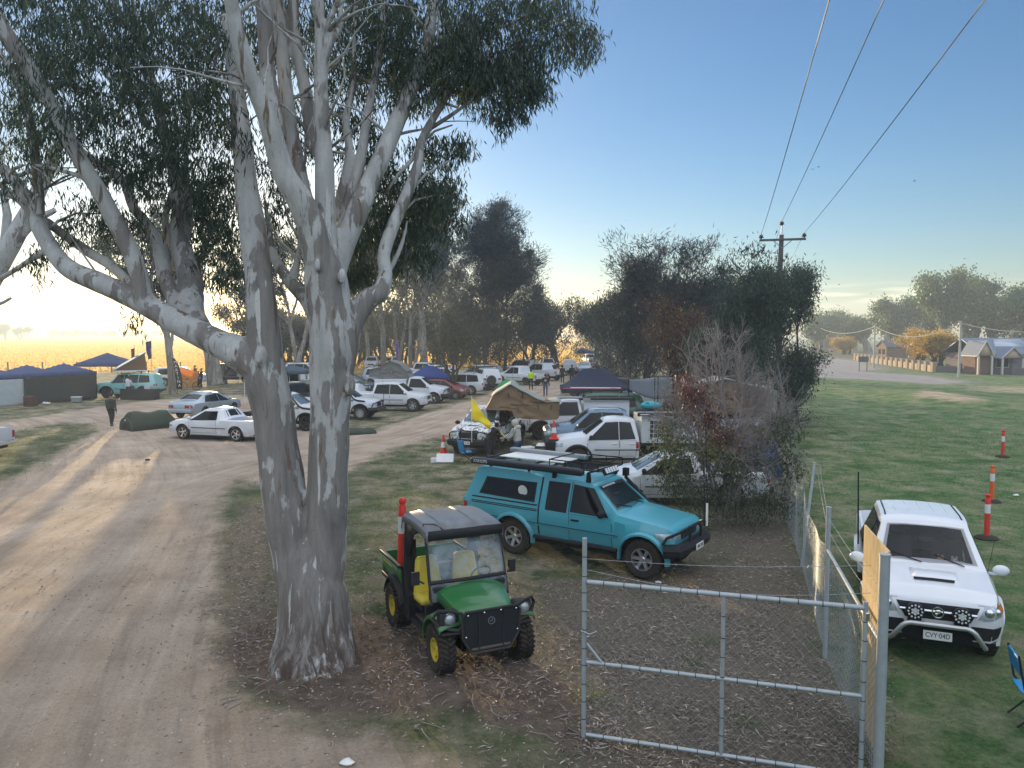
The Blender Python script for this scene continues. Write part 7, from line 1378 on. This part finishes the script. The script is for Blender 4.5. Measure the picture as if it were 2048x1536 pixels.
for k in range(len(FP) - 1):
    a, b = (FP[k][0] - fo[0], FP[k][1] - fo[1]), (FP[k + 1][0] - fo[0], FP[k + 1][1] - fo[1]); link_mesh('chain_link', a, b, 1.74 if k else 1.6, .05 if k < 2 else .075, wire, fc_, .03, sag=.0 if k == 0 else .16, wave=.05, r=.0022 if k < 2 else .003)
    for z in (1.95, 2.15): barbed('barbed_wire', Vector((*a, z)) + Vector((FP[k][4] * z / 2.2, 0, 0)), Vector((*b, z)) + Vector((FP[k + 1][4] * z / 2.2, 0, 0)), .05, fc_)
rail('rail', Vector((.05, .15, 1.55)), Vector((.78, 3.34, 1.66)), .024, fc_, ties=False)
ply = bpy.data.materials.new('weathered_plywood'); nt, N, L = nodes(ply); b = N['Principled BSDF']; b.inputs['Roughness'].default_value = .75; tcn = N.new('ShaderNodeTexCoord'); mpn2 = N.new('ShaderNodeMapping'); mpn2.inputs['Scale'].default_value = (3, 3, .5); L.new(tcn.outputs['Object'], mpn2.inputs[0]); nn = N.new('ShaderNodeTexNoise'); nn.inputs['Scale'].default_value = 6; nn.inputs['Detail'].default_value = 7; L.new(mpn2.outputs[0], nn.inputs[0]); cr_ = N.new('ShaderNodeValToRGB'); cr_.color_ramp.elements[0].position = .3; cr_.color_ramp.elements[0].color = (.50, .34, .16, 1); cr_.color_ramp.elements[1].position = .7; cr_.color_ramp.elements[1].color = (.68, .52, .28, 1); L.new(nn.outputs['Fac'], cr_.inputs[0]); L.new(cr_.outputs[0], b.inputs[0])
mb = MB(); mb.box((0, 0, 1.27), (1.22, .022, 2.48)); bd = mb.build('plywood_board', ply, bevel=.003); bd.location = (4.30, 8.95, 0); bd.rotation_euler = (0, 0, math.atan2(3.34, .78)); tag(bd, 'tall yellowish plywood board standing behind the end of the fence', 'board')

# ------------------------------------------------------------------ power pole and lines
timber = mat('weathered_timber', (.13, .11, .095), .9, var=.3, scale=7, bump=.5, bscale=18); insul = mat('brown_insulator', (.05, .03, .025), .25, coat=.6)
LD = Vector((.29, 1, 0)).normalized(); CD = Vector((LD.y, -LD.x, 0)); PP = Vector((X(1556, 46), 46, 0))
pw = thing('power_pole', 'tall timber power pole with crossarm rising behind the drooping gum', 'power pole', PP); mb = MB(); mb.tube([(0, 0, 0), (.05, 0, 5), (.0, 0, 8.5), (.05, 0, 10.75)], [.20, .175, .15, .125], 14, rough=.08); mb.build('pole', timber, pw)
mb = MB(); mb.box((.05, -.17, 10.45), (2.6, .11, .13), rz=math.atan2(CD.y, CD.x)); mb.build('crossarm', timber, pw, bevel=.015)
for s in (1, -1): mb = MB(); mb.tube([Vector((.05, -.2, 10.42)) + CD * .55 * s, Vector((.05, -.15, 9.95))], .022, 6); mb.build('brace', steel, pw)
mb = MB(); mb.tube([(.05, 0, 10.7), (.05, 0, 11.3)], .035, 6); mb.build('pole_pin', steel, pw)
IN = [Vector((.05, -.17, 10.52)) + CD * 1.2 * -1, Vector((.05, 0, 11.28)), Vector((.05, -.17, 10.52)) + CD * 1.2]
for p in IN: mb = MB(); mb.lathe([(.03, 0), (.05, .05), (.14, .07), (.15, .11), (.08, .14), (.12, .17), (.11, .22), (.05, .25), (.02, .30)], 14, 0, Matrix.Translation(p)); mb.build('insulator', insul, pw)
for z in (9.0, 7.6, 6.9): mb = MB(); mb.tube([(-.28, -.1, z), (.34, -.1, z)], .012, 5); mb.build('step_bolt', steel, pw)
WN = ['left', 'middle', 'right']
for k, p in enumerate(IN):
    a = PP + p + Vector((0, 0, .28)); mb = MB()
    for sgn, ln in ((-1, 75), (1, 72)):
        b = a + LD * ln * sgn; n = 40; mb.tube([a.lerp(b, i / n) + Vector((0, 0, -1.0 * 4 * (i / n) * (1 - i / n) * (.55 if sgn < 0 else 1))) for i in range(n + 1)], .012, 5)
    o = mb.build('power_line', mat('aluminium_wire', (.16, .17, .18), .5, .7)); tag(o, '%s overhead wire of the three strung from the timber power pole' % WN[k], 'wire', 'overhead wires of the power pole')
# posts of weathered boards at its foot
for k, (u, d, h, r) in enumerate(((1532, 35.5, 1.95, .10), (1541, 36.3, 2.1, .085), (1549, 37, 2.2, .09), (1554, 37.6, 2.15, .07))):
    mb = MB(); mb.tube([(0, 0, -.05), (0, .02, h)], [r, r * .92], 9, rough=.15, seed=k); o = mb.build('timber_post', mat('silver_timber', (.30, .29, .27), .9, var=.3, scale=8, bump=.5, bscale=20)); o.location = (X(u, d), d, 0); tag(o, 'silvery timber post in the cluster by the power pole foot, %s' % ('thickest and leftmost', 'second from the left', 'tallest one', 'thinnest and rightmost')[k], 'post', 'silvery timber posts')
for k, (u, v, d) in enumerate(((1637, 334, 70), (1625, 339, 72), (1829, 362, 80))):
    mb = MB(); mb.ell((0, 0, 0), (.17, .06, .06), 0, 10, 6); mb.tube([(.15, 0, .01), (.25, 0, .03)], [.045, .02], 6)
    for s in (1, -1): mb.add([(.08, 0, .03), (.02, s * .22, .12), (-.08, s * .42, .05), (-.1, s * .2, .1), (-.08, 0, .03)], [(0, 1, 2, 3, 4)])
    mb.add([(-.14, 0, 0), (-.3, .06, .01), (-.3, -.06, .01)], [(0, 1, 2)])
    o = mb.build('bird', mat('bird_dark', (.03, .03, .035), .8)); o.location = P(u, v, d); o.scale = (.55,) * 3; o.rotation_euler = (.3, .1 * k, k * 1.4); tag(o, ('upper bird of the two gliding together left of the wires', 'lower bird of the two gliding together left of the wires', 'lone bird flying right of the wires')[k], 'bird', 'small birds in the sky')

# ------------------------------------------------------------------ street on the right
pale = mat('painted_pole', (.42, .42, .38), .7); SPs = [(1748, 112, 6.25), (1919, 86.7, 6.35)]
tops = []
for k, (u, d, h) in enumerate(SPs):
    t = thing('street_pole', ('slim pale pole beside the golden trees, nearer of the two', 'slim grey pole left of the orange tree, farther of the two')[1 - k], 'street pole', (X(u, d), d, 0), group='slim poles along the street'); mb = MB(); mb.tube([(0, 0, 0), (0, 0, h)], [.14, .10], 10); mb.build('pole', pale, t); mb = MB(); mb.box((0, 0, h - .3), (.5, .08, .08)); mb.build('bracket', steel, t); tops.append(Vector((X(u, d), d, h - .25)))
far_ = Vector((X(1640, 150), 150, 6)); nxt = Vector((X(2300, 66), 66, 6.3)); mb = MB()
for a, b, s in ((far_, tops[0], 1.), (tops[0], tops[1], 1.5), (tops[1], nxt, 1.15)): mb.tube([a.lerp(b, i / 20) + Vector((0, 0, -s * 4 * (i / 20) * (1 - i / 20))) for i in range(21)], .045, 6)
tag(mb.build('aerial_cable', mat('grey_cable', (.35, .33, .28), .5)), 'thick pale cable sagging between the slim street poles', 'cable')
brickm = mat('pale_brick', (.42, .33, .24), .9, var=.2, scale=3); brick2 = mat('orange_brick', (.20, .12, .085), .9, var=.2, scale=2); roofm = mat('blue_grey_roof', (.13, .17, .23), .55, .2, .12, .8); wallm_ = mat('house_wall', (.16, .14, .15), .9, var=.15, scale=1); trimm = mat('cream_trim', (.58, .52, .44), .7)
sf = thing('street_fence', 'row of pale brick pillars with low wall along the street', 'fence', (X(1870, 99), 99, 0)); o0 = sf.location
fa, fb = Vector((X(1868, 99), 99, 0)), Vector((X(1712, 143), 143, 0)); fr_ = Vector((X(2110, 89), 89, 0))
for k in range(17):
    p = fa.lerp(fb, k / 16) - o0; mb = MB(); mb.box(p + Vector((0, 0, .62)), (.62, .62, 1.24)); mb.box(p + Vector((0, 0, 1.27)), (.74, .74, .08)); mb.build('pillar', brickm, sf)
for k in range(4):
    p = fa.lerp(fr_, (k + 1) / 4.4) - o0; mb = MB(); mb.box(p + Vector((0, 0, .62)), (.62, .62, 1.24)); mb.build('pillar', wallm_, sf)
for a, b in ((fa, fb), (fa, fr_)): d = b - a; mb = MB(); mb.box((a + b) / 2 - o0 + Vector((0, 0, .42)), (d.length, .2, .84), rz=math.atan2(d.y, d.x)); mb.build('low_wall', brickm if b is fb else wallm_, sf)
hs = thing('house', 'low house with blue grey metal roof and two gabled porches behind the street fence', 'house', (X(1962, 94), 94, 0))
mb = MB(); mb.box((9, 4.5, 1.25), (17, 8, 2.5)); mb.build('wall', wallm_, hs)
def gable(mb, x0, x1, y0, y1, e, p, m=0, axis='x', ov=.4):
    if axis == 'x':
        ym = (y0 + y1) / 2; vs = [(x0, y0 - ov, e), (x1, y0 - ov, e), (x1, ym, p), (x0, ym, p), (x0, y1 + ov, e), (x1, y1 + ov, e)]; mb.add(vs + [(a, b, c - .12) for a, b, c in vs], [(0, 1, 2, 3), (3, 2, 5, 4), (6, 9, 8, 7), (9, 10, 11, 8), (0, 6, 7, 1), (4, 5, 11, 10), (0, 3, 9, 6), (3, 4, 10, 9), (1, 7, 8, 2), (2, 8, 11, 5)], m)
    else:
        xm = (x0 + x1) / 2; vs = [(x0 - ov, y0, e), (x0 - ov, y1, e), (xm, y1, p), (xm, y0, p), (x1 + ov, y0, e), (x1 + ov, y1, e)]; mb.add(vs + [(a, b, c - .12) for a, b, c in vs], [(0, 3, 2, 1), (3, 4, 5, 2), (6, 7, 8, 9), (9, 8, 11, 10), (0, 1, 7, 6), (4, 10, 11, 5), (0, 6, 9, 3), (3, 9, 10, 4), (1, 2, 8, 7), (2, 5, 11, 8)], m)
mb = MB(); gable(mb, 0, 18, .5, 8.5, 2.45, 4.4); ro = mb.build('roof', roofm, hs, smooth=False)
mb = MB(); mb.add([(3.0, 2.2, 3.35), (7.5, 2.2, 3.35), (7.2, 3.9, 4.22), (3.8, 3.9, 4.22)], [(0, 1, 2, 3)]); mb.build('roof_panel', mat('pale_roof_sheet', (.42, .48, .55), .35, .5), ro, solid=.06)
for (x0, x1, e, pk, nm) in ((-1.3, .5, 2.3, 4.1, 'steep'), (1.6, 4.2, 2.0, 3.3, 'wide')):
    mb = MB(); gable(mb, x0, x1, -1.6, 2.0, e, pk, axis='y', ov=.18); po = mb.build('porch_roof', roofm, hs, smooth=False)
    mb = MB(); mb.add([(x0, -1.5, e), (x1, -1.5, e), ((x0 + x1) / 2, -1.5, pk - .15)], [(0, 1, 2)]); mb.build('gable_end', brickm, po, solid=.08)
    for x in (x0 + .08, x1 - .08): mb = MB(); mb.box((x, -1.5, e / 2), (.2, .2, e)); mb.build('porch_post', trimm, po)
    for a, b in (((x0 - .15, e - .05), ((x0 + x1) / 2, pk)), (((x0 + x1) / 2, pk), (x1 + .15, e - .05))): mb = MB(); mb.tube([(a[0], -1.66, a[1]), (b[0], -1.66, b[1])], .07, 4); mb.build('bargeboard', trimm, po)
mb = MB(); mb.box((-.4, .4, 1.15), (1.7, 2.6, 2.3)); mb.build('entry_wall', brick2, hs)
for x in (2.9, 6.5, 9.5): mb = MB(); mb.box((x, .46, 1.45), (1.5, .06, 1.2)); wo = mb.build('window', glass, hs); mb = MB(); [mb.box((x + s * .78, .44, 1.45), (.08, .1, 1.36)) for s in (-1, 0, 1)]; [mb.box((x, .43, z), (1.64, .1, .08)) for z in (.82, 2.08)]; mb.build('frame', trimm, wo)
h2 = thing('house', 'orange brick gabled house half hidden by the orange tree', 'house', (X(1768, 152), 152, 0)); mb = MB(); mb.box((2.4, 2, 1.2), (3.9, 4, 2.4)); mb.build('wall', brick2, h2); mb = MB(); mb.add([(.45, 0, 2.4), (.45, 4, 2.4), (.45, 2, 3.5), (.6, 0, 2.4), (.6, 4, 2.4), (.6, 2, 3.5)], [(0, 2, 1), (3, 4, 5)]); mb.build('gable_end', brick2, h2, smooth=False); mb = MB(); gable(mb, .2, 4.6, 0, 4, 2.4, 3.6); mb.build('roof', mat('dark_tile_roof', (.10, .10, .13), .8), h2, smooth=False)
for y in (1.2, 2.9): mb = MB(); mb.box((.43, y, 1.4), (.06, .9, 1.0)); mb.build('window', glass, h2)
mb = MB(); mb.box((0, 0, 1.6), (1.35, .08, .72)); ib = thing('notice_board', 'grey notice board on two legs by the road bend', 'sign', (X(1727, 101), 101, 0)); mb.build('board', mat('board_grey', (.11, .11, .13), .8), ib)
for s in (-.5, .5): mb = MB(); mb.box((s, .06, .98), (.09, .06, 1.96)); mb.build('leg', timber, ib)
mb = MB(); mb.box((0, 0, .12), (1.5, .7, .16)); mb.box((-.8, .05, .22), (.7, .5, .08), ry=.18); mb.box((0, -.3, .06), (1.4, .06, .12)); o = mb.build('loading_ramp', plate_w, bevel=.02); o.location = G(1607, 779); tag(o, 'white flat ramp lying on the grass past the power pole', 'ramp')
pf_ = thing('paddock_fence', 'thin wire fence with dark posts along the golden paddock', 'fence', (-60, 98, 0))
for k in range(19): x = -95 + k * 4.4; mb = MB(); mb.box((x + 60, 0, .68), (.13, .13, 1.36)); mb.build('post', timber, pf_)
for z in (.5, .9, 1.25): mb = MB(); mb.tube([(-36, 0, z), (46, 0, z)], .012, 4); mb.build('wire', wire, pf_)

# ------------------------------------------------------------------ ground cover
def look(A, x, y): return A.reshape(len(gy), len(gx))[np.clip(np.searchsorted(gy, y) - 1, 0, len(gy) - 1), np.clip(np.searchsorted(gx, x) - 1, 0, len(gx) - 1)]
n = 420000; y = 6.5 * np.exp(rng.uniform(0, math.log(46 / 6.5), n)); x = rng.uniform(-.72, .74, n) * y
cl = np.array([mnoise.noise(Vector((a * .9, b * .9, 7))) for a, b in zip(x, y)]); k = rng.random(n) < np.clip((1 - look(dirt, x, y) * 1.15) * (1 - look(litter, x, y) * .96) * (1 - look(soil, x, y)) * (.55 + cl * 1.3), 0, 1) * .8
x, y = x[k], y[k]; n = len(x); C = np.stack([x, y, look(Zg, x, y) - .006], 1); sz = np.clip(y / 16, .7, 2.2)
Ln, Wd = rng.uniform(.022, .062, n) * sz, rng.uniform(.005, .010, n) * sz
tc_ = [(G(u, v), r_, k_) for u, v, r_, k_ in ((1415, 1285, .16, 160), (1385, 1330, .14, 110), (1490, 1450, .12, 140), (1185, 1395, .16, 170), (1600, 1100, .2, 120), (1290, 1190, .3, 200), (1440, 1120, .5, 420), (1655, 1300, .15, 90), (480, 1010, .3, 160), (760, 1010, .5, 300))]
for k_ in range(150):
    f_ = random.uniform(0, 1); tc_.append((Vector((4.15 + f_ * 9 + random.gauss(.05, .12), 8.4 + f_ * 31, 0)), random.uniform(.06, .2), 26))
for k_ in range(220): p_ = Vector((random.uniform(4.6, 22), random.uniform(8, 34), 0)); tc_.append((p_ + Vector((p_.y * .16, 0, 0)), random.uniform(.05, .16), 22))
TC = np.concatenate([np.array([[c_.x, c_.y, 0]]) + rng.normal(size=(k_, 3)) * np.array([r_, r_, 0]) for c_, r_, k_ in tc_]); C = np.vstack([C, TC]); Ln = np.r_[Ln, rng.uniform(.05, .17, len(TC))]; Wd = np.r_[Wd, rng.uniform(.007, .012, len(TC))]; n = len(C)
Vv, Q = blades(C, rng.normal(size=(n, 3)) * .75 + np.array([0, 0, .85]), Ln, Wd)
tag(npmesh('grass', Vv, Q, leafmat('lawn_blade', (.055, .11, .03), (.17, .26, .07), .35, (.42, .36, .17), .6)), 'short worn grass between the lanes and beyond the fence', 'grass', kind='stuff')
n = 150000; y = 6.3 * np.exp(rng.uniform(0, math.log(26 / 6.3), n)); x = rng.uniform(-.66, .52, n) * y
cl = np.array([mnoise.noise(Vector((a * 1.4, b * 1.4, 2))) for a, b in zip(x, y)]); k = rng.random(n) < np.clip(look(litter, x, y) * np.clip(.62 + cl * 1.7, .16, 1) + look(soil, x, y) * .16 + .012 * (1 - look(dirt, x, y)) + .0012, 0, 1)
x, y = x[k], y[k]; n = len(x); C = np.stack([x, y, look(Zg, x, y) + rng.uniform(.002, .03, n)], 1); D = rng.normal(size=(n, 3)) * np.array([1, 1, .16])
Vv, Q = blades(C, D, rng.uniform(.04, .15, n) * rng.uniform(.7, 1.3, n), rng.uniform(.008, .020, n), .16)
tag(npmesh('leaf_litter', Vv, Q, leafmat('dry_leaf', (.10, .072, .055), (.40, .34, .28), .1, (.66, .60, .53), .7)), 'fallen gum leaves and bark strips scattered over the dark soil', 'leaf litter', kind='stuff')
n = 60000; y = 6.3 * np.exp(rng.uniform(0, math.log(30 / 6.3), n)); x = rng.uniform(-.68, .35, n) * y; k = rng.random(n) < (look(dirt, x, y) * .16 + look(soil, x, y) * .12); x, y = x[k], y[k]; n = len(x)
C = np.stack([x, y, look(Zg, x, y) + .002], 1); r_ = (rng.random(n) ** 3 * .026 + .005)[:, None]; oc = np.array([(1, 0, 0), (0, 1, 0), (-1, 0, 0), (0, -1, 0), (0, 0, .8), (0, 0, -.5)])
Vv = (C[:, None, :] + oc[None] * r_[:, None] * rng.uniform(.6, 1.3, (n, 6, 1))).reshape(-1, 3); tri = np.array([(0, 1, 4), (1, 2, 4), (2, 3, 4), (3, 0, 4), (1, 0, 5), (2, 1, 5), (3, 2, 5), (0, 3, 5)])
tag(npmesh('gravel', Vv, (np.arange(n)[:, None, None] * 6 + tri[None]).reshape(-1, 3), leafmat('lane_stone', (.26, .21, .17), (.50, .42, .35), 0, (.6, .54, .48), .9)), 'loose stones and clods over the dirt lanes', 'gravel', kind='stuff')
mb = MB()
for k in range(120):
    u, v = random.choice([(random.uniform(440, 620), random.uniform(1080, 1420)), (random.uniform(700, 1150), random.uniform(1250, 1480)), (random.uniform(1180, 1650), random.uniform(1130, 1530))]); p = G(u, v) + Vector((0, 0, .015)); d = Vector((random.gauss(0, 1), random.gauss(0, 1), 0)).normalized(); ln = random.uniform(.15, .5); mb.tube([p, p + d * ln * .5 + Vector((d.y, -d.x, 0)) * random.uniform(-.05, .05) + Vector((0, 0, .02)), p + d * ln], [.008, .007, .003], 5)
tag(mb.build('twigs', mat('fallen_twig', (.24, .2, .165), .9, var=.3)), 'fallen twigs lying about the big tree and the gate', 'twigs', kind='stuff')
# dry paddock grass, row behind row, lit through by the sun
Cs, Ls, Ws = [], [], []; yy = 99.
while yy < 900:
    n = int(yy * .95 / (.13 + yy * .0009)); xx = rng.uniform(-.78 * yy, .10 * yy, n); Cs.append(np.stack([xx, yy + rng.normal(size=n) * (1 + yy * .006), np.full(n, -.02)], 1)); Ls.append(rng.uniform(.25, .5, n) * (1 + yy * .0006)); Ws.append(rng.uniform(.10, .28, n) * (1 + yy * .002)); yy += 1.6 + (yy - 95) * .014
C = np.concatenate(Cs); n = len(C); Ln, Wd = np.concatenate(Ls), np.concatenate(Ws); D = rng.normal(size=(n, 3)) * .18 + np.array([0, 0, 1]); Sd = unit(np.stack([np.ones(n), rng.normal(size=n) * .35, np.zeros(n)], 1)); D = unit(D)
Vv = np.stack([C - Sd * Wd[:, None] * .5, C + Sd * Wd[:, None] * .5, C + D * Ln[:, None] + Sd * Wd[:, None] * .3, C + D * Ln[:, None] - Sd * Wd[:, None] * .35], 1).reshape(-1, 3)
tag(npmesh('dry_grass', Vv, np.arange(4 * n).reshape(-1, 4), leafmat('paddock_straw', (.50, .34, .10), (.62, .45, .16), .55)), 'tall dry golden grass over the sunlit paddock', 'dry grass', kind='stuff')
for k, (u, v, lb, w_, m) in enumerate(((1317, 1166, 'small pale can lying by the teal ute front tyre', .07, plate_w), (345, 827, 'white scrap of paper on the lane edge near the swag', .12, plate_w), (693, 1528, 'white plastic lid on the dirt at the bottom edge', .09, plate_w), (295, 921, 'dark lump of rubbish in the middle of the dirt lane', .12, seam), (92, 809, 'white bag on the grass by the dark gazebo wall', .3, plate_w), (2032, 992, 'white scrap on the grass beside the bollards', .1, plate_w))):
    mb = MB(); mb.ell((0, 0, w_ * .25), (w_, w_ * .7, w_ * .35), 0, 9, 6)
    for i in range(len(mb.V)): mb.V[i] *= 1 + .35 * mnoise.noise(mb.V[i] * 14 + Vector((k, 0, 0)))
    o = mb.build('rubbish', m); o.location = G(u, v); tag(o, lb, 'rubbish')
